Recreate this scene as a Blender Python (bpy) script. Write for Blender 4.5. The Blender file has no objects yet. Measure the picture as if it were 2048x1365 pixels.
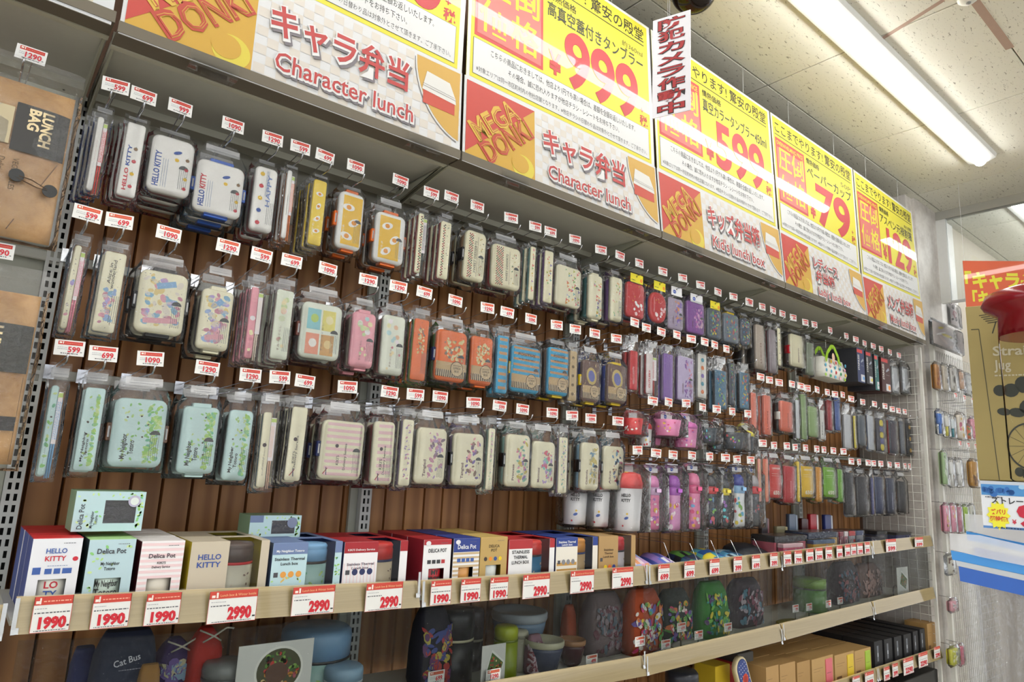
import bpy, math, random
from mathutils import Vector, Matrix
random.seed(7)
SC = bpy.context.scene
COL = SC.collection
# ------------------------------------------------------------------ camera
F = 1354.57
R3 = Matrix(((0.7688594553968171, -0.6375761195718643, 0.04849566576822334),
             (0.15621402825626532, 0.1137511988395673, -0.9811512840216835),
             (0.6200421882602587, 0.7619431451972852, 0.18705701874903524)))
CP = Vector((-0.14306582, -1.60391465, 1.45493538))
cd = bpy.data.cameras.new('camera'); cam = bpy.data.objects.new('camera', cd); COL.objects.link(cam)
cd.sensor_fit = 'HORIZONTAL'; cd.sensor_width = 36.0; cd.lens = F / 2048 * 36.0
cd.clip_start = .02; cd.clip_end = 100
m = Matrix.Identity(4)
for i in range(3):
    m[i][0] = R3[0][i]; m[i][1] = -R3[1][i]; m[i][2] = -R3[2][i]; m[i][3] = CP[i]
cam.matrix_world = m
SC.camera = cam
# ------------------------------------------------------------------ light and exposure
LAMP = 18.0
w = bpy.data.worlds.new('store_ambient'); SC.world = w; w.use_nodes = True
w.node_tree.nodes['Background'].inputs[0].default_value = (.93, .96, 1, 1)
w.node_tree.nodes['Background'].inputs[1].default_value = 1.05
SC.view_settings.view_transform = 'Standard'; SC.view_settings.look = 'None'
SC.view_settings.exposure = 0.70; SC.view_settings.gamma = 1; SC.view_settings.use_curve_mapping = False
SC.cycles.use_denoising = True
SC.cycles.max_bounces = 7; SC.cycles.diffuse_bounces = 3; SC.cycles.glossy_bounces = 3
SC.cycles.transparent_max_bounces = 48; SC.cycles.transmission_bounces = 4
SC.cycles.caustics_reflective = False; SC.cycles.caustics_refractive = False
SC.cycles.sample_clamp_indirect = 4

# ------------------------------------------------------------------ picture ray -> real plane
def ray(px, py):
    return R3.transposed() @ Vector(((px - 1024) / F, (py - 682.5) / F, 1.0))
def PY(px, py, Y):
    d = ray(px, py); return CP + d * ((Y - CP.y) / d.y)
def PZ(px, py, Z):
    d = ray(px, py); return CP + d * ((Z - CP.z) / d.z)
def PX(px, py, X):
    d = ray(px, py); return CP + d * ((X - CP.x) / d.x)
CR = {'A': (0, 0, .3662), 'B': (0, 450, .38835), 'C': (0, 940, .31138), 'D': (480, 200, .29309), 'E': (480, 560, .32233),
      'F': (480, 960, .29661), 'G': (240, 0, .3418), 'I': (800, 380, .21978), 'J': (800, 620, .27847), 'K': (860, 1020, .25275),
      'L': (1150, 500, .23447), 'M': (1140, 800, .23447), 'N': (1480, 580, .20513), 'O': (1480, 820, .21978),
      'P': (1260, 1060, .3125), 'S': (1840, 580, .29296), 'T': (1840, 940, .31138), 'X': (1520, 1070, .1612), 'Z': (0, 0, 1),
      'V': (830, 1180, .2246), 'W': (1480, 1020, .14648), 'Y': (100, 1240, .20508)}
def px(k, x, y):
    o = CR[k]; return o[0] + x * o[2], o[1] + y * o[2]

# ------------------------------------------------------------------ colours and materials
def lin(c):
    if isinstance(c, str):
        c = c.lstrip('#'); c = [int(c[i:i + 2], 16) / 255 for i in (0, 2, 4)]
    return tuple(x / 12.92 if x <= .04045 else ((x + .055) / 1.055) ** 2.4 for x in c)
K = dict(white='#f5f3ee', cream='#f6efcb', ivory='#f8f2d2', paper='#ecebe8', red='#c3202b', dred='#8e1a22', navy='#222c5c', blue='#2f5fc0',
         lblue='#86b9dc', sky='#31a9d8', teal='#cfeeec', dteal='#3c8f93', orange='#ee6f22', orangeb='#f08a1e', yellow='#f0cf25',
         ban='#f7ea3a', green='#7fae3a', dgreen='#3f7a3a', black='#16161a', dark='#2a2a30', grey='#8f9096', lgrey='#c4c5c8', brown='#6d5148',
         kraft='#b8935c', kraftd='#9a7a4a', pink='#ee9aa8', lpink='#f3c6cd', hot='#e0467e', purple='#8b5aa8', lav='#b9a3d6',
         coral='#ee7a60', sage='#9dba7e', silver='#b9bcc0', tan='#c9a06a', beige='#dcc9a4', salmon='#f4b59c', lime='#9ccc2c')
MC = {}
def mat(c, rough=.4, metal=0., name=None, spec=.5):
    c = K.get(c, c); key = (c, rough, metal, spec)
    if key in MC: return MC[key]
    m = bpy.data.materials.new(name or 'plastic'); m.use_nodes = True; b = m.node_tree.nodes['Principled BSDF']
    nt = m.node_tree; n = nt.nodes.new('ShaderNodeTexNoise'); n.inputs['Scale'].default_value = 35
    mx = nt.nodes.new('ShaderNodeMix'); mx.data_type = 'RGBA'
    l = lin(c); mx.inputs[6].default_value = (*l, 1); mx.inputs[7].default_value = (*[x * .93 for x in l], 1)
    tc = nt.nodes.new('ShaderNodeTexCoord'); nt.links.new(tc.outputs['Object'], n.inputs['Vector'])
    nt.links.new(n.outputs['Fac'], mx.inputs[0]); nt.links.new(mx.outputs[2], b.inputs['Base Color'])
    b.inputs['Roughness'].default_value = rough; b.inputs['Metallic'].default_value = metal
    b.inputs['Specular IOR Level'].default_value = spec
    MC[key] = m; return m
def node_mat(name):
    m = bpy.data.materials.new(name); m.use_nodes = True
    return m, m.node_tree, m.node_tree.nodes['Principled BSDF'], m.node_tree.nodes, m.node_tree.links
def ink_mat(name, rough, coat=0., gain=1.):
    m, nt, b, N, L = node_mat(name)
    a = N.new('ShaderNodeAttribute'); a.attribute_name = 'Col'
    q = N.new('ShaderNodeVectorMath'); q.operation = 'SCALE'; q.inputs['Scale'].default_value = gain
    L.new(a.outputs['Color'], q.inputs[0]); L.new(q.outputs[0], b.inputs['Base Color']); b.inputs['Roughness'].default_value = rough
    b.inputs['Coat Weight'].default_value = coat; b.inputs['Coat Roughness'].default_value = .02
    return m
INK = ink_mat('printed_ink', .5)
INKG = ink_mat('glossy_laminated_print', .55, .32, .62)
CHROME = mat('#c9cbd0', .18, 1., 'chrome')
STEEL = mat('#c9c9c0', .45, 0., 'painted_steel')
STEELD = mat('#8d8b80', .55, 0., 'grey_enamel')

def film_mat(name, tint, haze, bump, fac=.1, rough=.07, ior=1.45):
    m, nt, b, N, L = node_mat(name); N.remove(b); out = N['Material Output']
    t = N.new('ShaderNodeBsdfTransparent'); t.inputs[0].default_value = (*tint, 1)
    d = N.new('ShaderNodeBsdfDiffuse'); d.inputs[0].default_value = (.92, .92, .94, 1)
    g = N.new('ShaderNodeBsdfGlossy'); g.inputs['Roughness'].default_value = rough
    fr = N.new('ShaderNodeFresnel'); fr.inputs[0].default_value = ior
    m1 = N.new('ShaderNodeMixShader'); m1.inputs[0].default_value = haze
    m2 = N.new('ShaderNodeMixShader'); ad = N.new('ShaderNodeMath'); ad.operation = 'ADD'; ad.inputs[1].default_value = fac; ad.use_clamp = True
    L.new(t.outputs[0], m1.inputs[1]); L.new(d.outputs[0], m1.inputs[2]); L.new(m1.outputs[0], m2.inputs[1]); L.new(g.outputs[0], m2.inputs[2])
    L.new(fr.outputs[0], ad.inputs[0]); L.new(ad.outputs[0], m2.inputs[0]); L.new(m2.outputs[0], out.inputs[0])
    if bump:
        tc = N.new('ShaderNodeTexCoord'); n = N.new('ShaderNodeTexNoise'); n.inputs['Scale'].default_value = 42; n.inputs['Detail'].default_value = 3; n.inputs['Distortion'].default_value = 1.4
        bp = N.new('ShaderNodeBump'); bp.inputs['Strength'].default_value = bump; bp.inputs['Distance'].default_value = .012
        L.new(tc.outputs['Object'], n.inputs['Vector']); L.new(n.outputs['Fac'], bp.inputs['Height'])
        L.new(bp.outputs[0], g.inputs['Normal'])
    return m
FILM = film_mat('clear_bag_film', (1, 1, 1), .016, .8, .02, .1, 1.4)
HEADF = film_mat('frosted_header_film', (.97, .97, .98), .5, .25, .04, .2)
ACRYL = film_mat('clear_acrylic', (.98, .99, .99), .01, 0, .0, .03)
VINYL = film_mat('clear_vinyl_curtain', (.74, .77, .76), .0, .8, .0, .05, 1.3)
PANE = film_mat('barrier_glass', (.86, .88, .88), .04, 0, .0, .02)

def wood_mat():
    m, nt, b, N, L = node_mat('knotty_pine')
    tc = N.new('ShaderNodeTexCoord'); oi = N.new('ShaderNodeObjectInfo'); mp = N.new('ShaderNodeMapping')
    mp.inputs['Scale'].default_value = (4, 4, .35)
    ad = N.new('ShaderNodeVectorMath'); ad.operation = 'ADD'; sc = N.new('ShaderNodeVectorMath'); sc.operation = 'SCALE'; sc.inputs['Scale'].default_value = 37
    cb = N.new('ShaderNodeCombineXYZ'); L.new(oi.outputs['Random'], cb.inputs[0]); L.new(oi.outputs['Random'], cb.inputs[2])
    L.new(cb.outputs[0], sc.inputs[0]); L.new(tc.outputs['Object'], ad.inputs[0]); L.new(sc.outputs[0], ad.inputs[1])
    L.new(ad.outputs[0], mp.inputs['Vector'])
    n1 = N.new('ShaderNodeTexNoise'); n1.inputs['Scale'].default_value = 1.6; n1.inputs['Detail'].default_value = 4; n1.inputs['Distortion'].default_value = .6
    wv = N.new('ShaderNodeTexWave'); wv.wave_type = 'BANDS'; wv.bands_direction = 'X'; wv.inputs['Scale'].default_value = 1.6; wv.inputs['Distortion'].default_value = 7; wv.inputs['Detail'].default_value = 2
    L.new(mp.outputs[0], n1.inputs['Vector']); L.new(mp.outputs[0], wv.inputs['Vector'])
    r = N.new('ShaderNodeValToRGB'); e = r.color_ramp.elements; e[0].position = .1; e[0].color = (*lin('#946236'), 1); e[1].position = .9; e[1].color = (*lin('#ae7a48'), 1)
    L.new(wv.outputs['Fac'], r.inputs[0])
    vo = N.new('ShaderNodeTexVoronoi'); vo.inputs['Scale'].default_value = 3.2; mp2 = N.new('ShaderNodeMapping'); mp2.inputs['Scale'].default_value = (2.6, 1, 1.1)
    L.new(ad.outputs[0], mp2.inputs['Vector']); L.new(mp2.outputs[0], vo.inputs['Vector'])
    rk = N.new('ShaderNodeValToRGB'); rk.color_ramp.elements[0].position = .03; rk.color_ramp.elements[0].color = (1, 1, 1, 1); rk.color_ramp.elements[1].position = .1; rk.color_ramp.elements[1].color = (0, 0, 0, 1)
    L.new(vo.outputs['Distance'], rk.inputs[0])
    mx = N.new('ShaderNodeMix'); mx.data_type = 'RGBA'; mx.inputs[7].default_value = (*lin('#4e2c18'), 1)
    L.new(rk.outputs[0], mx.inputs[0]); L.new(r.outputs[0], mx.inputs[6])
    hs = N.new('ShaderNodeHueSaturation'); mr = N.new('ShaderNodeMapRange'); mr.inputs['To Min'].default_value = .8; mr.inputs['To Max'].default_value = 1.15
    L.new(oi.outputs['Random'], mr.inputs['Value']); L.new(mr.outputs[0], hs.inputs['Value']); L.new(mx.outputs[2], hs.inputs['Color'])
    L.new(hs.outputs[0], b.inputs['Base Color']); b.inputs['Roughness'].default_value = .5
    return m
def maple_mat():
    m, nt, b, N, L = node_mat('pale_wood_rail')
    tc = N.new('ShaderNodeTexCoord'); mp = N.new('ShaderNodeMapping'); mp.inputs['Scale'].default_value = (1.2, 5, 90)
    n = N.new('ShaderNodeTexNoise'); n.inputs['Scale'].default_value = 3; n.inputs['Detail'].default_value = 3
    r = N.new('ShaderNodeValToRGB'); r.color_ramp.elements[0].position = .3; r.color_ramp.elements[0].color = (*lin('#d3b883'), 1); r.color_ramp.elements[1].position = .7; r.color_ramp.elements[1].color = (*lin('#dfc692'), 1)
    L.new(tc.outputs['Object'], mp.inputs[0]); L.new(mp.outputs[0], n.inputs[0]); L.new(n.outputs['Fac'], r.inputs[0]); L.new(r.outputs[0], b.inputs['Base Color'])
    b.inputs['Roughness'].default_value = .35; b.inputs['Coat Weight'].default_value = .3; b.inputs['Coat Roughness'].default_value = .1
    return m
def ceil_mat():
    m, nt, b, N, L = node_mat('fissured_ceiling_board')
    tc = N.new('ShaderNodeTexCoord'); mp = N.new('ShaderNodeMapping'); mp.inputs['Scale'].default_value = (20, 70, 1); mp.inputs['Rotation'].default_value = (0, 0, .25)
    n = N.new('ShaderNodeTexNoise'); n.inputs['Scale'].default_value = 1.4; n.inputs['Detail'].default_value = 5; n.inputs['Roughness'].default_value = .75; n.inputs['Distortion'].default_value = .8
    L.new(tc.outputs['Object'], mp.inputs[0]); L.new(mp.outputs[0], n.inputs[0])
    r = N.new('ShaderNodeValToRGB'); r.color_ramp.elements[0].position = .365; r.color_ramp.elements[0].color = (*lin('#8f8b7e'), 1); r.color_ramp.elements[1].position = .40; r.color_ramp.elements[1].color = (*lin('#e4e2d6'), 1)
    L.new(n.outputs['Fac'], r.inputs[0]); L.new(r.outputs[0], b.inputs['Base Color']); b.inputs['Roughness'].default_value = .8
    bp = N.new('ShaderNodeBump'); bp.inputs['Strength'].default_value = .3; bp.inputs['Distance'].default_value = .004
    L.new(r.outputs[0], bp.inputs['Height']); L.new(bp.outputs[0], b.inputs['Normal'])
    return m
def marble_mat(name, c1, c2, s=7):
    m, nt, b, N, L = node_mat(name)
    tc = N.new('ShaderNodeTexCoord'); n = N.new('ShaderNodeTexNoise'); n.inputs['Scale'].default_value = s; n.inputs['Detail'].default_value = 6; n.inputs['Roughness'].default_value = .7
    L.new(tc.outputs['Object'], n.inputs[0]); r = N.new('ShaderNodeValToRGB'); r.color_ramp.elements[0].position = .35; r.color_ramp.elements[0].color = (*lin(c1), 1); r.color_ramp.elements[1].position = .6; r.color_ramp.elements[1].color = (*lin(c2), 1)
    L.new(n.outputs['Fac'], r.inputs[0]); L.new(r.outputs[0], b.inputs['Base Color']); b.inputs['Roughness'].default_value = .45
    return m
WOOD = wood_mat(); MAPLE = maple_mat(); CEIL = ceil_mat(); MARBLE = marble_mat('grey_marbled_wallpaper', '#b5aea8', '#cfcac4'); 
PALEW = marble_mat('white_wallpaper', '#d9d6d2', '#e6e4e2', 12); FLOORM = marble_mat('floor_vinyl', '#b9b4a6', '#cfcbbf', 4)
CRUMP = marble_mat('crumpled_brown_paper', '#a97c49', '#cda06a', 9)
def emis(c, s):
    m, nt, b, N, L = node_mat('lit_tube_cover'); b.inputs['Emission Color'].default_value = (*c, 1); b.inputs['Emission Strength'].default_value = s
    return m
TUBE = emis((1, 1, .97), LAMP)

# ------------------------------------------------------------------ mesh builder
def S3(*a): return Vector(a)
class MB:
    def __init__(s): s.v = []; s.f = []; s.m = []; s.c = []; s.s = []
    def add(s, vs, fs, mi=0, col=None, sm=False):
        o = len(s.v); s.v += [tuple(v) for v in vs]
        for f in fs: s.f.append([i + o for i in f]); s.m.append(mi); s.c.append(col); s.s.append(sm)
        return s
    def box(s, x0, x1, y0, y1, z0, z1, mi=0, col=None, b=0):
        if b <= 0:
            vs = [(x, y, z) for z in (z0, z1) for x, y in ((x0, y0), (x1, y0), (x1, y1), (x0, y1))]
            return s.add(vs, [(3, 2, 1, 0), (4, 5, 6, 7), (0, 1, 5, 4), (1, 2, 6, 5), (2, 3, 7, 6), (3, 0, 4, 7)], mi, col)
        rs = []
        for z, i in ((z0, b), (z0 + b, 0), (z1 - b, 0), (z1, b)):
            rs.append([(x0 + i, y0 + i, z), (x1 - i, y0 + i, z), (x1 - i, y1 - i, z), (x0 + i, y1 - i, z)])
        return s.loft(rs, mi, col)
    def loft(s, rings, mi=0, col=None, sm=False, caps=(1, 1)):
        n = len(rings[0]); vs = [p for r in rings for p in r]; fs = []
        for k in range(len(rings) - 1):
            for i in range(n): j = (i + 1) % n; fs.append((k * n + i, k * n + j, (k + 1) * n + j, (k + 1) * n + i))
        o = len(s.v); s.add(vs, fs, mi, col, sm)
        if caps[0]: s.f.append([o + i for i in range(n)][::-1]); s.m.append(mi); s.c.append(col); s.s.append(False)
        if caps[1]: s.f.append([o + (len(rings) - 1) * n + i for i in range(n)]); s.m.append(mi); s.c.append(col); s.s.append(False)
        return s
    def tube(s, pts, r, n=6, mi=0, col=None):
        pts = [Vector(p) for p in pts]; rings = []
        for i, p in enumerate(pts):
            d = (pts[min(i + 1, len(pts) - 1)] - pts[max(i - 1, 0)]).normalized()
            a = d.orthogonal().normalized() if i == 0 else (rings_a - d * rings_a.dot(d)).normalized()
            rings_a = a; b = d.cross(a); rr = r[i] if isinstance(r, (list, tuple)) else r
            rings.append([p + (a * math.cos(t) + b * math.sin(t)) * rr for t in [2 * math.pi * k / n for k in range(n)]])
        return s.loft(rings, mi, col, True)
    def lathe(s, prof, n=20, c=(0, 0, 0), mi=0, col=None, sm=True, sx=1, sy=1):
        rings = [[(c[0] + r * sx * math.cos(2 * math.pi * k / n), c[1] + r * sy * math.sin(2 * math.pi * k / n), c[2] + z) for k in range(n)] for r, z in prof]
        return s.loft(rings, mi, col, sm)
    def build(s, name, mats, parent=None, loc=None):
        me = bpy.data.meshes.new(name); me.from_pydata(s.v, [], s.f)
        if not isinstance(mats, (list, tuple)): mats = [mats]
        for q in mats: me.materials.append(q)
        me.polygons.foreach_set('material_index', s.m); me.polygons.foreach_set('use_smooth', s.s)
        if any(c is not None for c in s.c):
            a = me.color_attributes.new('Col', 'FLOAT_COLOR', 'CORNER'); d = []
            for f, c in zip(s.f, s.c):
                l = CLIN(c or 'white'); d += list(l) * len(f)
            a.data.foreach_set('color', d)
        me.update()
        return link(name, me, parent, loc)
_cl = {}
def CLIN(c):
    if c not in _cl: _cl[c] = (*lin(K.get(c, c)), 1.)
    return _cl[c]
def link(name, me, parent=None, loc=None):
    o = bpy.data.objects.new(name, me); COL.objects.link(o)
    if parent is not None: o.parent = parent
    if loc is not None: o.location = loc
    return o
def empty(name, loc, rot=None):
    o = bpy.data.objects.new(name, None); COL.objects.link(o); o.location = loc; o.empty_display_size = .02
    if rot: o.rotation_euler = rot
    return o
LABELS = {}
def tag(o, label, cat, group=None):
    LABELS.setdefault(label, []).append(o.name)
    o['label'] = label; o['category'] = cat
    if group: o['group'] = group
    return o
def struct(o): o['kind'] = 'structure'; return o
def dup(root, loc):
    r = root.copy(); COL.objects.link(r); r.location = loc
    for ch in list(root.children):
        c = ch.copy(); COL.objects.link(c); c.parent = r
        for g in list(ch.children):
            d = g.copy(); COL.objects.link(d); d.parent = c
    return r

# ------------------------------------------------------------------ flat print (text, shapes) as a thin mesh
_TX = {}
def glyphs(s, off=0., res=2, sp=1.):
    k = (s, off, res, sp)
    if k not in _TX:
        c = bpy.data.curves.new('t', 'FONT'); c.body = s; c.size = 1; c.resolution_u = res; c.offset = off; c.fill_mode = 'FRONT'; c.space_character = sp
        o = bpy.data.objects.new('t', c); me = o.to_mesh()
        vs = [(v.co.x, v.co.y) for v in me.vertices]; fs = [tuple(p.vertices) for p in me.polygons]
        o.to_mesh_clear(); bpy.data.objects.remove(o); bpy.data.curves.remove(c)
        xs = [v[0] for v in vs] or [0]; ys = [v[1] for v in vs] or [0]
        _TX[k] = (vs, fs, min(xs), max(xs), min(ys), max(ys))
    return _TX[k]
class Art:
    """flat shapes in (u, v); layer k sits k steps in front of layer 0"""
    def __init__(s, step=.00035): s.p = []; s.step = step; s.k = 1
    def poly(s, pts, col, k=None): s.p.append(([tuple(q) for q in pts], [tuple(range(len(pts)))], col, s.k if k is None else k)); return s
    def rect(s, x0, y0, x1, y1, col, k=None): return s.poly([(x0, y0), (x1, y0), (x1, y1), (x0, y1)], col, k)
    def grid(s, x0, y0, x1, y1, col, n=7, m=7):
        for i in range(n):
            for j in range(m): s.rect(x0 + (x1 - x0) * i / n, y0 + (y1 - y0) * j / m, x0 + (x1 - x0) * (i + 1) / n, y0 + (y1 - y0) * (j + 1) / m, col)
        return s
    def ell(s, x, y, rx, ry, col, rot=0, k=None, n=10):
        c, q = math.cos(rot), math.sin(rot)
        return s.poly([(x + rx * math.cos(t) * c - ry * math.sin(t) * q, y + rx * math.cos(t) * q + ry * math.sin(t) * c) for t in [2 * math.pi * i / n for i in range(n)]], col, k)
    def line(s, x0, y0, x1, y1, w, col, k=None):
        d = math.hypot(x1 - x0, y1 - y0) or 1; a, b = -(y1 - y0) / d * w / 2, (x1 - x0) / d * w / 2
        return s.poly([(x0 + a, y0 + b), (x0 - a, y0 - b), (x1 - a, y1 - b), (x1 + a, y1 + b)], col, k)
    def fine(s, x, y, w, col='#55585c', t=.0012, k=None, rot=False):
        """a line of lettering too small to read, as broken dashes"""
        r = random.Random(int(abs(x * 9173 + y * 7919) * 1000)); q = 0
        while q < w:
            l = min(w - q, r.uniform(.6, 2.2) * t * 1.6)
            if rot: s.rect(x - t / 2, y + q, x + t / 2, y + q + l, col, k)
            else: s.rect(x + q, y - t / 2, x + q + l, y + t / 2, col, k)
            q += l + t * .8
        return s
    def text(s, t, x, y, h, col, bold=0., rot=0, w=None, al='l', k=None, res=2, sh=0., sp=1.):
        """h: cap height, w: fitted width, rot in degrees, al: l c r"""
        vs, fs, a, b, c, d = glyphs(t, bold, res, sp); jp = any(ord(q) > 0x2E80 for q in t)
        sy = h / (.92 if jp else .72); base = 0.
        sx = sy if w is None else w / max(b - a, 1e-6)
        W = (b - a) * sx; ox = {'l': 0, 'c': -W / 2, 'r': -W}[al]; r = math.radians(rot); C, S = math.cos(r), math.sin(r)
        out = []
        for q in vs:
            u = (q[0] - a) * sx + ox; v = (q[1] + (.08 if jp else 0)) * sy; u += v * sh
            out.append((x + u * C - v * S, y + u * S + v * C))
        s.p.append((out, fs, col, s.k if k is None else k)); return s
    def build(s, name, parent=None, y=0., mp=None, mt=None, back=None):
        b = MB()
        for pts, fs, col, k in s.p:
            if mp: vs = [mp(u, v, k * s.step) for u, v in pts]
            else: vs = [(u, y - k * s.step, v) for u, v in pts]
            b.add(vs, fs, 0, col)
        return b.build(name, mt or INK, parent)
    def sx(s, f): s.p = [([(q[0] * f, q[1]) for q in p[0]],) + tuple(p[1:]) for p in s.p]; return s
    def clip(s, x0, y0, x1, y1):
        """drop shapes wholly or partly outside the rectangle"""
        s.p = [p for p in s.p if all(x0 <= q[0] <= x1 and y0 <= q[1] <= y1 for q in p[0])]; return s

def rrect(w, h, r, n=4, cx=0., cz=0.):
    r = min(r, w / 2 - 1e-4, h / 2 - 1e-4); out = []
    for sx, sz, a0 in ((1, -1, -90), (1, 1, 0), (-1, 1, 90), (-1, -1, 180)):
        for i in range(n + 1):
            a = math.radians(a0 + 90 * i / n)
            out.append((cx + sx * (w / 2 - r) + r * math.cos(a), cz + sz * (h / 2 - r) + r * math.sin(a)))
    return out
def slab(b, w, h, d, r, y0=0., cz=None, bev=.003, cx=0., mi=0, col=None, taper=0., n=4):
    """rounded slab, front at y0, going back d"""
    cz = h / 2 if cz is None else cz
    rings = [[(u, y0, v) for u, v in rrect(w - 2 * bev, h - 2 * bev, r - bev * .6, n, cx, cz)],
             [(u, y0 + bev * .4, v) for u, v in rrect(w - .5 * bev, h - .5 * bev, r, n, cx, cz)],
             [(u, y0 + bev * 1.2, v) for u, v in rrect(w, h, r, n, cx, cz)],
             [(u, y0 + d, v) for u, v in rrect(w - taper, h - taper, r, n, cx, cz)]]
    return b.loft(rings[::-1] if False else rings, mi, col, True)

# ================================================================== STRUCTURE
BAYX = [i * .9 for i in range(6)]
LIP1T = [(26, 1195.6), (838.6, 1162.5), (1291, 1132.6), (1560, 1104.7), (1740, 1083.7), (1861.5, 1072)]
LIP1B = [(17.6, 1269), (840, 1213.7), (1295, 1168.7), (1566, 1133.7), (1745, 1108.7), (1864, 1092)]
LIP2T = [None, None, (1286.5, 1312.5), (1560, 1249), (1742.5, 1204.6), (1867, 1175)]
LIP2B = [None, None, (1291.6, 1350), (1566.7, 1279.6), (1747, 1228.8), (1868, 1196.5)]
BANB = [(231, 63.5), (921.5, 320), (1323, 476.3), (1570.3, 576.8), (1735.5, 641.8), (1852.6, 691)]
BANT = [None, (927, 148), (1312, 335.5), (1558, 459.5), (1723, 548.7), (1844.5, 603)]
YELT = [None, None, (1299, 57), (1538.5, 223), (1705, 337.8), (1823.4, 425)]
YW = .40     # face of the plank wall
CZ = 3.38    # ceiling

floor = struct(MB().box(-8, 14, -12, 3, -.1, 0).build('floor', FLOORM))
ceiling = struct(MB().box(-8, 14, -12, 3, CZ + .015, CZ + .1).build('ceiling', mat('#4c4a44', .9)))
tile_me = None
for i in range(-3, 8):
    for j in range(-5, 2):
        x0 = 2.703 + (i - 2) * .927 + .004; y0 = -.003 - j * -.878; y0 = -.003 + (j - 1) * .878
        if tile_me is None:
            t = MB().box(0, .921, 0, .873, 0, .014, b=.002).build('ceiling_tile', CEIL, ceiling, (x0, y0, CZ)); tile_me = t.data
        else: link('ceiling_tile', tile_me, ceiling, (x0, y0, CZ))
wall_back = struct(MB().box(-2, 4.5, YW + .02, YW + .12, 0, CZ).build('wall_back', mat('#5a4030', .8)))
PW = .0745
plank_me = None
for i in range(-6, 60):
    x = .02 + i * PW
    if x > 4.36: break
    if plank_me is None:
        b = MB(); b.loft([[(0.0035, .012, z), (PW - .0035, .012, z), (PW - .0005, .02, z), (.0005, .02, z)] for z in ()] or [[(.0005, .02, 0), (.004, .0, 0), (PW - .004, 0, 0), (PW - .0005, .02, 0)], [(.0005, .02, 2.3), (.004, .0, 2.3), (PW - .004, 0, 2.3), (PW - .0005, .02, 2.3)]])
        p = b.build('plank', WOOD, wall_back, (x, YW, .05)); plank_me = p.data
    else: link('plank', plank_me, wall_back, (x, YW, .05))
# grey sheet panel right under the top deck
tp = struct(MB().box(-1.2, 4.5, YW - .012, YW - .002, 2.17, 2.36).build('trim_1', STEELD))
wall_right = struct(MB().box(4.5, 4.62, .05, 1.2, 0, CZ).box(4.6, 4.967, .03, 1.2, 0, CZ).build('wall_right', MARBLE))
wall_far = struct(MB().box(4.968, 5.33, .04, 1.2, 0, CZ).build('wall_far', PALEW))
wall_far2 = struct(MB().box(5.33, 12, .05, .2, 0, CZ).build('wall_far_end', mat('#bdb4a6', .7)))

# smoke barrier: beam, end post, glass, bottom rail
sb = empty('smoke_barrier', (4.967, .02, 2.72)); tag(sb, 'glass smoke barrier hanging from the ceiling under a grey beam beside the pale wall', 'smoke barrier')
MB().box(0, .05, -6, .01, .60, .66).build('top_beam', mat('#a9a79e', .5), sb)
MB().box(0, .03, -.05, .01, .0, .60, b=.002).build('end_post', mat('#dcdcd8', .4), sb)
MB().box(.005, .02, -6, -.05, -.006, .012).build('bottom_rail', mat('#c9c9c8', .3), sb)
MB().box(.010, .015, -6, -.05, .012, .60).build('glass', PANE, sb)

# ------------------------------------------------------------------ ceiling lamps
def lamp(x0, x1, y, z=CZ, label=None):
    t = empty('ceiling_light', (x0, y, z)); L = x1 - x0
    MB().loft([[(a, q, r) for q, r in ((-.075, 0), (-.068, -.022), (-.03, -.034), (.03, -.034), (.068, -.022), (.075, 0))] for a in (0, L)]).build('housing', mat('#e2e2e0', .35), t)
    b = MB(); pr = [(.031 * math.cos(a), -.032 - .032 * math.sin(a)) for a in [math.pi * i / 8 for i in range(9)]]
    rings = [[(a, q * s, -.032 + (r + .032) * s) for q, r in pr] for a, s in ((.012, .6), (.03, 1), (L - .03, 1), (L - .012, .6))]
    b.loft(rings, 0, None, True); b.build('lens', TUBE, t)
    tag(t, label, 'ceiling light', 'fluorescent ceiling lights'); return t
lamp(1.83, 4.25, -.462, label='long fluorescent ceiling light above the yellow posters, ending before the glass barrier')
lamp(-.60, 1.82, -.462, label='next fluorescent ceiling light of the same row, over the lunch box shelf')
lamp(-3.04, -.61, -.462, label='fluorescent ceiling light over the paper lunch bags')
lamp(5.02, 7.4, -.42, label='fluorescent ceiling light beyond the glass smoke barrier')
for j, y in enumerate((-2.3, -3.9, -5.6, -7.6)):  # unseen lamp rows, added to brighten the shelf fronts
    for i, x in enumerate((-4.6, -1.9, .8, 3.5, 6.2)):
        lamp(x, x + 2.42, y, label='unseen fluorescent ceiling light added behind the viewer for front light on the shelves')

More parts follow.
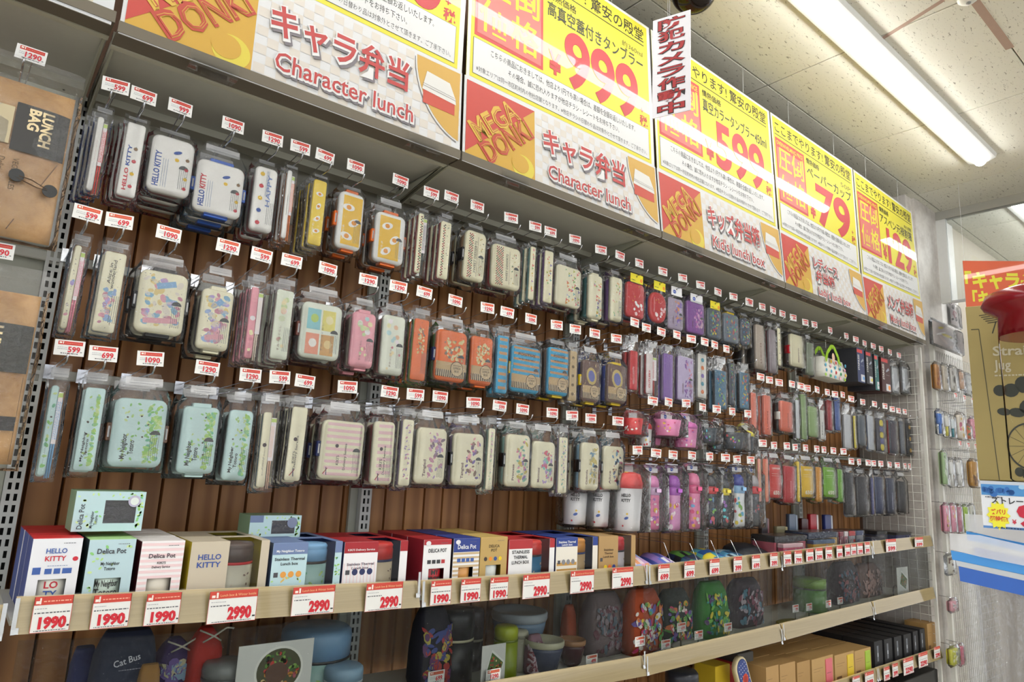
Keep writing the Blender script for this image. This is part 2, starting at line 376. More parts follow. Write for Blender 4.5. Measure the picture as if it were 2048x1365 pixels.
# ================================================================== SHELVING
# lips (pale wood price rails) per bay, at front plane
def joint(pt, Y): return PY(pt[0], pt[1], Y)
def rail(i, A, B, Cc, D, desc, yb=-.011):
    """A,B top-left/right, C,D bottom-left/right world points"""
    g = .006
    def q(p, s): return Vector((p.x + s * g, p.y, p.z))
    r = empty('shelf_board', (A.x, 0, Cc.z)); o = Vector(r.location)
    pts = [q(A, 1), q(B, -1), q(D, -1), q(Cc, 1)]
    pts[2].y = pts[3].y = yb
    bk = [p + Vector((0, .008, 0)) for p in pts]
    b = MB(); b.add([p - o for p in pts] + [p - o for p in bk], [(3, 2, 1, 0), (4, 5, 6, 7), (0, 1, 5, 4), (1, 2, 6, 5), (2, 3, 7, 6), (3, 0, 4, 7)]); b.build('price_rail', MAPLE, r)
    # clear cover lip + board
    c = [pts[0] + Vector((0, -.004, .004)), pts[1] + Vector((0, -.004, .004)), pts[2] + Vector((0, -.003, 0)), pts[3] + Vector((0, -.003, 0))]
    MB().add([p - o for p in c], [(3, 2, 1, 0)]).build('rail_cover', ACRYL, r)
    zb = min(A.z, B.z) - .042
    sl_ = (B.z - A.z) / (B.x - A.x); za = A.z - .042 - o.z; L_ = B.x - A.x - .002
    MB().add([(.002, .004, za - .009), (L_, .004, za - .009 + sl_ * L_), (L_, YW - .045, za - .009 + sl_ * L_), (.002, YW - .045, za - .009), (.002, .004, za), (L_, .004, za + sl_ * L_), (L_, YW - .045, za + sl_ * L_), (.002, YW - .045, za)], [(3, 2, 1, 0), (4, 5, 6, 7), (0, 1, 5, 4), (1, 2, 6, 5), (2, 3, 7, 6), (3, 0, 4, 7)]).build('board', STEEL, r)
    zb = (A.x, A.z - .042, B.x, B.z - .042)
    for x, s in ((.004, 1), (B.x - A.x - .004, -1)):
        MB().add([(x, -.012, A.z - o.z), (x + s * .007, -.012, A.z - o.z), (x + s * .007, -.014, Cc.z - o.z), (x, -.014, Cc.z - o.z)], [(0, 1, 2, 3)], 0).add([(x + s * .0005, -.016, Cc.z - o.z + .001), (x + s * .012, -.016, Cc.z - o.z + .001), (x + s * .012, -.013, Cc.z - o.z + .012), (x + s * .0005, -.013, Cc.z - o.z + .012)], [(0, 1, 2, 3)]).build('end_clip', mat('#cfd2d6', .15, .3), r)
    tag(r, desc, 'shelf', 'shelf boards with pale wood rails'); return r, zb
SHZ1 = []
BN = ['leftmost', 'second', 'third', 'fourth', 'last']
POS = ['under the white cream and kraft cartons', 'under the red and navy cartons', 'under the pastel pouches', 'under the clear flat cases', 'beside the wire grid']
for i in range(5):
    a, b_, c_, d_ = [joint(p, 0) for p in (LIP1T[i], LIP1T[i + 1], LIP1B[i], LIP1B[i + 1])]
    r, z = rail(i, a, b_, c_, d_, 'upper shelf board with pale wood price rail ' + POS[i]); SHZ1.append(z)
def V(x, y, z): return Vector((x, y, z))
rail(-1, V(-.9, 0, 1.17), V(-.004, 0, 1.165), V(-.9, 0, 1.105), V(-.006, 0, 1.10), 'shelf board with pale wood rail left of the slotted upright, below the paper bags')
SHZ2 = []
P2 = ['below the navy fabric bag', 'under the bowls and food photo card', 'under the floral cloth bags', 'under the green cup', 'under the small round silver ring']
for i in range(5):
    if i < 2:
        z = .866
        a, b_, c_, d_ = V(i * .9 + .01, 0, z), V(i * .9 + .9, 0, z), V(i * .9 + .01, 0, z - .055), V(i * .9 + .9, 0, z - .055)
        if i == 1: b_ = joint(LIP2T[2], 0); d_ = joint(LIP2B[2], 0); a = V(.9, 0, .87); c_ = V(.9, 0, .815)
    else: a, b_, c_, d_ = [joint(p, 0) for p in (LIP2T[i], LIP2T[i + 1], LIP2B[i], LIP2B[i + 1])]
    r, z = rail(i, a, b_, c_, d_, 'middle shelf board with plain pale wood rail ' + P2[i]); SHZ2.append(z)
SHZ3 = []
for i in range(1, 5):
    a, b_, c_, d_ = V(i * .9, 0, .572), V(i * .9 + .9 - (.04 if i == 4 else 0), 0, .572), V(i * .9, 0, .515), V(i * .9 + .9 - (.04 if i == 4 else 0), 0, .515)
    r, z = rail(i, a, b_, c_, d_, 'lowest shelf board with priced wood rail ' + ['below the food photo card', 'below the blue dotted case', 'under the kraft cartons', 'under the black cartons'][i - 1]); SHZ3.append(z)

# uprights at bay joints
def upright(x, label, g='slotted uprights between the bays'):
    t = empty('slotted_upright', (x, YW - .04, .05)); H = 2.3
    b = MB()
    b.box(-.045, -.02, .022, .035, 0, H); b.build('backing_strip', mat('#a7a99c', .5), t)
    b = MB(); n = int(H / .0254)
    # front web with real slots: two columns of openings
    xs = [-.019, -.012, -.008, .006, .010, .017]
    def colm(x0, x1):
        b.box(x0, x1, 0, .002, 0, H)
    colm(-.019, -.0115); colm(-.0045, .0025); colm(.0095, .017)
    for k in range(n):
        z = k * .0254
        b.box(-.0115, -.0045, 0, .002, z, z + .0095); b.box(.0025, .0095, 0, .002, z, z + .0095)
    b.box(-.019, -.017, .002, .035, 0, H); b.box(.015, .017, .002, .035, 0, H)
    b.build('web', mat('#c9cbc8', .4), t)
    b = MB().box(-.017, .015, .028, .03, 0, H); b.build('slot_backing', mat('#20201e', .8), t)
    tag(t, label, 'upright', g); return t
UPL = ['slotted white upright at the left, beside the brown paper bags', 'slotted upright behind the black cat lunch box packs and red cartons', 'slotted upright above the navy carton, behind blue lunch boxes', 'slotted upright behind the character water bottles', 'slotted upright behind the black cutlery packs']
UPL[1] = 'slotted upright rising behind the red striped carton'; UPL[3] = 'slotted upright behind the hanging water bottles'
for i in range(5): upright(i * .9 + (.0 if i else -.005), UPL[i])
# second column of the double upright at far left
tag(MB().box(-.14, -.05, YW - .02, YW - .004, .05, 2.35).build('filler_strip', mat('#a7a99c', .5)), 'plain grey filler strip at the far left, behind the paper bags', 'strip')

# top deck
for i in range(-1, 5):
    if i < 0: a = V(-.9, 0, 2.345); c_ = V(-.003, 0, 2.348)
    else:
        a = PY(*BANB[i], -.054); c_ = PY(*BANB[i + 1], -.054); a.z += .008; c_.z += .008
    t = empty('top_deck', (a.x, 0, a.z)); W = c_.x - a.x; dz = c_.z - a.z
    def sl(b, x0, x1, y0, y1, z0, z1, mi=0):
        f = lambda x: dz * x / W
        vs = [(x, y, z + f(x)) for z in (z0, z1) for x, y in ((x0, y0), (x1, y0), (x1, y1), (x0, y1))]
        b.add(vs, [(3, 2, 1, 0), (4, 5, 6, 7), (0, 1, 5, 4), (1, 2, 6, 5), (2, 3, 7, 6), (3, 0, 4, 7)], mi)
    b = MB(); sl(b, .003, W - .003, .03, .35, .008, .02); b.build('deck_panel', STEEL, t)
    b = MB(); sl(b, .003, W - .003, .015, .032, -.004, .03); sl(b, .003, W - .003, .30, .35, -.012, .012); b.build('folded_edge', mat('#bdbbaa', .5), t)
    b = MB(); sl(b, .003, W - .003, -.05, .014, -.002, .004); sl(b, .003, W - .003, -.056, -.05, -.006, .02); b.build('rail', mat('#6f685c', .85, 0, None, .2), t)
    for x in (.006, W - .012):
        b = MB(); b.add([(x, .03, .0 + dz * x / W), (x, .38, -.06 + dz * x / W), (x, .38, .012), (x, .03, .012), (x + .005, .03, dz * x / W), (x + .005, .38, -.06 + dz * x / W), (x + .005, .38, .012), (x + .005, .03, .012)],
              [(0, 1, 2, 3), (7, 6, 5, 4), (0, 4, 5, 1), (1, 5, 6, 2), (3, 2, 6, 7), (0, 3, 7, 4)]); b.build('bracket', mat('#a8a795', .5), t)
    for x in (.06, W - .05):
        MB().lathe([(.003, 0), (.003, .0008)], 10, (x, .325, -.0135)).build('bolt_hole', mat('black', .8), t)
    tag(t, 'grey steel top deck ' + ['above the brown paper bags', 'above the red and blue lettered lunch boxes', 'above the checker patterned lunch boxes', 'above the bright red children lunch boxes', 'above the green handled bag', 'above the wire grid end'][i + 1], 'shelf', 'grey steel top decks')

# ------------------------------------------------------------------ banners
def quadmap(BL, BR, TL, TR, W, H, nrm):
    def mp(u, v, k):
        s, t = u / W, v / H
        return (BL * (1 - s) * (1 - t) + BR * s * (1 - t) + TL * (1 - s) * t + TR * s * t) + nrm * k
    return mp
def checker(a, x0, y0, x1, y1, n, m, c):
    dx, dy = (x1 - x0) / n, (y1 - y0) / m
    for i in range(n):
        for j in range(m):
            if (i + j) % 2: a.rect(x0 + i * dx, y0 + j * dy, x0 + (i + 1) * dx, y0 + (j + 1) * dy, c, 2)
def white_art(jp, en, W=.885, H=.29, two=None):
    a = Art(.0005)
    a.rect(0, 0, W, H, '#f1f1f3', 1)
    s = .245
    a.rect(.008, .012, s + .03, H - .012, '#e2b13c', 2)
    a.poly([(.008, .035), (s + .03, H - .012), (.008, H - .012)], '#d6473c', 3)
    ang = math.degrees(math.atan2(H - .012 - .035, s + .03 - .008))
    for t, x, y, c1, c2, w_ in (('MEGA', .058, .082, '#eec04a', '#c8503a', .215), ('DONKI', .098, .024, '#cf4a35', '#eab548', .235)):
        a.text(t, x, y, .072, c1, .03, ang, w=w_, k=5); a.text(t, x + .003, y + .008, .058, c2, .0, ang, w=w_ - .012, k=6)
        a.text(t, x + .003, y + .008, .058, c1, -.022, ang, w=w_ - .012, k=7)
    a.ell(s - .018, .058, .044, .042, '#f1dc4c', k=3, n=24); a.ell(s - .03, .066, .034, .031, '#e2b13c', k=4, n=24)
    checker(a, s + .034, .006, W - .004, H - .006, 22, 11, '#efe6dc')
    # orange disc with a lidded lunch box
    pts = [(W - .006, H - .03)]; cx, cy, rr = W + .03, H - .01, .2
    disc = [(cx - rr * math.cos(t) * .95, cy - rr * math.sin(t) * 1.15) for t in [math.radians(q) for q in range(0, 82, 6)]]
    disc = [(min(x, W - .008), max(y, .02)) for x, y in disc]
    a.poly([(x - .006, y - .007) for x, y in disc] + [(W - .008, H - .008)], '#8d8a8c', 3); a.poly([(x - .004, y - .004) for x, y in disc] + [(W - .008, H - .008)], '#f6f5f3', 4)
    a.poly(disc + [(W - .008, H - .008)], '#e3b351', 5)
    bx, by = W - .135, H - .155
    a.poly([(bx, by), (bx + .11, by - .002), (bx + .11, by + .04), (bx, by + .045)], '#d9523f', 6)
    a.poly([(bx - .004, by + .042), (bx + .114, by + .034), (bx + .112, by + .052), (bx + .09, by + .098), (bx + .01, by + .105)], '#f4f2ee', 7)
    a.line(bx - .003, by + .055, bx + .112, by + .048, .0012, '#9c8f8a', 8); a.line(bx - .003, by + .062, bx + .108, by + .055, .001, '#9c8f8a', 8)
    x0 = s + .06
    rows = [(jp, x0, .142 if not two else .178, .092 if not two else .062, .40 if not two else .27)]
    if two: rows.append((two, x0 + .01, .105, .062, .21))
    for t, x, y, h, w_ in rows:
        a.text(t, x + .006, y - .007, h, '#857f86', .075, 0, w=w_, k=9); a.text(t, x, y, h, '#fbfafa', .075, 0, w=w_, k=10); a.text(t, x + .003, y + .003, h * .98, '#cf4444', .022, 0, w=w_ - .008, k=11)
    y, h, w_ = (.055, .052, .40) if not two else (.035, .045, .36)
    a.text(en, x0 + .02 + .004, y - .006, h, '#857f86', .07, 0, w=w_, k=9); a.text(en, x0 + .02, y, h, '#fbfafa', .07, 0, w=w_, k=10); a.text(en, x0 + .023, y + .002, h * .97, '#cf4444', .01, 0, w=w_ - .008, k=11)
    return a
def yellow_art(prod, price, extra, W=.885, H=.615, head='ここまでやります! 驚安の殿堂'):
    a = Art(.0005)
    a.rect(0, 0, W, H, '#f3f3f1', 1); a.rect(.012, .008, W - .018, H - .012, '#f6ea3e', 2)
    a.text(head, .03, H - .09, .058, '#2e2c1c', .010, 0, w=W - .07, k=3); a.rect(.025, H - .105, W - .04, H - .101, '#2e2c1c', 3)
    # red value box
    a.rect(.025, .16, .31, H - .12, '#dc4446', 3); a.text('OVERWHELMING PRICE', .035, H - .155, .022, '#f6ea3e', .01, 0, w=.26, k=4)
    a.rect(.035, .172, .30, H - .17, '#e87e76', 4)
    for t, y in (('圧倒', .335), ('価格', .19)):
        a.text(t, .042, y, .12, '#f6ea3e', .014, 0, w=.25, k=5)
    a.text('情熱価格', .33, H - .155, .032, '#3a3b22', .008, 0, w=.14, k=4)
    a.text(prod, .33, H - .225, .06, '#3e4230', .010, 0, w=W - .38, k=4)
    a.text(extra, W - .17, H - .16, .026, '#7b7a3a', 0, 0, w=.12, k=4)
    a.text('¥', .335, .17, .085, '#d94444', .03, 0, w=.06, k=4)
    a.text(price, .41, .165, .215, '#d83c46', .028, 0, w=W - .41 - .085, k=4, res=7)
    a.text('+', W - .075, .205, .03, '#d83c46', .01, 0, k=4); a.text('税', W - .08, .155, .042, '#d83c46', .02, 0, k=4)
    a.rect(.022, .022, W - .03, .15, '#3f4038', 3); a.rect(.0235, .0235, W - .0315, .1485, '#f2f2f2', 4)
    t = ['こちらの商品におきましては、他店より1円でも高い場合は、差額を全額お返しいたします。', 'その場合、誠に恐れ入りますが他店チラシ・レシートをお持ち下さい。', '※対象エリアは同一市区町村内の他社店舗となります。※他店チラシの日替わり品は対象外とさせて頂きます。ご了承下さい。']
    a.text(t[0], .09, .108, .026, '#3b3b3b', 0, 0, w=W - .2, k=5, res=1); a.text(t[1], .16, .07, .024, '#3b3b3b', 0, 0, w=W - .36, k=5, res=1); a.text(t[2], .035, .035, .02, '#6b6b6b', 0, 0, w=W - .08, k=5, res=1)
    return a
WJ = [('キャラ弁当', 'Character lunch', None), ('キャラ弁当', 'Character lunch', None), ('キッズ弁当箱', "Kid's lunch box", None), ('レディース', "Lady's lunch box", '弁当箱'), ('メンズ弁当箱', "Men's lunch box", None)]
YJ = [('保温弁当箱', '900', '', ''), ('高真空蓋付きタンブラー', '999', '約360ml', ''), ('真空カラータンブラー450ml', '599', '', ''), ('ペーパーカップ', '79', '50P', ''), ('アスペン元禄割箸', '129', '80膳', '')]
def sheet(b, q, th=.002):
    n = (q[1] - q[0]).cross(q[3] - q[0]).normalized()
    if n.y > 0: n = -n
    bk = [p - n * th for p in q]
    b.add(q + bk, [(0, 1, 2, 3), (7, 6, 5, 4), (0, 4, 5, 1), (1, 5, 6, 2), (2, 6, 7, 3), (3, 7, 4, 0)]); return n
for i in range(5):
    BL, BR = PY(*BANB[i], -.054), PY(*BANB[i + 1], -.054)
    TL = PY(*BANT[i], -.036) if BANT[i] else V(BL.x, -.036, 2.622); TR = PY(*BANT[i + 1], -.036)
    YL = PY(*YELT[i], -.007) if YELT[i] else V(TL.x, -.007, 3.238); YR = PY(*YELT[i + 1], -.007) if YELT[i + 1] else V(.9, -.007, 3.238)
    g = V(.005, 0, 0)
    t = empty('aisle_banner', BL + g); o = BL + g
    q = [BL + g - o, BR - g - o, TR - g - o, TL + g - o]; b = MB(); n = sheet(b, q); b.build('board', mat('paper', .35), t)
    W, H = .885, .29
    white_art(*WJ[i][:2], two=WJ[i][2]).build('print', t, mp=quadmap(q[0], q[1], q[3], q[2], W, H, n), mt=INKG)
    for s_ in (.16, .8):
        c0 = q[0].lerp(q[1], s_); c1 = q[0].lerp(q[1], s_ + .12)
        MB().add([c0 + V(0, -.008, -.012), c1 + V(0, -.008, -.012), c1 + V(0, -.008, .022), c0 + V(0, -.008, .022), c0 + V(0, .03, -.012), c1 + V(0, .03, -.012)], [(0, 1, 2, 3), (0, 4, 5, 1)]).build('clear_clip', ACRYL, t)
    tag(t, ['white sign reading Character lunch, largest and leftmost', 'white sign reading Character lunch under the ¥999 poster', "white sign reading Kid's lunch box under the ¥599 poster", "white sign reading Lady's lunch box under the ¥79 poster", "faded white sign under the ¥129 poster, beside the wall"][i], 'sign', 'white aisle signs')
    g2 = V(.012, .004, .0)
    o = TL + g2; t = empty('price_poster', o)
    q = [TL + g2 - o, TR - V(.004, -.004, 0) - o, YR - V(.004, 0, 0) - o, YL + V(.008, 0, 0) - o]; b = MB(); n = sheet(b, q, .001); b.build('sheet', mat('#f4eb60', .4), t)
    yellow_art(*YJ[i][:3]).build('print', t, mp=quadmap(q[0], q[1], q[3], q[2], .885, .615, n), mt=INKG)
    for s_ in (.2, .75):
        c0 = q[3].lerp(q[2], s_) + V(0, 0, .0); hh = CZ - (o + c0).z
        MB().tube([c0, c0 + V(0, 0, hh)], .0012, 5).build('hanging_wire', mat('#d8d8d4', .3), t)
    tag(t, ['large yellow price poster at the top left, its price cut by the frame', 'yellow price poster reading ¥999', 'yellow price poster reading ¥599, behind the hanging camera notice', 'yellow price poster reading ¥79 for paper cups', 'yellow price poster reading ¥129, beside the pillar'][i], 'poster', 'yellow price posters')
# white blank sign of the left bay
t = empty('aisle_banner', (-.9, -.054, 2.335)); q = [V(0, 0, 0), V(.888, 0, 0), V(.888, .018, .29), V(0, .018, .29)]
b = MB(); sheet(b, q); b.build('board', mat('paper', .3), t)
a = Art(.0005); a.rect(0, 0, .888, .29, '#eceef2', 1); a.rect(.79, .02, .85, .06, '#e7ddc9', 2); a.text('弁当', .70, .07, .09, '#857f86', .07, w=.13, k=2); a.text('弁当', .695, .075, .09, '#fbfafa', .06, w=.13, k=3); a.text('弁当', .70, .078, .088, '#cf4444', .02, w=.12, k=4)
a.build('print', t, mp=quadmap(q[0], q[1], q[3], q[2], .888, .29, V(0, -1, 0)), mt=INKG)
MB().box(.4, .66, -.006, -.004, -.01, .03).build('clear_clip', ACRYL, t)
tag(t, 'white sign cut by the top left corner of the frame', 'sign', 'white aisle signs')
# ================================================================== HOOKS AND HANGING PACKS
_TM = {}
def tag_meshes(price, red='#c8372f'):
    k = (price, red)
    if k not in _TM:
        b = MB(); b.box(-.0265, .0265, 0, .0006, -.016, .016, 0).build('x', mat('paper', .3)); card = COL.objects[-1].data if False else bpy.data.objects['x'].data
        bpy.data.objects.remove(bpy.data.objects['x'])
        a = Art(.0003); a.rect(-.0205, .006, .0225, .0135, red, 1); a.rect(-.0185, .0085, -.014, .012, '#f3e6da', 2); a.rect(-.0125, .008, -.0108, .0128, '#f3e6da', 2)
        a.fine(-.009, .0095, .029, '#e58a70', .0012, 2); a.fine(-.0205, .0005, .017, '#9a9aa6', .0009, 1); a.fine(-.0205, -.003, .02, '#7a7a86', .0009, 1)
        a.fine(-.0145, -.0115, .03, '#3c3c42', .0016, 1)
        if price: a.text(price, .019, -.0085, .0115, '#cf2333', .03, w=.0072 * len(price), al='r', k=3)
        a.rect(.0195, -.0085, .0225, -.007, '#3c3c42', 1)
        a.build('y'); pr = bpy.data.objects['y'].data; bpy.data.objects.remove(bpy.data.objects['y'])
        _TM[k] = (card, pr)
    return _TM[k]
HK = {}
def hook(xr, xt, zt, price, label, red='#c8372f', ln=None):
    """xr: rod x, xt/zt: price card centre"""
    zr = zt - .030; t = empty('peg_hook', (xr, YW - .045, zr)); back = .0
    dx = xt - xr; dz = zt - zr
    L = YW - .045 - .045
    key = (round(dx, 3), round(dz, 3))
    b = MB(); b.tube([(0, 0, 0), (0, -L + .01, 0), (0, -L, .006), (0, -L - .006, .017)], .0022, 6); b.box(-.011, .011, -.003, .006, -.012, .022); b.build('hook_rod', CHROME, t)
    b = MB(); b.tube([(0.006, 0, .016), (dx + .004, -L + .012, .020), (dx + .003, -L + .001, .024), (dx + .003, -L + .001, .032)], .0013, 5); b.build('card_arm', CHROME, t)
    card, pr = tag_meshes(price, red); r = random.uniform(-.06, .05)
    c = link('price_card', card, t, (dx, -L - .001, dz)); c.rotation_euler = (0, r, random.uniform(-.15, .1)); link('print', pr, c)
    tag(t, label, 'hook', 'chrome peg hooks with price cards'); return t

def film_mesh(w, h, d, top, x=.011, seed=0, nx=7, nz=10, hw=None):
    """pillow of clear film round a pack w x h x d, flap up to `top` above it"""
    r = random.Random(seed); b = MB(); z0 = -.012; z1 = h + top; vs = []
    hw = hw or w / 2 + x; e_ = .0018
    nb = max(3, int(nz * .7)); zs = [z0] + [-e_ + (h + 2 * e_) * j / nb for j in range(nb + 1)] + [h + e_ + (z1 - h - e_) * q for q in (.3, .65, 1)]
    nz = len(zs) - 1; ni = max(2, nx - 3)
    for side in (0, 1):
        for j, z in enumerate(zs):
            t_ = max(0., min(1., (z - h - e_) / max(z1 - h - e_, .001)))
            half = (w / 2 + x) * (1 - t_) + hw * t_; inn = (w / 2 + e_) * (1 - t_) + hw * .9 * t_
            us = [-half] + [-inn + 2 * inn * i / ni for i in range(ni + 1)] + [half]
            for i, u in enumerate(us):
                edge = i in (0, len(us) - 1)
                if edge or j == 0: yy = d * .5
                elif t_ > 0: k = (1 - t_) ** 1.5; yy = (-.004 * k + (1 - k) * d * .3) if side == 0 else ((d + .003) * k + (1 - k) * d * .34)
                else: yy = -.0025 - r.random() * .003 if side == 0 else d + .002 + r.random() * .002
                vs.append((u + (r.random() - .5) * .003 * edge, yy, z))
    nx = ni + 2
    n = nx + 1; fs = []
    for s_ in (0, 1):
        o = s_ * n * (nz + 1)
        for j in range(nz):
            for i in range(nx):
                q = (o + j * n + i, o + j * n + i + 1, o + (j + 1) * n + i + 1, o + (j + 1) * n + i); fs.append(q if s_ == 0 else q[::-1])
    b.add(vs, fs, 0, None, True); return b

def blobs(a, r, x0, y0, x1, y1, cols, n, s0, s1, k=2, asp=1.7):
    n = int(n * 1.3)
    for _ in range(n):
        s = r.uniform(s0, s1); x = r.uniform(x0 + s, x1 - s); y = r.uniform(y0 + s, y1 - s)
        a.ell(x, y, s, s / asp, r.choice(cols), r.uniform(0, 3.1), k, 7)
LEAF = ['#b6dd8a', '#8fce7a', '#cfe6a0', '#7cc4a0', '#a8d46a']
def art_lid(kind, w, h, seed):
    """print on a lid, origin bottom centre"""
    r = random.Random(seed); a = Art(.00028); L, Rr = -w / 2 + .006, w / 2 - .006; B, T = .007, h - .007; ww = Rr - L
    def barcode():
        x = Rr - min(.022, ww * .3)
        for i in range(5): a.fine(x + i * .0042, B + h * .08, h * .34, '#6a6e70', .0011, 4, True)
        if w > .07: a.poly([(x + .008 + .011 * math.cos(t), h * .48 + .010 * math.sin(t)) for t in [math.pi * i / 8 for i in range(9)]], '#4b4d4f', 4)
    k = kind.split(':'); kd = k[0]; tx = k[1:] if len(k) > 1 else []
    if kd == 'leaf':
        blobs(a, r, L + ww * .05, B, Rr, T, LEAF[:3], int(26 * w / .1), .0026, .0045, 2); blobs(a, r, L + ww * .6, B, Rr, T, LEAF, int(60 * min(1, w / .1) + 10), .004, .0065, 3)
        for q in range(4): a.ell(r.uniform(L + .006, Rr - .01), r.uniform(B + .01, T - .01), .0022, .0019, '#4e463c', 0, 4)
        s = min(.0105, ww * .17)
        a.text('My Neighbor', L + ww * .26, B + h * .07, s, '#2e3133', .015, 90, w=h * .36, k=5)
        a.text('Totoro', L + ww * .26 + s * 1.5, B + h * .14, s, '#2e3133', .015, 90, w=h * .2, k=5)
    elif kd == 'kitty':
        hh = min(.013, ww * .3); n = h * .62
        a.text('HELLO', L + hh * 1.25, B + h * .04, hh, '#2f55a8' if not tx else tx[0], .03, 90, w=n * .48, k=4); a.text('KITTY', L + hh * 1.25, B + h * .04 + n * .53, hh, '#cf2a3c' if not tx else tx[-1], .03, 90, w=n * .46, k=4)
        if ww > .05:
            for i in range(3): a.fine(L + hh * 1.7 + i * .005, B + h * .05, h * .5, '#7c93b8', .001, 4, True)
        for i, c in enumerate(['#cf2a3c', '#efc42e', '#cf2a3c', '#8a6a4a']):
            x, y = Rr - .008, B + h * (.1 + .17 * i); a.ell(x, y, .0045, .0042, c, 0, 4); a.line(x, y + .003, x + .001, y + .0065, .0008, '#3b6a3a', 5)
        if ww > .05: a.ell(L + ww * .62, T - h * .2, .010, .004, '#2f55a8', .4, 4); a.ell(L + ww * .62, T - h * .33, .005, .0045, '#efc42e', 0, 4)
    elif kd == 'fruit':
        for i, c in enumerate(['#efc42e', '#cf2a3c', '#efc42e', '#2f55a8', '#cf2a3c']):
            x, y = L + ww * .24, T - h * (.08 + .19 * i); a.ell(x, y, .006, .0055, c, 0, 4); a.line(x, y + .004, x + .001, y + .008, .0008, '#3b6a3a', 5)
        a.text('HAPPY', L + ww * .8, B + h * .35, .011, '#7d93c9', .02, 90, w=h * .5, k=4)
        for i in range(3): a.fine(L + ww * (.5 + .06 * i), B + h * .5, h * .4, '#7c93b8', .001, 4, True)
    elif kd == 'alice':
        cl = ['#9db4dc', '#e8a8b4', '#bda8dc', '#e9d490', '#8fbcd6', '#cf8fa0', '#e8e0d0']
        if w > .07:
            blobs(a, r, L, B + h * .04, Rr, T, cl, 44, .005, .012, 2, 1.5); blobs(a, r, L, B, Rr, T, ['#6c5f60', '#8b7c86'], 26, .0008, .0022, 3, 3)
            a.line(L + .01, B + .02, Rr - .008, B + .028, .012, '#e6a9b4', 3); a.line(L + .03, T - .03, Rr - .02, T - .018, .014, '#8db7de', 3)
        else:
            blobs(a, r, L, B, Rr, B + h * .55, cl, 26, .004, .0085, 2, 1.4); blobs(a, r, L, B, Rr, T, ['#6c5f60'], 14, .0007, .002, 3, 3)
            a.text('Alice in', L + ww * .42, B + h * .56, .007, '#3d3a3c', .0, 90, w=h * .26, k=4); a.text('wonderland', L + ww * .64, B + h * .5, .007, '#3d3a3c', .0, 90, w=h * .36, k=4)
    elif kd == 'panels':
        m = ww * .08
        for i, (c, q) in enumerate((('#8fd0d6', (0, .52)), ('#eadf7a', (.5, .52)), ('#ee9c80', (0, .03)), ('#d9a765', (.5, .03)))):
            x0 = L + m + (ww - 2 * m) * q[0]; y0 = B + h * .9 * q[1]; a.rect(x0, y0, x0 + (ww - 2 * m) * .44, y0 + h * .37, c, 2)
            a.ell(x0 + ww * .2, y0 + h * .2, ww * .11, ww * .12, ['#b9d66a', '#f3e9b0', '#f6f1ea', '#ecd290'][i], 0, 3)
        a.text('すみっコぐらし', L + ww * .55, B + h * .1, .005, '#6a6560', 0, 90, w=h * .5, k=4)
    elif kd == 'sumi':
        blobs(a, r, L + .002, B + h * .45, Rr - .002, T, ['#f4e7b9', '#cfe0a8', '#f6eef0', '#f0c9a6', '#bcdcdc'], 7, .006, .010, 2, 1.1)
        blobs(a, r, L, B, Rr, B + h * .45, ['#d98a96', '#f4e7b9', '#bcd9a8'], 4, .0035, .0055, 2, 1)
        a.text('すみっコぐらし', L + ww * .42, B + h * .08, min(.006, ww * .2), '#8a6a5c', 0, 90, w=h * .36, k=4)
    elif kd == 'egg':
        x0 = L + (.006 if w > .06 else 0); a.rect(x0, B + .004, Rr - (.012 if w > .08 else 0), T - .004, '#f3c22e' if not tx else tx[0], 2)
        n = 3 if ww > .05 else 4
        for i in range(n):
            y = B + h * (.14 + .76 * i / n) + .006; x = L + ww * (.36 + .3 * (i % 2) if ww > .05 else .5); s = .014 if ww > .05 else .008
            a.ell(x, y, s * 1.3, s * .75, '#fbf8f2', r.uniform(-.6, 1.2), 3, 12); a.ell(x, y, s * .55, s * .5, '#ee9a2a', 0, 4)
        a.text('ぐでたま', L + ww * .22, B + h * .1, .006, '#fdf6e0', 0.01, 90, w=h * .26, k=5)
    elif kd == 'stick':
        for i in range(5): a.ell(L + ww * .5, B + h * (.1 + .18 * i), ww * .24, ww * .2, (tx or ['#ee9a2a', '#9cbf4a', '#e7b7a0'])[i % len(tx or [1, 2, 3])], 0, 3)
        for i in range(2): a.fine(L + ww * (.35 + .3 * i), B + h * .3, h * .3, '#8f8b86', .001, 3, True)
    elif kd == 'check':
        x0 = L + ww * .08; n = max(2, int(ww * .28 / .0042)); m = int((T - B) / .0042)
        for i in range(n):
            for j in range(m):
                if (i + j) % 2 == 0: a.rect(x0 + i * .0042, B + j * .0042, x0 + (i + 1) * .0042, B + (j + 1) * .0042, r.choice(['#8e2a30', '#5c6b42', '#3b3430']) if (i * 7 + j) % 3 else '#b5413c', 2)
        if ww > .05:
            a.text('SWEET DESSERTS', L + ww * .54, B + h * .12, .009, '#2d2a2a', 0, 90, w=h * .64, k=3); a.line(L + ww * .6, B + .008, L + ww * .6, T - .01, .001, '#5c3034', 3)
            blobs(a, r, L + ww * .66, B, Rr, T, ['#77946a', '#c9b062', '#3e4a3a', '#b9694f'], 12, .002, .004, 3)
        else: blobs(a, r, L + ww * .55, B, Rr, T, ['#77946a', '#3e4a3a', '#4a3c3c'], 9, .0012, .0024, 3)
    elif kd == 'floral':
        cl = ['#ee5b5b', '#f3a33a', '#7bbf6a', '#7a6fc0', '#ef7f9a', '#5bb3b8', '#c3cf3e', '#e9c33a']
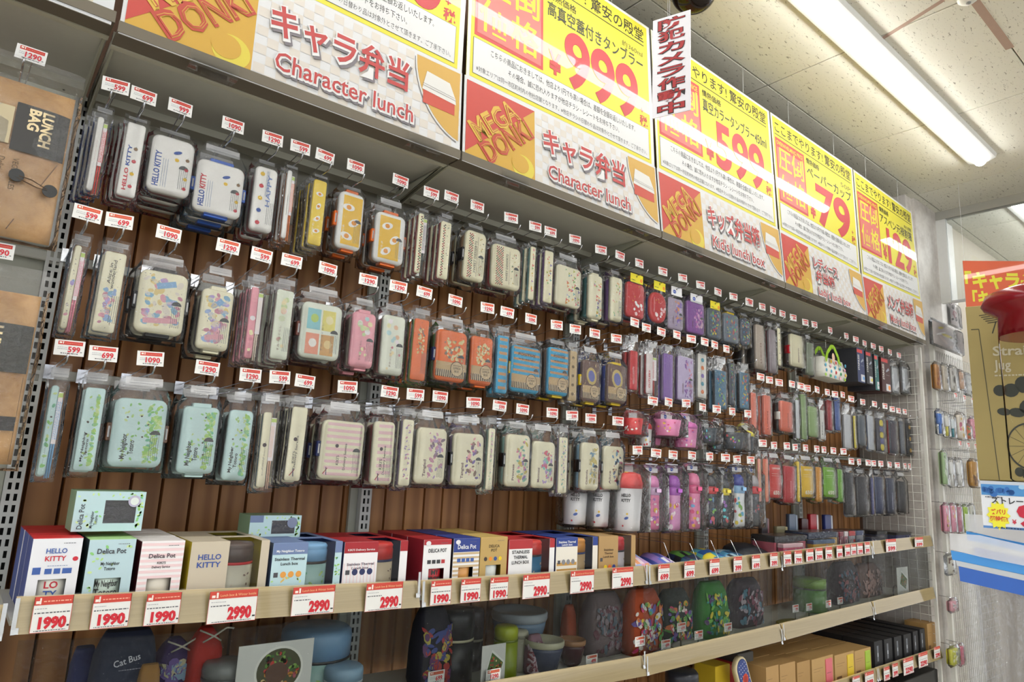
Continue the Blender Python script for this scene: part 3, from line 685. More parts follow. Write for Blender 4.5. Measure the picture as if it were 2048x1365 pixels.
        for _ in range(int(24 * ww / .1) + 12):
            x = r.uniform(L + ww * .3, Rr - .004) if ww > .05 else r.uniform(L + .003, Rr - .003); y = r.uniform(B + .004, T - .004); c = r.choice(cl); s = r.uniform(.0022, .0042) * (1 if ww > .05 else .8)
            for q in range(3): a.ell(x + s * .8 * math.cos(q * 2.1), y + s * .8 * math.sin(q * 2.1), s * .75, s * .6, c, q * 2.1, 2, 6)
    elif kd == 'kiki':
        if ww > .04:
            for i in range(9): a.rect(L + .006, B + h * (.02 + .105 * i), Rr - .002, B + h * (.07 + .105 * i), '#f3cdcf', 2)
            for i in range(2): a.line(Rr - .004 - i * .003, B + .004, Rr - .004 - i * .003, T - .004, .0007, '#7a5960', 3)
        a.text("KIKI'S", L + ww * .42, B + h * .2, min(.008, ww * .2), '#3a3238', .0, 90, w=h * .16, k=4); a.text('Delivery Service', L + ww * .6, B + h * .12, min(.007, ww * .2), '#3a3238', 0, 90, w=h * .45, k=4)
        a.ell(L + ww * .34, B + h * .52, .005, .005, '#54484e', 0, 4, 12); a.line(L + .004, B + .006, L + .016, B + .022, .002, '#b0343c', 4); a.line(L + .014, B + .004, L + .012, B + .024, .002, '#2c3563', 4)
    elif kd == 'swirl':
        cl = (tx[1:] if len(tx) > 1 else ['#b9a2c8', '#d9a0b4', '#9fc0b4', '#d8c07a'])
        x0 = L + (ww * .34 if ww > .05 else 0)
        blobs(a, r, x0, B + .004, Rr, T - .002, cl, 30 if ww > .05 else 18, .0035, .011 if ww > .05 else .0048, 2, 1.9); blobs(a, r, x0, B, Rr, T, ['#5a5360', '#7c6c74'], 20, .0008, .0022, 3, 3.4)
        if ww > .05: a.text(tx[0], L + ww * .30, B + h * .08, .009, '#6a3c50', .01, 90, w=h * .3, k=4)
        if len(tx) > 5: pass
    elif kd == 'stripe':
        for i in range(8): a.rect(L, B + h * (.03 + .12 * i), Rr, B + h * (.08 + .12 * i), '#c3966a', 2)
        if ww > .05:
            a.text('POSITIVE', L + ww * .5, T - h * .17, .009, '#3a3130', .02, 0, w=ww * .66, al='c', k=3); a.fine(L + ww * .2, T - h * .1, ww * .66, '#3a3130', .0014, 3); a.fine(L + ww * .2, T - h * .24, ww * .6, '#5b4a44', .003, 3)
    elif kd == 'tan':
        blobs(a, r, L + ww * .15, B + h * .35, Rr - .004, T - .01, ['#e3cb8e', '#d8bb76', '#8a7a68', '#e9d7a4'], 46 if ww > .05 else 30, .003, .0065 if ww > .05 else .0045, 2, 1.3); blobs(a, r, L + ww * .1, B + h * .35, Rr, T, ['#4d4138'], 18, .0008, .0024, 3, 3)
    elif kd == 'seal':
        a.ell(0, h * .62, ww * .34, ww * .42, '#c9b26a', .3, 2, 14); a.ell(0, h * .62, ww * .22, ww * .28, '#6d73b4', .3, 3, 12); blobs(a, r, L, B + h * .35, Rr, T, ['#c9b26a'], 8, .002, .006, 2, 2.6)
    elif kd == 'text':
        a.text(tx[0], L + ww * .55, B + h * .1, min(.010, ww * .45), tx[1], .02, 90, w=h * .45, k=3)
    elif kd == 'char':   # dark kids print in mixed bright patches
        blobs(a, r, L + .002, B, Rr - .002, T, tx or ['#3f7fb0', '#7fb84a', '#c84a50', '#e0c83a', '#5aa0a0', '#444a80'], 40 if ww > .05 else 24, .003, .008 if ww > .05 else .0042, 2, 1.6)
    elif kd == 'dotty':
        blobs(a, r, L + ww * .2, B, Rr, B + h * .5, ['#f4d2d6', '#ffffff', '#f0b0b8'], 7, .004, .009, 2, 1.1); blobs(a, r, L, B + h * .4, Rr, T, ['#efc42e', '#f4d2d6'], 6, .0015, .0028, 2, 1)
        if tx: a.text(tx[0], L + ww * .22, B + h * .25, .007, '#f2b8bc', .02, 90, w=h * .5, k=3)
    elif kd == 'lines':
        for i in range(4): a.line(L + ww * (.2 + .2 * i), B + .01, L + ww * (.2 + .2 * i), T - .01, .0012, tx[0] if tx else '#d8d8d8', 2)
    if kd in ('leaf', 'kitty', 'alice', 'panels', 'sumi', 'egg', 'check', 'floral', 'kiki', 'swirl', 'tan', 'stripe', 'fruit') and ww > .03: barcode()
    return a.clip(-w / 2 + .0015, .0015, w / 2 - .0015, h - .0015)

def clasp(t, w, h, d, side, c, nm='clasp'):
    b = MB()
    if side in 'LR':
        s = -1 if side == 'L' else 1; x = s * (w / 2 + .001); hh = h * .26
        slab(b, .012, hh, .026, .003, .006, h * .5, .0015, cx=x + s * .002)
        slab(b, .004, hh * .62, .002, .001, .0045, h * .5, .0005, cx=x + s * .0035, mi=1)
    else:
        z = h + .0035 if side == 'T' else -.0035; slab(b, w * .5, .010, .026, .003, .004, z, .0015)
    b.build(nm, [mat(c, .35), mat('lgrey', .4)], t)
NPACK = {}
def pack(ty, X0, X1, Z0, Z1, yf, lid, body, cl, art, n, zh, desc, xh=None, depth=None, grp=None):
    w, h = X1 - X0, Z1 - Z0; seed = len(NPACK) + 11; NPACK[desc] = 1
    xc = (X0 + X1) / 2
    d = depth or {'box': .05, 'slim': .058, 'chop': .017, 'oval': .045}[ty]
    nm = {'box': 'lunch_box', 'slim': 'lunch_box', 'oval': 'lunch_box', 'chop': 'chopstick_set'}[ty]
    t = empty(nm, (xc, yf, Z0)); t.rotation_euler = (0, random.uniform(-.012, .02), 0)
    rc = {'box': .017, 'slim': .012, 'chop': .006, 'oval': min(w, h) * .42}[ty]; rc = min(rc, w * .3 if ty != 'oval' else rc)
    if ty == 'chop':
        wc = w if not cl.startswith('s') else w * .58; ox = -(w - wc) / 2
        b = MB(); slab(b, wc, h, .006, rc, 0, None, .0022, cx=ox); b.build('case_lid', mat(lid, .32), t)
        b = MB(); slab(b, wc - .002, h - .002, d - .006, rc, .006, None, .0006, cx=ox); b.build('case_tray', mat(body, .35), t)
        if cl.startswith('s'):
            sc = cl[2:] if len(cl) > 2 else 'red'
            b = MB(); x = w / 2 - (w - wc) * .5
            for q in (-1, 1): b.tube([(x + q * .0022, .008, -.004), (x + q * .0026, .008, h * .85)], [.0012, .0028], 6)
            b.build('chopsticks', mat(sc, .3), t)
            a2 = Art(); a2.rect(wc - w / 2 + .001, h * .35, w / 2 - .001, h * .93, '#e7dfe2', 1); a2.rect(wc - w / 2 + .001, h * .87, w / 2 - .001, h * .92, '#b9cf72', 2)
            for i in range(3): a2.fine(wc - w / 2 + .003 + i * .003, h * .4, h * .42, sc if sc.startswith('#') else K.get(sc, '#a04048'), .0014, 2, True)
            a2.build('paper_insert', t, y=.004)
        am = art_lid(art, wc, h, seed); o = am.build('print', t) if am.p else None
        if o: o.location.x = ox
    else:
        b = MB(); slab(b, w, h, .016, rc, 0, None, .0045 if ty != 'oval' else .007); b.build('lid', mat(lid, .3), t)
        b = MB(); slab(b, w - .005, h - .005, d - .016, rc, .016, h / 2, .0006, taper=.010); b.build('box_tray', mat(body, .35), t)
        am = art_lid(art, w, h, seed)
        if am.p: am.build('print', t)
        cc = cl.split('/')
        if len(cc) > 1 and cc[1]:
            for s in cc[0]: clasp(t, w, h, d, s, cc[1])
    if grp == 'band':
        a = Art(.0003); y0 = .02; a.rect(-w / 2 - .0005, y0 + .012, w / 2 + .0005, y0 + .03 + .008, '#c7a97c', 1)
        a.rect(-w / 2 - .0005, y0 - .008, w / 2 + .0005, y0 + .014, '#3f302a', 1)
        for i in range(int(w / .0075)): a.rect(-w / 2 + .002 + i * .0075, y0 - .008, -w / 2 + .0055 + i * .0075, y0 + .014, '#d9c6a0', 2)
        x = w * .18; a.ell(x, y0 + .02, .024, .024, '#4b3a30', 0, 3, 14); a.ell(x, y0 + .02, .022, .022, '#cdb48c', 0, 4, 14); a.fine(x - .014, y0 + .03, .028, '#5b4638', .002, 5); a.text('LUNCH', x, y0 + .019, .007, '#4b3a30', .02, al='c', w=.026, k=5); a.text('BOX', x, y0 + .009, .007, '#4b3a30', .02, al='c', w=.016, k=5)
        a.build('paper_band', t, y=-.0015)
    # film and header
    top = max(.012, min(.07, zh - Z1 + .004)) if zh else .03
    far = X0 > 2.65
    hw = None if ty == 'chop' else max(w * .33, .03)
    film_mesh(w, h, d, top, .008 if ty == 'chop' else .010, seed, 4 if far else 7, 6 if far else 10, hw).build('plastic_bag', FILM, t)
    hc = {'y': '#f0e02c', 'w': '#f0eff2'}.get((cl.split('#h') + [''])[1][:1] if '#h' in cl else '')
    return t, w, h, d, top
def header(t, w, h, d, top, kind):
    hh = min(.03, max(.012, top * .62)); z1 = h + top; W = max(w, .03) if w < .05 else w * .72
    a = Art(.0003)
    if kind == 'y':
        a.rect(-W / 2, z1 - .004 - .03, W / 2, z1 + .002, '#efe02c', 1); a.ell(0, z1 - .008, .003, .003, '#2a2a20', 0, 2); a.fine(-W * .42, z1 - .024, W * .3, '#3c5a30', .003, 2); a.ell(W * .36, z1 - .02, W * .1, .008, '#f0902a', 0, 2); a.build('header_card', t, y=-.003)
    elif kind == 'w':
        a.rect(-W / 2, z1 - .004 - .032, W / 2, z1 + .002, '#efeef0', 1); a.ell(0, z1 - .008, .003, .003, '#2a2a20', 0, 2); a.ell(-W * .2, z1 - .02, .011, .008, '#2f55b8', 0, 2, 14); a.text('Disney', -W * .2, z1 - .022, .005, 'white', 0, al='c', w=.018, k=3); a.build('header_card', t, y=-.003)
    else:
        MB().add([(-W / 2, d * .2 - .002, z1 - hh), (W / 2, d * .2 - .002, z1 - hh), (W / 2, d * .25, z1 - hh * .35), (-W / 2, d * .25, z1 - hh * .35)], [(0, 1, 2, 3)]).build('header_strip', HEADF, t)
        a.fine(-W * .4, z1 - hh * .8, W * .8, '#8a8c90', .0012, 1); a.fine(-W * .3, z1 - hh * .62, W * .55, '#a0a2a6', .001, 1); a.build('header_print', t, y=d * .2 - .003)

PACKS = '''
A chop 538 632 530 1050 white blue s:#d8342c kitty 2 A 632 470 599|slim white chopstick case with red chopsticks and blue edge, leftmost of the top row
A chop 700 660 735 1085 white red - kitty:#cf2a3c:#2f55a8 2 A 785 525 699|white chopstick case lettered red and blue, second from left on the top row
A box 845 720 1030 1090 white red - kitty:#2f55a8:#2f55a8 2 A 985 588 999|white lunch box lettered in blue with no side clasps
A box 1090 855 1310 1205 white lblue LRTB/blue kitty 2 A 1273 685 1090|white lunch box with bright blue clasps on all sides
D slim 120 440 215 915 white red - fruit 1 D 222 265 1290|tall cream lunch box with red rim and small apples
D chop 345 480 325 950 white orangeb s:#ee7a1e stick 2 D 412 325 599|white chopstick case with orange chopsticks
D chop 510 535 550 1000 #f3d23a white - egg:#f3d23a 3 D 580 385 699|yellow slim chopstick case in the bottom row printed with fried eggs
D box 690 610 820 1040 white #c9832e LTB/orange egg 1 D 790 455 1090|white lunch box with one yellow egg panel and orange clasps
D box 940 750 1110 1140 white #c9832e LTBR/orange egg 1 D 1095 553 1090|white lunch box with many small eggs on yellow and orange clasps
I chop 175 205 215 770 cream red s:#3a4a44 check 2 I 285 30 599|cream checker chopstick case with dark sticks beside it
I chop 375 275 430 820 cream red - check 2 I 468 65 699|wider cream checker chopstick case with red tray
I box 605 350 760 850 cream #a9803e L/black check 1 I 703 150 1090|deep cream checker lunch box with tan tray and black clasp
I box 855 475 1090 930 cream red - check 1 I 1010 255 1090|cream lunch box lettered Sweet Desserts with red tray
I chop 1195 510 1210 1005 cream #6fb3b6 - floral 2 I 1230 335 599|narrow cream flowered chopstick case with pale blue tray
I chop 1325 545 1380 1035 cream purple - floral 2 I 1368 382 699|cream flowered chopstick case with purple tray
I box 1430 665 1640 1090 ivory red - floral 1 I 1592 453 1090|flowered cream lunch box with red tray
L slim 130 200 230 600 ivory dteal TB/ivory floral 1 L 220 0 1290|flowered cream lunch box with teal tray
L slim 315 220 400 620 ivory purple - floral 1 L 383 50 1290|narrow flowered cream lunch box with purple tray
L box 445 260 590 600 #cf2a30 blue y/ dotty 1 L 548 115 799|glossy red children lunch box without lettering, yellow header
L oval 645 340 780 640 #cf2a30 blue y/ dotty:HELLO~KITTY 1 L 748 185 799|oval red children lunch box with vertical lettering
L box 800 395 925 700 #b4a5bd lgrey w/ swirl:x:#e39a6a:#8a6fc0:#c8b0dc 1 L 917 240 799|pale clear lavender lunch box
L box 960 420 1105 735 #8d4fa6 lav w/ swirl:x:#c06ab8:#e0b0d0:#7a3f98 1 L 1070 300 799|deep purple clear lunch box
L box 1135 485 1250 775 #4f5a66 dark y/ char 1 L 1218 360 799|dark clear lunch box with green and blue print, grey rim
L box 1275 530 1400 810 #6b7684 #4f86b8 T/yellow char 1 L 1350 400 799|dark clear lunch box with a yellow top clasp
L oval 1415 570 1500 830 #3f4a5c yellow - char 1 L 1485 450 799|oval dark lunch box with yellow edge
N slim 160 330 250 785 #c3b4a4 black - text:LUNCH:#7a4f3c 1 N 90 118 1290|silvery beige tall lunch case
N slim 290 380 362 820 #9c8f96 dred - lines 1 N 215 165 1290|dull mauve tall lunch case with dark red edge
N chop 368 370 405 740 cream dred - stick:#8e2a30:#3b3430:#c8a070 1 N 320 200 699|thin cream case with dark red dots
N box 495 420 640 770 cream #3a2420 L/red text:BENTO:#6a4038 1 N 412 235 1290|cream lunch box with black tray and red clasp
N slim 652 505 728 840 #7f8a74 dark - lines:#b9c0a8 0 N 517 272 899|grey green tall flask pack
B chop 385 100 365 540 ivory #9fc0e2 s:#ee8fa6 alice 1 A 478 1168 599|cream chopstick case with pink chopsticks, second row
B chop 540 130 585 560 ivory #9fc0e2 - alice 1 A 652 1208 699|cream storybook print chopstick case with pale blue tray
B box 735 220 935 580 ivory #6c6a70 LRTB/black alice 1 A 922 1277 1090|large cream lunch box crowded with pastel print
B slim 1050 320 1170 655 ivory #3a3a42 TB/ivory alice 1 B 1175 112 1290|cream lunch box lettered Alice in wonderland
E chop 80 40 105 495 pink lpink s:#f3e6d4 sumi 2 D 148 1060 599|pink chopstick case, second row
E chop 235 55 290 500 #eaf0da #ecc0c4 - sumi 3 D 353 1100 699|pale green chopstick case in a row of four
E box 400 125 610 510 #edf3e2 #b05f62 L/#7a4a42 panels 1 D 600 1155 1090|cream lunch box with four coloured squares
E slim 710 190 820 555 #f3a5b2 #ece6d6 TB/#f3a5b2 sumi 1 D 875 1230 1290|pink lunch box with pale faceless blobs
E slim 900 210 1005 600 #eef2e0 #d67a82 - sumi 1 D 1080 1275 1290|pale mint lunch box with small fruit shapes
E chop 1085 235 1145 630 orange #8cc63e - tan 3 D 1258 1315 699|orange chopstick case with lime trays behind
J box 275 130 465 530 orange #5d9c3a L/navy tan 1 I 503 1010 1090 band|large orange lunch box with kraft paper band
J slim 525 180 655 550 orange #5d9c3a B/orange tan 1 I 795 1075 1290 band|small orange lunch box with kraft paper band
J chop 710 180 765 605 sky sky - stripe 1 I 975 1115 699|sky blue chopstick case with tan bars
J box 810 245 1000 610 sky #6b5648 L/yellow stripe 1 J 940 65 1090 band|large sky blue lunch box with yellow clasp
J slim 1075 262 1205 625 sky #6b5648 B/yellow stripe 1 J 1125 110 1290 band|small sky blue lunch box with paper band
J chop 1218 290 1265 660 #cdb284 brown - stick:#7f6a4c 1 J 1258 140 699|kraft coloured chopstick case
L box 70 930 205 1310 brown #3450b0 LB/yellow seal 1 J 1398 170 1090 band|brown lunch box with blue tray and yellow clasp
L slim 285 965 430 1320 brown #3450b0 TB/yellow seal 1 J 1553 207 1290 band|narrower brown lunch box, its band round label in front
L chop 475 855 530 1200 #d22a30 red - text:HELLO~KITTY:#f0c0c0 1 L 508 620 349|red cutlery tube with vertical lettering
L chop 615 880 700 1240 #f1e4e4 red s:#d22a30 text:CUTLERY:#d22a30 1 L 608 665 499|red and white cutlery case
L chop 760 880 835 1290 #8a62b4 lav - lines:#a98ad0 1 L 735 700 349|plain purple cutlery tube
L chop 880 900 1010 1300 #cfbfe4 #8a62b4 - swirl:x:#b07ac0:#e3a0b8:#8a62b4 1 L 868 725 499|lilac and white cutlery case
L chop 1050 880 1120 1270 #e9e6df lgrey - stick:#e07a3a:#4a9ab0:#8a72c0 1 L 990 760 349|white cutlery case with coloured dots
L chop 1200 1020 1295 1365 #4a7590 #23303f - char 1 L 1190 810 499|dark blue cutlery case with green patches
L chop 1320 960 1360 1330 #39424e dark - char:#c84a50:#3f7fb0:#7fb84a 0 L 1105 785 349|thin dark cutlery case
L chop 1410 1040 1490 1365 #5a8098 #1f2a38 - char:#e05a60:#5aa0d0:#e0c83a 1 L 1290 845 499|dark cutlery case with red and blue patches
Z chop 1503 785 1514 870 coral coral - lines:#f6b09c 1 N 200 850 699|coral chopstick case, leftmost coral one
Z chop 1528 790 1543 871 coral coral - text:LUNCH:#9a3a28 1 N 285 880 699|coral chopstick case with dark lettering
Z box 1562 801 1589 866 coral #221e20 L/white text:LUNCH:#8a3020 1 N 380 905 1290|coral lunch box with black tray and white clasp
Z chop 1592 800 1600 878 #dfe4e8 grey - lines 0 N 505 920 699|pale grey chopstick case beside the coral lunch box
Z chop 1603 788 1615 880 sage #7f9c66 - lines:#6d8a58 1 N 590 940 699|sage green slim chopstick case
Z box 1618 812 1639 876 sage #7f9c66 - lines:#7f9c66 1 N 655 960 1290|sage green lunch box
Z chop 1640 820 1650 880 #e2e2dc white - text:KNIFE:#555555 0 N 750 975 699|white cutlery card beside the sage box
Z chop 1655 800 1666 862 #a01c24 dred - lines:#d8383e 1 N 850 1000 499|dark red chopstick case
Z chop 1670 795 1682 862 #4560a8 navy - lines:#7f9ad0 1 N 925 1020 499|blue chopstick case between red and white
Z chop 1688 828 1704 898 #d8dadf #b9bcc4 - lines:#aab0b8 0 N 1000 1025 899|white slim case with rounded top
Z chop 1708 832 1714 897 #e0cf3a dark - lines 0 N 1083 1065 899|thin yellow edged case
Z box 1717 830 1733 893 #59616c dark - lines:#6a727c 0 N 1195 1095 1290|charcoal grey flat lunch box
Z chop 1735 831 1750 901 #cfd4dc #6a86b8 - lines:#4a5a88 0 N 1310 1115 899|white and blue slim case
Z chop 1753 836 1774 905 #3e3e4e dark - stick:#e0cf3a:#58588a 0 N 1412 1135 899|dark case with yellow marks
Z chop 1778 840 1798 909 #20283c #b02028 - lines:#b02028 0 N 1483 1165 899|navy case with red edges
Z chop 1800 842 1811 909 #5a606c dark - lines 0 N 1543 1180 899|grey case next to the navy one
Z chop 1813 845 1827 911 #17181c dark - stick:#d0a02a:#444444 0 N 1605 1190 899|black case nearest the wire grid, second row
O chop 170 445 195 838 #f0a08c #d8b878 - lines:#e8c890 0 O 205 305 399|coral and beige chopstick pair at the left
O chop 215 445 265 840 #ee8066 #d8b878 - lines:#e8c890 0 O 308 325 399|coral chopstick pair beside the red lunch box
O box 270 495 385 805 #d94038 #c22830 - cup650 0 O 425 330 899|red flat lunch pouch printed 650ml
O slim 405 510 515 850 #c2252e #a81c26 - text:LUNCH:#e8b0b0 0 O 500 342 899|deep red upright lunch box with pale letters
O chop 518 470 552 840 yellow yellow - lines:#f4e070 0 O 595 348 399|yellow slim chopstick case in the bottom row
O box 556 510 685 800 #efc321 #d8ab18 - cup650 0 O 697 357 899|yellow flat lunch pouch printed 650ml
O slim 695 520 752 840 #d9962a #8cb83a - text:LUNCH:#f4e0a0 0 O 762 365 899|amber and lime upright lunch box
O box 765 520 885 800 #7cb82e #5a9420 L/dgreen cup650 0 O 848 373 899|lime green flat lunch pouch printed 650ml
O slim 890 540 948 842 #6aa82a #4a8a1c - text:LUNCH:#c0e090 0 O 940 380 899|lime green upright lunch box
O chop 962 570 1050 958 #17161c black - lines:#2a2930 0 O 1012 470 999|black pouch, first of the dark row
O box 1066 605 1188 960 #26242a black - lines:#3a3840 0 O 1082 475 999|black zip pouch with white side lettering
O chop 1195 620 1225 955 #3a3c78 navy - text:LUNCH:#c0c4e0 0 O 1165 483 999|violet slim case between dark pouches
O box 1232 610 1328 950 #22315a navy - lines:#34457a 0 O 1215 488 999|navy zip pouch with silver top
O box 1338 620 1432 950 #1c2746 navy - text:LUNCH:#c0c4e0 0 O 1280 492 999|dark navy pouch with vertical lettering
O slim 1442 650 1535 940 #141318 black - lines:#2a2930 0 O 1360 500 999|black pouch with silver corner nearest the wire grid
B chop 270 825 260 1295 teal #6f9fd0 s:#7fb2dc leaf 1 B 358 635 599|mint chopstick case with blue sticks, leftmost of the bottom row
B chop 445 835 480 1270 teal #4a3c34 - leaf 1 B 532 665 699|mint chopstick case second from left on the bottom row
B box 605 885 825 1255 teal #8fc7c4 LR/#6b4a34 leaf 2 B 775 690 1090|large mint leaf lunch box with brown clasps
B slim 955 930 1095 1285 teal #7fa8b8 TB/teal leaf 1 B 1068 738 1290|mint leaf lunch box with mint tabs above and below
B slim 1185 950 1265 1320 teal #4a3c34 - leaf 1 B 1290 775 1290|narrow mint leaf lunch box without tabs
E chop 155 820 190 1290 ivory #7ea3b8 s:#f3c9b0 kiki 1 E 247 605 599|cream chopstick case with red cap
E chop 325 785 370 1250 ivory #2a2838 - kiki 3 E 403 630 699|cream chopstick case with black trays stacked behind
E box 520 865 745 1245 ivory #8a1c30 L/navy kiki 2 E 667 665 1090|large cream lunch box with pink stripes and navy clasp
E slim 845 875 940 1275 ivory #a01c30 - kiki 1 E 928 697 1290|narrow cream lunch box with deep red and navy tray
E chop 1015 865 1050 1280 ivory #a48cc4 - swirl:x:#b9a2c8:#d9a0b4 1 E 1088 712 599|cream and violet chopstick case
J box 130 840 315 1255 ivory #e9e4c8 - swirl:Tangled:#b9a2c8:#d9a0b4:#e0b0c0:#8c7484 1 J 288 625 1090|cream lunch box lettered Tangled at its lower left
J box 400 880 590 1265 ivory #8f78b4 L/black swirl:Tangled:#ee9aa8:#7c6ab0:#8c7466:#f0b8b8 1 J 530 668 1090|cream lunch box with purple tray and pink stripes
J chop 640 850 660 1295 ivory #a9d6c8 - swirl:x:#c8e0b8:#e3b8c8 1 J 715 690 599|cream chopstick case with pale mint tray
J box 775 890 925 1275 ivory #9fd0c8 L/black swirl:Princess:#e890b0:#9a80c0:#d0c060:#8cc0a8 1 J 880 715 1090|domed cream lunch box with mint tray and black clasp
J box 955 940 1105 1285 ivory #9fd0c8 - swirl:Mermaid:#b8a8d8:#e06a80:#88d0c0:#c09ac8 1 J 1093 740 1090|cream lunch box with violet and red swirls
J chop 1150 915 1195 1320 ivory #c8b8d8 - swirl:x:#88c0b0:#c0a8d0 1 J 1235 760 599|cream chopstick case with lilac and green marks
J box 1310 950 1425 1300 ivory #8cc0de L/black swirl:Cinderella:#c8c0a0:#8ab0c8:#d8c87a 1 J 1370 780 1090|domed cream lunch box with pale blue tray
M box 295 390 455 770 ivory #8cc0de L/black swirl:Alice:#7fa8c8:#e8c8a8:#b0556a:#8898b8 0 J 1565 800 1090|cream lunch box with blue dress shaped print
'''
def cup650(t, w, h):
    a = Art(.0003); a.text('LUNCH BOX', 0, h * .86, .008, '#f2eee0', .02, al='c', w=w * .6, k=2); a.fine(-w * .35, h * .72, w * .5, '#f2eee0', .0016, 2); a.fine(-w * .35, h * .66, w * .6, '#f2eee0', .0012, 2)
    a.text('650', 0, h * .1, .018, '#f6f2e4', .03, al='c', w=w * .5, k=2); a.text('ml', w * .3, h * .1, .009, '#f6f2e4', .02, k=2); a.build('print', t)
for ln in PACKS.strip().split('\n'):
    dat, desc = ln.split('|'); f = dat.split(); cr, ty = f[0], f[1]; x1, y1, x2, y2 = map(float, f[2:6]); lidc, bodc, cl, art = f[6:10]; n = int(f[10])
    art = art.replace('~', ' '); tc, tx, tyy, price = f[11], float(f[12]), float(f[13]), f[14]; band = len(f) > 15
    yf = .10 if cr != 'Z' and cr != 'O' else .09
    p = PY(*px(cr, x1, y1), yf); q = PY(*px(cr, x2, y2), yf); tp_ = PY(*px(tc, tx, tyy), .045)
    X0, X1, Z0, Z1 = p.x, q.x, q.z, p.z
    if X1 - X0 < .02: m_ = (X0 + X1) / 2; X0, X1 = m_ - .011, m_ + .011
    zh = tp_.z - .030; xr = (X0 + X1) / 2
    t, w_, h_, d_, top = pack(ty, X0, X1, Z0, Z1, yf, lidc, bodc, cl, art if art != 'cup650' else 'none', n, zh, desc, grp='band' if band else None)
    if art == 'cup650': cup650(t, w_, h_)
    if cl[:1] in 'yw' and cl[1:2] == '/': header(t, w_, h_, d_, top, cl[0])
    else: header(t, w_, h_, d_, top, '')
    cat = 'chopstick set' if t.name.startswith('chop') else 'lunch box'
    tag(t, desc, cat, 'bagged packs hanging on the hooks')
    for k in range(n):
        c = dup(t, (xr + random.uniform(-.004, .003) * (k + 1), yf + (d_ + .008) * (k + 1), Z0 - random.uniform(.001, .006) * (k + 1)))
        if ty == 'chop': c.location.x -= .003 * (k + 1)
        short = ' '.join(desc.split(',')[0].split()[:9])
        tag(c, short + [', next one behind it on its hook', ', third one on its hook', ', rearmost one on its hook'][k], cat, 'bagged packs hanging on the hooks')
    ds = ' '.join(desc.split(',')[0].split()[:9])
    hook(xr, tp_.x, tp_.z, price, 'hook with %s card above the %s' % (price, ds), '#d2502f' if 1.75 < tp_.z < 2.1 else '#c8372f')

# hook bars across each bay
for i, (zb, nm_) in enumerate(((2.225, 'top'), (1.915, 'middle'), (1.628, 'bottom'))):
    for j in range(-1, 5):
        t = MB().box(.02, .88, 0, .008, -.012, .012, b=.002).box(.0, .02, .002, .03, -.018, .018).box(.88, .9, .002, .03, -.018, .018).build('hook_bar', mat('#b5b5ac', .4), None, (j * .9, YW - .038, zb))
        tag(t, 'grey steel %s hook bar in the %s' % (nm_, ['bay of paper bags', 'bay of mint leaf boxes', 'bay of checker boxes', 'bay of water bottles', 'bay of coral boxes', 'bay beside the wire grid'][j + 1]), 'bar', 'hook bars across the bays')
#@@PART3
# ================================================================== WATER BOTTLES, MUGS AND CUPS
def WR(cr, x1, y1, x2, y2, Y):
    p = PY(*px(cr, x1, y1), Y); q = PY(*px(cr, x2, y2), Y); return min(p.x, q.x), max(p.x, q.x), q.z, p.z
def bagfilm(t, w, h, d, top, seed, hk='w', nx=6, nz=9):
    f = film_mesh(w, h, d, top, .009, seed, nx, nz).build('plastic_bag', FILM, t); f.location.y = -d / 2; header_(t, w, h, d, top, hk)
def header_(t, w, h, d, top, hk):
    z1 = h + top; a = Art(.0003); W = max(.035, w * .6)
    a.rect(-W / 2, z1 - .03, W / 2, z1 + .004, '#eceaee' if hk == 'w' else '#b9babd', 1); a.ell(0, z1 - .004, .003, .003, '#2a2a20', 0, 2)
    if hk == 'w': a.ell(-W * .1, z1 - .017, .010, .008, '#2f55b8', 0, 2, 14); a.text('Disney', -W * .1, z1 - .019, .0045, 'white', 0, al='c', w=.016, k=3)
    a.build('header_card', t, y=-.001)
def bottle(x0, x1, z0, z1, Y, body, collar, cap, artk, label, hk='w', grp='bagged water bottles', top=.04, low=None, tilt=0.):
    w, h = x1 - x0, z1 - z0; r = min(w / 2, .034); t = empty('water_bottle', ((x0 + x1) / 2, Y, z0), (0, tilt, 0))
    MB().lathe([(r * .55, 0), (r * .86, .002), (r * .92, .008), (r * .95, h * .3), (r * .9, h * .5), (r * .95, h * .62), (r * .9, h * .64)], 18).build('bottle_body', mat(body, .25), t)
    MB().lathe([(r * .93, h * .635), (r * 1.0, h * .65), (r * 1.0, h * .74), (r * .93, h * .78)], 18).build('collar', mat(collar, .3), t)
    MB().lathe([(r * .9, h * .78), (r * .9, h * .86), (r * .8, h * .93), (r * .55, h * .985), (r * .1, h)], 18).build('cap', mat(cap, .25), t)
    b = MB(); slab(b, r * .8, h * .07, .008, .003, -r - .006, h * .72, .001); b.build('lock_button', mat(collar, .3), t)
    rd = random.Random(int(x0 * 1e4)); a = Art(.0003)
    va = math.atan2(x0 - CP.x, Y - CP.y)
    for i in range(16):
        an = -va + rd.uniform(-1., .9); z = rd.uniform(h * .06, h * .56); a.ell(an, z, rd.uniform(.1, .3), rd.uniform(.004, .011), rd.choice(artk), 0, 2, 8)
    a.build('print', t, mp=lambda u, v, k, r=r: V(r * .965 * math.sin(u), -r * .965 * math.cos(u) - k - .0006, v))
    if hk: bagfilm(t, w, h, r * 2, top, int(x0 * 999), hk)
    tag(t, label, 'bottle', grp); return t
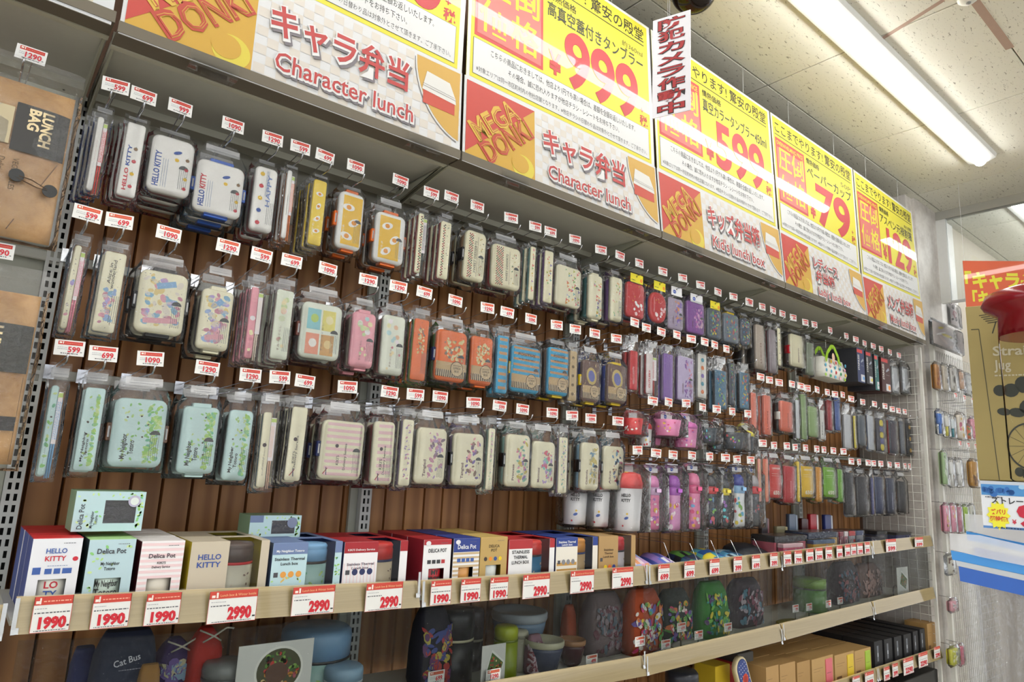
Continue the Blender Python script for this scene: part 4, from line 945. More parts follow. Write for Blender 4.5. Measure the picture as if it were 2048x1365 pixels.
def tumbler(x0, x1, z0, z1, Y, body, cap, label, txt=None, handle=False, hk='w', art=None, nm='tumbler', tilt=0., top=.03, film=True):
    w, h = x1 - x0, z1 - z0; r = w / 2; t = empty(nm, ((x0 + x1) / 2, Y, z0), (0, tilt, 0)); hc = h * (.72 if cap else 1)
    if cap: MB().lathe([(r * .8, 0), (r * .84, .003), (r * .97, hc)], 20).build('cup_body', mat(body, .3), t)
    else: MB().lathe([(r * .78, 0), (r * .84, .003), (r, hc), (r * .95, hc), (r * .8, .01), (.001, .008)], 20).build('cup_body', mat(body, .3), t)
    if cap: MB().lathe([(r * .99, hc), (r * .99, hc + (h - hc) * .35), (r * .86, h - .008), (r * .5, h)], 20).build('lid', mat(cap, .28), t)
    if handle:
        b = MB(); b.tube([(r * .9, 0, h * .8), (r * 1.5, 0, h * .78), (r * 1.72, 0, h * .5), (r * 1.5, 0, h * .22), (r * .9, 0, h * .18)], .0045, 8); b.build('handle', mat(body, .3), t)
    a = Art(.0003); va = -math.atan2(x0 - CP.x, Y - CP.y)
    if txt:
        for i, s in enumerate(txt.split('/')): a.text(s, 0, hc * (.80 - .12 * i), .011, '#26262a', .04, al='c', w=.034, k=2)
    rd = random.Random(int(x0 * 1e4) + 5)
    for i in range(12 if art else 0):
        a.ell(rd.uniform(-r, r) * .9, rd.uniform(hc * .08, hc * .9), rd.uniform(.002, .006), rd.uniform(.002, .006), rd.choice(art), 0, 2, 8)
    if txt: a.ell(-.012, hc * .12, .0035, .0035, '#c2202c', 0, 2); a.ell(.002, hc * .30, .009, .005, '#2f55a8', .3, 2); a.ell(.005, hc * .40, .004, .004, '#efc42e', 0, 2)
    if a.p: a.build('print', t, mp=lambda u, v, k, r=r: V((r * (.84 + .14 * v / hc) + .001 + k) * math.sin(u / r + va), -(r * (.84 + .14 * v / hc) + .001 + k) * math.cos(u / r + va), v))
    if cap and txt: MB().lathe([(.008, 0), (.008, .004), (.001, .004)], 12).build('lid_button', mat('#f0cf25', .3), t, (r * .5 * math.sin(va), r * .5 * math.cos(va) * -1, h - .004))
    if film: bagfilm(t, w, h, r * 2, top, int(x0 * 777) + 3, hk)
    tag(t, label, 'cup' if nm != 'mug' else 'mug', 'bagged cups and mugs'); return t
PK = ['#f7d2e2', '#e0407e', '#fbeaf2', '#b05ab8', '#f5c542']; DKP = ['#3f7fb0', '#7fb84a', '#c84a50', '#5ac8d0', '#8a50a8']
g = lambda *a: WR('M', *a, .12)
bottle(*g(605, 640, 775, 1105), .12, '#ee7fb0', '#dfb6e0', '#e889c4', PK, 'pink water bottle with lilac collar, leftmost of the three pink ones')
bottle(*g(798, 640, 945, 1110), .12, '#e49ad0', '#b758c8', '#a347b8', PK, 'pink water bottle with vivid purple cap')
bottle(*g(968, 620, 1115, 1100), .12, '#ef86b4', '#e8508c', '#ee7aa8', PK + ['#f0b040', '#7ab0e0'], 'pink water bottle with hot pink cap')
bottle(*g(1122, 640, 1240, 1080), .12, '#1e2430', '#d8323a', '#2c2c34', DKP, 'black water bottle with red collar', 'g')
bottle(*g(1248, 660, 1335, 1080), .12, '#242c38', '#f0dc30', '#33363c', DKP, 'slim black water bottle with yellow collar', 'g')
bottle(*g(1352, 630, 1495, 1080), .12, '#eef2f4', '#8fc0ec', '#2b3a9c', ['#5ab4d8', '#e0c83a', '#c84a50', '#7fb84a'], 'white water bottle with sky blue collar and navy cap')
bottle(*g(1502, 640, 1605, 1080), .12, '#34363c', '#d8323a', '#a8a4a8', ['#c84a50', '#606470', '#8a3038'], 'dark water bottle with red collar beside the coral packs')
KW = '#e9e8ea'
tumbler(*g(385, 610, 565, 1110), .12, KW, '#d62b2b', 'front white HELLO KITTY tumbler with red lid', 'HELLO/KITTY', False, 'g')
tumbler(*g(235, 640, 375, 1085), .16, KW, '#d62b2b', 'white lettered tumbler half hidden behind the front one', 'HELLO/KITTY', False, 'g')
tumbler(*g(90, 650, 235, 1075), .19, KW, '#d62b2b', 'white lettered tumbler hanging below the blue cream lunch boxes', 'HELLO/KITTY', False, 'g')
tumbler(*g(440, 155, 555, 305), .10, '#d8262c', None, 'red mug with round handle', None, True, 'g', ['#f4f0ea', '#b01820'], 'mug')
tumbler(*g(625, 190, 695, 405), .13, '#efefee', '#d62b2b', 'small white children cup with red rim and blue base', None, False, 'g', ['#2f55a8', '#efc42e', '#d62b2b'])
tumbler(*g(705, 165, 862, 320), .10, '#ea86b8', None, 'pink mug, upper one of the pink pair', None, False, 'w', PK, 'mug')
tumbler(*g(710, 240, 860, 395), .19, '#d974a8', None, 'pink mug behind and below the upper pink mug', None, False, 'w', PK, 'mug')
tumbler(*g(885, 180, 1010, 415), .10, '#ea8ac0', '#d868b8', 'pink tumbler with magenta lid', None, False, 'w', PK)
tumbler(*g(1045, 235, 1172, 375), .10, '#22303c', None, 'dark mug with teal print', None, False, 'g', DKP, 'mug')
tumbler(*g(1182, 222, 1245, 430), .10, '#39424e', '#d8323a', 'slim dark cup with red lid', None, False, 'g', DKP)
tumbler(*g(1255, 275, 1395, 430), .10, '#202632', None, 'wide black mug with blue print', None, False, 'g', DKP, 'mug')
tumbler(*g(1408, 258, 1500, 450), .10, '#2c3a44', '#ecdc30', 'dark cup with yellow lid', None, False, 'g', DKP)
KT = [(705, 10, '499', 'red mug'), (840, 20, '599', 'small white children cup'), (990, 30, '599', 'upper pink mug'), (1130, 65, '599', 'pink tumbler with magenta lid'), (1250, 80, '499', 'dark mug with teal print'), (1383, 100, '499', 'wide black mug'), (1515, 120, '499', 'dark cup with yellow lid'),
      (575, 430, '999', 'front white tumbler'), (733, 455, '999', 'leftmost pink bottle'), (878, 470, '999', 'pink bottle with purple cap'), (1040, 475, '999', 'pink bottle with hot pink cap'), (1190, 485, '999', 'black bottle with red collar'), (1325, 495, '999', 'bottle with yellow collar'), (1423, 508, '999', 'white bottle with blue collar'), (1540, 515, '999', 'dark bottle with red collar')]
for x, y, p, d in KT:
    q = PY(*px('M', x, y), .045); hook(q.x + .004, q.x, q.z, p, 'hook with %s card above the %s' % (p, d), '#d2502f')
for cr, x, y, d in (('N', 724, 340, 'green handled bag, card at its strap'), ('N', 878, 395, 'gap right of the green handles'), ('N', 1035, 450, 'first dark thermos carton'), ('N', 1128, 485, 'navy thermos carton'), ('N', 1213, 523, 'black thermos carton'), ('N', 1298, 550, 'teal thermos carton, third of four'), ('N', 1375, 577, 'rust thermos carton'), ('N', 1460, 608, 'first silver case'), ('N', 1548, 640, 'last silver case'),
                    ('O', 1430, 505, 'dark zone left of the last pouch'), ('O', 1500, 512, 'last black pouch, left card'), ('O', 1540, 515, 'last black pouch, right card')):
    q = PY(*px(cr, x, y), .045); hook(q.x + .003, q.x, q.z, '1290' if cr == 'N' else '599', 'hook with small price card above the ' + d)
# green handled cloth bag
x0, x1, z0, z1 = WR('N', 800, 640, 1040, 900, .08); w, h = x1 - x0, z1 - z0
t = empty('lunch_tote', ((x0 + x1) / 2, .08, z0), (0, .02, 0))
b = MB(); b.loft([[(-w * .42, 0, 0), (w * .42, 0, 0), (w * .42, .09, 0), (-w * .42, .09, 0)], [(-w * .5, -.004, h * .35), (w * .5, -.004, h * .35), (w * .5, .095, h * .35), (-w * .5, .095, h * .35)], [(-w * .42, .012, h), (w * .42, .012, h), (w * .42, .075, h), (-w * .42, .075, h)]], 0, None, True); b.build('cloth_body', mat('#f2f0e6', .8), t)
a = Art(); rd = random.Random(3)
for i in range(5):
    for j in range(4):
        cx, cz = -w * .4 + w * .2 * i + (.008 if j % 2 else 0), .010 + j * h * .24; c = rd.choice(['#d8262c', '#9ccc2c', '#2a9c58', '#f0a8c0', '#5ab4d8', '#f0c030'])
        a.ell(cx, cz, .010, .0085, c, 0, 1, 9); a.rect(cx - .008, cz - .011, cx - .004, cz, c, 1); a.rect(cx + .003, cz - .011, cx + .007, cz, c, 1)
a.clip(-w * .47, 0, w * .47, h * .95).build('print', t, y=-.004)
for yy in (.008, .08):
    b = MB(); P_ = [(-w * .3, yy, h * .75), (-w * .22, yy, h * 1.25), (-w * .05, yy, h * 1.62), (w * .06, yy, h * 1.62), (w * .22, yy, h * 1.2), (w * .3, yy, h * .75)]
    for i in range(5):
        p, q = Vector(P_[i]), Vector(P_[i + 1]); d = (q - p).normalized(); s = V(-d.z, 0, d.x) * .011
        b.add([p - s, q - s, q + s, p + s], [(0, 1, 2, 3)]); b.add([v + V(0, .002, 0) for v in (p - s, q - s, q + s, p + s)], [(3, 2, 1, 0)])
    b.build('handle', mat('#9cc822', .7), t)
MB().tube([(0, .045, h * 1.6), (0, .045, 2.236 - z0)], .002, 5).build('hang_loop', mat('#d8d8d0', .5), t); q = PY(*px('N', 635, 318), .045); hook((x0 + x1) / 2, q.x, q.z, '1290', 'hook with small price card holding the green handled bag')
a = Art(); a.ell(-w * .12, h * 1.02, .016, .024, '#e6bfa0', .2, 1, 16); a.fine(-w * .2, h * 1.03, .02, '#8a6a5a', .001, 2); a.build('paper_tag', t, y=-.010)
tag(t, 'white cloth lunch bag with colourful spots and lime green handles', 'bag')
# hanging thermos cartons
for (xa, ya, xb, yb, c1, c2, ds) in ((1135, 560, 1222, 915, '#2a3560', '#c83a3a', 'navy thermos carton with red top, leftmost of four'), (1222, 590, 1300, 930, '#2a2a30', '#c83a3a', 'black thermos carton with white side lettering'), (1305, 625, 1362, 985, '#2f6a68', '#d84a44', 'teal thermos carton, third of four'), (1372, 650, 1475, 1010, '#4a2a28', '#c03a3a', 'rust brown thermos carton')):
    x0, x1, z0, z1 = WR('N', xa, ya, xb, yb, .07); w, h = x1 - x0, z1 - z0; t = empty('thermos_carton', (x0, .07, z0))
    MB().box(0, w, 0, .16, 0, h, 0, None, .0015).build('carton', mat('#3a3b42' if c1 != '#4a2a28' else c1, .5), t)
    a = Art(); a.rect(.001, .001, w - .001, h - .001, c1, 1); a.rect(.001, h * .86, w * .75, h * .96, c2, 2); a.text('STAINLESS', w * .3, h * .35, w * .2, '#e4e2dc', .02, 90, w=h * .45, k=2); a.rect(w * .45, h * .04, w * .95, h * .24, '#cfd0d6', 2); a.ell(w * .8, h * .14, w * .12, w * .12, {'#2a3560': '#5aa0e0', '#2a2a30': '#e8d83a', '#2f6a68': '#5ac0a8', '#4a2a28': '#f0903a'}[c1], 0, 3, 12); a.fine(w * .5, h * .5, w * .4, '#b0b0b6', .0015, 2)
    a.poly([(w * .55, h * .58), (w * .9, h * .66), (w * .8, h * .72), (w * .5, h * .62)], '#9aa0b0', 2)
    a.build('print', t); MB().tube([(w * .5, .01, h), (w * .5, .01, h + .05)], .0015, 5).build('hang_loop', mat('#c8c8cc', .4), t)
    tag(t, ds, 'carton', 'hanging thermos cartons')
for (xa, ya, xb, yb, ds) in ((1482, 735, 1560, 1020, 'clear silver blister case, left of two'), (1585, 745, 1665, 1018, 'clear silver blister case nearest the grid')):
    x0, x1, z0, z1 = WR('N', xa, ya, xb, yb, .08); w, h = x1 - x0, z1 - z0; t = empty('blister_case', ((x0 + x1) / 2, .08, z0))
    b = MB(); slab(b, w, h, .03, .015); b.build('case', mat('silver', .25, .6), t)
    b = MB(); slab(b, w * .8, h * .85, .003, .012, -.003, h / 2, .002); b.build('front_panel', mat('#dfe2e6', .15, .3), t)
    film_mesh(w, h, .03, .04, .006, 5, 4, 6).build('plastic_bag', FILM, t)
    tag(t, ds, 'case', 'silver blister cases')

# ================================================================== CARTONS ON THE UPPER SHELF
def shz(x, zs):
    q = min(zs, key=lambda e: 0 if e[0] <= x <= e[2] else min(abs(x - e[0]), abs(x - e[2])))
    return q[1] + (q[3] - q[1]) * (x - q[0]) / (q[2] - q[0])
def carton_pot(tl, tr, face, top, side, lines, jar, jt, desc, cr, stripes=None, deco=None, n=2, depth=.085):
    p = PY(*px(cr, *tl), .032); q = PY(*px(cr, *tr), .032); z0 = shz(p.x, SHZ1); w, h = q.x - p.x - .002, (p.z + q.z) / 2 - z0
    t = empty('jar_carton', (p.x, .032, z0)); d = depth
    b = MB(); c = side
    b.box(0, .0012, 0, d, 0, h, 0, c); b.box(w - .0012, w, 0, d, 0, h, 0, c); b.box(0, w, d - .001, d, 0, h, 0, c); b.box(0, w, 0, d, 0, .001, 0, c); b.box(-.0003, w + .0003, -.0003, d, h - .001, h, 0, top)
    wx0, wx1, wz0, wz1 = w * .22, w * .78, h * .08, h * .46
    for (a0, a1, b0, b1) in ((0, wx0, 0, h - .001), (wx1, w, 0, h - .001), (wx0, wx1, 0, wz0), (wx0, wx1, wz1, h - .001)): b.box(a0, a1, -.0012, 0, b0, b1, 0, face)
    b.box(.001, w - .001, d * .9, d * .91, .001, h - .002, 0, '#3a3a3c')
    b.build('carton', INK, t)
    r = min(w, d) * .40
    MB().lathe([(r * .8, .002), (r * .92, .006), (r, h * .42), (r * .9, h * .46), (r * .9, h * .5)], 18, (w / 2, r + .004, 0)).build('jar', mat(jar, .2), t)
    a = Art(.0003)
    if stripes:
        for i in range(12):
            z = h * .97 - i * h * .08
            for (s0, s1) in (((0, w),) if z > wz1 + .004 or z < wz0 else ((0, wx0), (wx1, w))): a.rect(s0 + .0005, z - h * .04, s1 - .0005, z, stripes, 1)
    if deco == 'leaf':
        rd = random.Random(4); blobs(a, rd, .001, h * .5, w - .001, h - .002, LEAF[:3], 9, .0028, .0045, 1); blobs(a, rd, .001, 0, w * .2, h * .5, LEAF, 7, .0025, .004, 1); blobs(a, rd, wx1, 0, w - .001, h * .5, LEAF, 7, .0025, .004, 1)
    if deco == 'blue':
        for i, (s, e) in enumerate(((.08, .24), (.32, .46), (.50, .63), (.67, .86))): a.rect(w * s, h * .53, w * e, h * (.60 if i else .62), '#3d5fa8', 2)
        a.fine(w * .36, h * .635, w * .4, '#8090b8', .0012, 2); a.ell(w * .9, h * .72, .005, .0045, '#c8283a', 0, 2)
    if deco == 'dots': 
        for i in range(4): a.ell(w * (.2 + .18 * i), h * .58, w * .06, w * .06, ['#3a3230', '#f0902a', '#33508c', '#f0cf25'][i], 0, 2, 12)
    if deco == 'icons':
        for i in range(4): a.rect(w * (.15 + .17 * i), h * .55, w * (.28 + .17 * i), h * .62, ['#3a3a3e', '#3a3a3e', '#3a3a3e', '#b83238'][i] if face != '#f1f0f2' or top != '#2c3f8c' else '#3d5fa8', 2)
    if deco == 'icons': a.rect(0, h * (.74 if top == '#2c3f8c' else .9), w, h - .001, top if top != '#a5222c' else '#b02530', 2); a.ell(w * .16, h * .93, w * .09, w * .07, '#e8e6ea', 0, 3, 14)
    for (s, y, hh, c, wf) in lines: a.text(s, w * .5, h * y, h * hh, c, .02, al='c', w=w * wf, k=4)
    a.fine(w * .62, h * .93, w * .25, '#6a6a70', .0012, 3); a.ell(w * .78, h * .1, w * .09, h * .03, '#b8aac0', 0, 3, 12)
    a.build('print', t, y=-.0012)
    a = Art(.0003)
    for i, s in enumerate(jt.split('/')): a.text(s, 0, h * (.34 - .12 * i), h * .09, ['#c8283a', '#3d5fa8'][i % 2] if jar == '#eceadf' else '#3c3a3a', .02, al='c', w=r * 1.3 if len(s) > 2 else r * .7, k=1)
    if jar != '#eceadf': blobs(a, random.Random(8), -r, h * .05, r, h * .25, {'#d9ece0': LEAF, '#f0e8d8': ['#f0c8c8', '#c8283a'], '#c03038': ['#7a1a20', '#e8d8c8'], '#e8a860': ['#c87830', '#f4e8d0']}.get(jar, ['#d8d0c0', '#8a8a84']), 10, .003, .006, 1)
    if a.p: o = a.build('jar_print', t, mp=lambda u, v, k, r=r: V(w / 2 + r * 1.0 * math.sin(u / r), r + .004 - r * 1.0 * math.cos(u / r) - k - .0006, v))
    tag(t, desc, 'carton', 'cartons on the upper shelf')
    for k in range(n):
        c2 = dup(t, (p.x + random.uniform(-.002, .002), .032 + (d + .004) * (k + 1), z0)); tag(c2, ' '.join(desc.split(',')[0].split()[:10]) + [', next one behind it', ', rearmost one behind it'][k], 'carton', 'cartons on the upper shelf')
def carton_side(tl, tm, te, tr, cr, cr2, cr3, face, cap, side, lines, can, desc, deco=None, n=1, d=.11):
    """left printed panel tl-tm, opening, right post te-tr"""
    p = PY(*px(cr, *tl), .032); m_ = PY(*px(cr2, *tm), .032); e = PY(*px(cr3, *te), .032); q = PY(*px(cr3, *tr), .032); z0 = shz(p.x, SHZ1)
    w, h = q.x - p.x - .002, (p.z + q.z) / 2 - z0; a1 = m_.x - p.x; a2 = e.x - p.x
    t = empty('lunch_jar_carton', (p.x, .032, z0)); b = MB()
    b.box(0, .0012, 0, d, 0, h, 0, side); b.box(w - .0012, w, 0, d, 0, h, 0, side); b.box(0, w, d - .001, d, 0, h, 0, side); b.box(0, w, 0, d, 0, .001, 0, side)
    b.box(0, a1, 0, d, h - .001, h, 0, cap); b.box(a2, w, 0, d, h - .001, h, 0, cap); b.box(a1, a2, d * .75, d, h - .001, h, 0, cap)
    b.box(0, a1, -.0012, 0, 0, h - .001, 0, face); b.box(a2, w, -.0012, 0, 0, h - .001, 0, face); b.build('carton', INK, t)
    r = min(w, d) * .46 if False else d * .44; cx = (a1 + a2) / 2 - .012; c1, c2, c3 = can
    MB().lathe([(r * .96, .002), (r, .006), (r, h * .60)], 22, (cx, r + .006, 0)).build('can_body', mat(c1, .35), t)
    MB().lathe([(r * 1.01, h * .60), (r * 1.01, h * .645)], 22, (cx, r + .006, 0)).build('can_band', mat(c3, .35), t)
    MB().lathe([(r, h * .645), (r, h * .82), (r * .97, h * .84), (r * .97, h * .86), (r * .99, h * .90), (r * .9, h * .94), (r * .2, h * .945)], 22, (cx, r + .006, 0)).build('can_lid', mat(c2, .35), t)
    a = Art(.0003)
    if cap != face: a.rect(0, h * .8, a1, h - .001, cap, 1); a.rect(a2, h * .8, w, h - .001, cap, 1)
    if deco == 'leaf': blobs(a, random.Random(2), .001, .002, a1 - .001, h * .45, LEAF[:3] + ['#e9c46a'], 14, .0025, .0045, 1); blobs(a, random.Random(5), a2, .002, w, h * .75, LEAF, 14, .0022, .004, 1)
    if deco == 'stripes':
        for i in range(10): a.rect(.002 + i * a1 / 10, .002, .0035 + i * a1 / 10, h * .62, '#f0cfd2', 1)
    if deco == 'bars':
        for i in range(3): a.rect(.004, h * (.1 + .14 * i), a1 - .003, h * (.17 + .14 * i), '#c99a50', 1)
    if deco == 'fruit': a.ell(a1 * .18, h * .22, .0055, .005, '#efc42e', 0, 2, 12); a.ell(a1 * .82, h * .22, .0055, .005, '#c8283a', 0, 2, 12)
    if deco in ('leaf', 'stripes', 'icons', 'bars', 'dots'):
        cc = {'leaf': '#e6a04a', 'stripes': '#2c3563', 'icons': '#26262a', 'bars': '#8a8a90', 'dots': None}[deco]
        for i in range(3): a.ell(a1 * (.35 + .22 * i), h * (.46 if deco != 'dots' else .28), a1 * .085, a1 * .085, cc or ['#efcf25', '#e8702a', '#2c3f8c'][i], 0, 2, 12)
        a.rect(a1 * .08, h * .42, a1 * .2, h * .5, '#4a4a50', 2)
    for (s, y, hh, c, wf) in lines: a.text(s, a1 * .5, h * y, h * hh, c, .02, al='c', w=a1 * wf, k=3)
    a.build('print', t, y=-.0012)
    a = Art(.0003); blobs(a, random.Random(9), -r * .8, .01, r * .8, h * .5, {'leaf': LEAF, 'stripes': ['#f0e0c8', '#8a6a58']}.get(deco, ['#e8dcc8', '#7a5a50']), 10, .003, .007, 1)
    a.build('can_print', t, mp=lambda u, v, k, r=r: V(cx + r * math.sin(u / r), r + .006 - r * math.cos(u / r) - k - .0006, v))
    MB().add([(a1, -.0006, 0), (a2, -.0006, 0), (a2, -.0006, h), (a1, -.0006, h)], [(0, 1, 2, 3)]).build('window_film', ACRYL, t)
    tag(t, desc, 'carton', 'cartons on the upper shelf')
    for k in range(n):
        c2_ = dup(t, (p.x + random.uniform(-.002, .002), .032 + (d + .004) * (k + 1), z0)); tag(c2_, ' '.join(desc.split(',')[0].split()[:10]) + ', another one behind it', 'carton', 'cartons on the upper shelf')
carton_pot((215, 447), (545, 430), '#e9eaf0', '#cf2b30', '#3a4f9c', [('HELLO', .80, .065, '#3d5fa8', .42), ('KITTY', .70, .065, '#c8283a', .42)], '#eceadf', 'LO/TY', 'white HELLO KITTY carton with red top and jar window', 'C', deco='blue')
carton_pot((578, 450), (885, 440), '#bcd6de', '#a8d08a', '#3c4a40', [('Delica Pot', .80, .07, '#3c3c44', .62), ('My Neighbor', .64, .045, '#2c2c30', .4), ('Totoro', .57, .045, '#2c2c30', .24)], '#d9ece0', 'My Neighbor/Totoro', 'pale blue leaf patterned Delica Pot carton standing on the shelf', 'C', deco='leaf')
carton_pot((915, 463), (1197, 452), '#f3eff0', '#ece6e6', '#5a1a24', [('Delica Pot', .75, .065, '#4a3a44', .62), ("KIKI'S", .66, .035, '#4a3a44', .2), ('Delivery Service', .6, .035, '#4a3a44', .42)], '#f0e8d8', '', 'pink striped Delica Pot carton', 'C', stripes='#f1d3d6')
carton_side((1235, 460), (1480, 455), (148, 402), (208, 412), 'C', 'C', 'F', '#c9bda9', '#c9bda9', '#d8c234', [('HELLO', .72, .085, '#33509c', .6), ('KITTY', .60, .085, '#33509c', .62)], ('#ece6d0', '#5a4a44', '#d42a30'), 'beige HELLO KITTY carton holding a brown topped lunch jar', 'fruit')
carton_side((228, 427), (462, 418), (648, 408), (698, 415), 'F', 'F', 'F', '#bfdce4', '#6f82ac', '#49598c', [('My Neighbor Totoro', .84, .04, '#eef0f4', .8), ('Stainless Thermal', .70, .05, '#26282c', .86), ('Lunch box', .62, .05, '#26282c', .5)], ('#b6dcd6', '#7fb0dc', '#3a302c'), 'blue headed leaf carton holding a light blue lunch jar', 'leaf')
carton_side((708, 422), (935, 412), (1085, 402), (1138, 408), 'F', 'F', 'F', '#f1eef2', '#a5222c', '#3a3f68', [("KIKI'S Delivery Service", .84, .035, '#f0e6e8', .8), ('Stainless Thermal', .58, .045, '#5a4a5c', .8), ('Lunch box', .51, .045, '#5a4a5c', .5)], ('#ecd9b8', '#cf2a26', '#26305c'), 'red headed white carton holding a red topped lunch jar', 'stripes')
carton_pot((1242, 405), (1430, 400), '#f1f0f2', '#a5222c', '#8e1c28', [('DELICA POT', .76, .07, '#2c2c30', .66)], '#c03038', 'MY/MOM', 'white DELICA POT carton with dark red side and top', 'F', deco='icons')
carton_pot((190, 230), (400, 222), '#f1f0f2', '#2c3f8c', '#2c2c34', [('Delica Pot', .80, .085, '#e9ebf2', .7)], '#e8a860', '', 'navy topped Delica Pot carton with tan stripes', 'K', stripes='#cdb48e', deco='icons')
carton_pot((403, 222), (618, 212), '#c0a060', '#cfb26a', '#a8862f', [('DELICA', .80, .055, '#5a4a2c', .4), ('POT', .72, .055, '#5a4a2c', .22)], '#e6ebe8', '', 'kraft brown DELICA POT carton with coloured dots', 'K', deco='dots')
carton_side((628, 240), (812, 232), (948, 222), (990, 226), 'K', 'K', 'K', '#efeef0', '#b02a30', '#a02830', [('STAINLESS', .70, .07, '#2c2c30', .74), ('THERMAL', .59, .07, '#2c2c30', .6), ('LUNCH BOX', .48, .07, '#2c2c30', .74)], ('#2f7fae', '#d8352c', '#26222a'), 'white STAINLESS THERMAL LUNCH BOX carton with red and blue jar', 'none')
carton_side((1000, 224), (1168, 216), (1288, 210), (1330, 213), 'K', 'K', 'K', '#ece6da', '#27408c', '#1d2c60', [('Stainless Thermal', .88, .05, '#e9ebf2', .8), ('Lunch box', .82, .05, '#e9ebf2', .5)], ('#d9b888', '#d8923c', '#2c3f7c'), 'navy headed carton holding an amber topped jar', 'bars')
carton_side((1336, 214), (1488, 207), (1592, 200), (1628, 198), 'K', 'K', 'K', '#b28f5c', '#b28f5c', '#a07f4c', [('Stainless', .66, .05, '#5c4326', .5), ('Thermal', .58, .05, '#5c4326', .42), ('Lunch box', .50, .05, '#5c4326', .55)], ('#e9dfe6', '#c8242c', '#3a3a48'), 'plain kraft carton holding a red topped jar, rightmost carton of the row', 'dots')
# two cartons lying on top
def topbox(cr, x1, y1, x2, y2, Y, nm, desc, full):
    x0, x1_, z0, z1 = WR(cr, x1, y1, x2, y2, Y); w, h = x1_ - x0, z1 - z0; d = .085; t = empty(nm, (x0, Y, z0)); b = MB()
    b.box(0, w, .001, d, 0, h, 0, '#8fae8c'); wx0, wx1, wz0, wz1 = w * .42, w * .88, h * .2, h * .78
    for (a0, a1, b0, b1) in ((0, wx0, 0, h), (wx1, w, 0, h), (wx0, wx1, 0, wz0), (wx0, wx1, wz1, h)): b.box(a0, a1, -.0012, .0015, b0, b1, 0, '#bcd8de')
    b.box(wx0, wx1, .0002, .0009, wz0, wz1, 0, '#3a3840'); b.build('carton', INK, t)
    MB().add([(wx0, -.0005, wz0), (wx1, -.0005, wz0), (wx1, -.0005, wz1), (wx0, -.0005, wz1)], [(0, 1, 2, 3)]).build('window_film', FILM, t)
    a = Art(.0003); blobs(a, random.Random(6), .001, .001, w * .4, h - .001, LEAF[:3], 10, .0025, .004, 1); blobs(a, random.Random(7), w * .88, .001, w - .001, h - .001, LEAF, 22, .0025, .0042, 1); blobs(a, random.Random(17), w * .4, h * .79, w * .9, h - .001, LEAF, 8, .0022, .003, 1)
    if full:
        a.text('Delica Pot', w * .14, h * .06, h * .12, '#3c3c44', .01, 90, w=h * .62, k=3); a.text('My Neighbor', w * .28, h * .08, h * .07, '#2c2c30', .01, 90, w=h * .42, k=3); a.text('Totoro', w * .34, h * .16, h * .07, '#2c2c30', .01, 90, w=h * .24, k=3)
        a.ell(w * .84, h * .76, h * .15, h * .15, '#b9b4cc', 0, 3, 18); a.ell(w * .84, h * .76, h * .1, h * .1, '#dfe6e2', 0, 4, 14)
    else: a.rect(0, h * .7, w * .25, h, '#6f7fa4', 2); a.ell(w * .82, h * .68, h * .24, h * .24, '#7f88a4', 0, 3, 18)
    a.build('print', t, y=-.0012); tag(t, desc, 'carton', 'cartons on the upper shelf'); return t
topbox('C', 495, 137, 905, 392, .075, 'jar_carton', 'Delica Pot carton lying on its side on top of two others', True)
topbox('F', 72, 242, 400, 392, .17, 'lunch_jar_carton', 'leaf patterned carton lying behind and above the blue headed one', False)

# price cards slid into the rail
def railcard(cr, x1, y1, x2, y2, price, where, wide=False, Y=-.017, red='#cc4436'):
    p = PY(*px(cr, x1, y1), Y); q = PY(*px(cr, x2, y2), Y); w = q.x - p.x; h = p.z - q.z
    t = empty('price_label', (p.x, Y - .002, q.z)); MB().box(0, w, 0, .0008, 0, h).build('card', mat('paper', .35), t)
    a = Art(.0003); a.rect(0, h * .76, w, h, red, 1); a.rect(0, 0, .0008, h, red, 1); a.rect(w - .0008, 0, w, h, red, 1); a.rect(0, 0, w, .0008, red, 1)
    a.rect(w * .05, h * .8, w * .09 + .003, h * .88, '#f6e8e0', 2); a.rect(w * .14, h * .79, w * .18, h * .96, '#f6e8e0', 2)
    if wide: a.text('Lunch box & Winter bottle', w * .22, h * .825, h * .08, '#f3c490', 0, w=w * .74, k=2)
    else: a.fine(w * .24, h * .86, w * .7, '#efb49a', h * .03, 2)
    big = h * (.36 if wide else .3)
    if w > .02: a.text(price, w * .9, h * .12, big, '#cc2030', .06, al='r', w=w * (.5 if wide else .72), k=2); a.rect(w * .91, h * .12, w * .97, h * .17, '#333', 2) if False else a.rect(w * .92, h * .13, w * .98, h * .18, '#333333', 2)
    a.fine(w * .05, h * .66, w * .3, '#9a9aa2', .0012, 1); a.fine(w * .05, h * .54, w * (.9 if not wide else .38), '#55555c', .002, 1); a.fine(w * .1, h * .05, w * .8, '#4a4a50', .0014, 1)
    a.build('print', t); tag(t, '%s price label on the rail, %s' % (price, where), 'price label', 'price labels on the wood rails')
RC = [('C', 225, 818, 440, 1030, '1990', 'below the white jar carton'), ('C', 605, 808, 818, 1005, '1990', 'below the pale blue carton'), ('C', 945, 800, 1142, 985, '1990', 'below the pink striped carton'),
      ('C', 1348, 785, 1636, 965, '2990w', 'below the beige carton'), ('F', 358, 728, 625, 895, '2990w', 'below the blue headed carton'), ('F', 852, 703, 1085, 868, '2990w', 'below the red headed carton'),
      ('K', 8, 565, 158, 745, '1990', 'below the dark red sided carton'), ('K', 246, 552, 392, 725, '1990', 'below the navy topped carton'), ('K', 476, 540, 610, 705, '1990', 'below the kraft carton with dots'),
      ('K', 735, 518, 940, 688, '2990w', 'below the red and blue jar'), ('K', 1110, 488, 1292, 648, '2990w', 'below the amber topped jar'), ('K', 1440, 463, 1603, 610, '2990w', 'below the red topped kraft jar')]
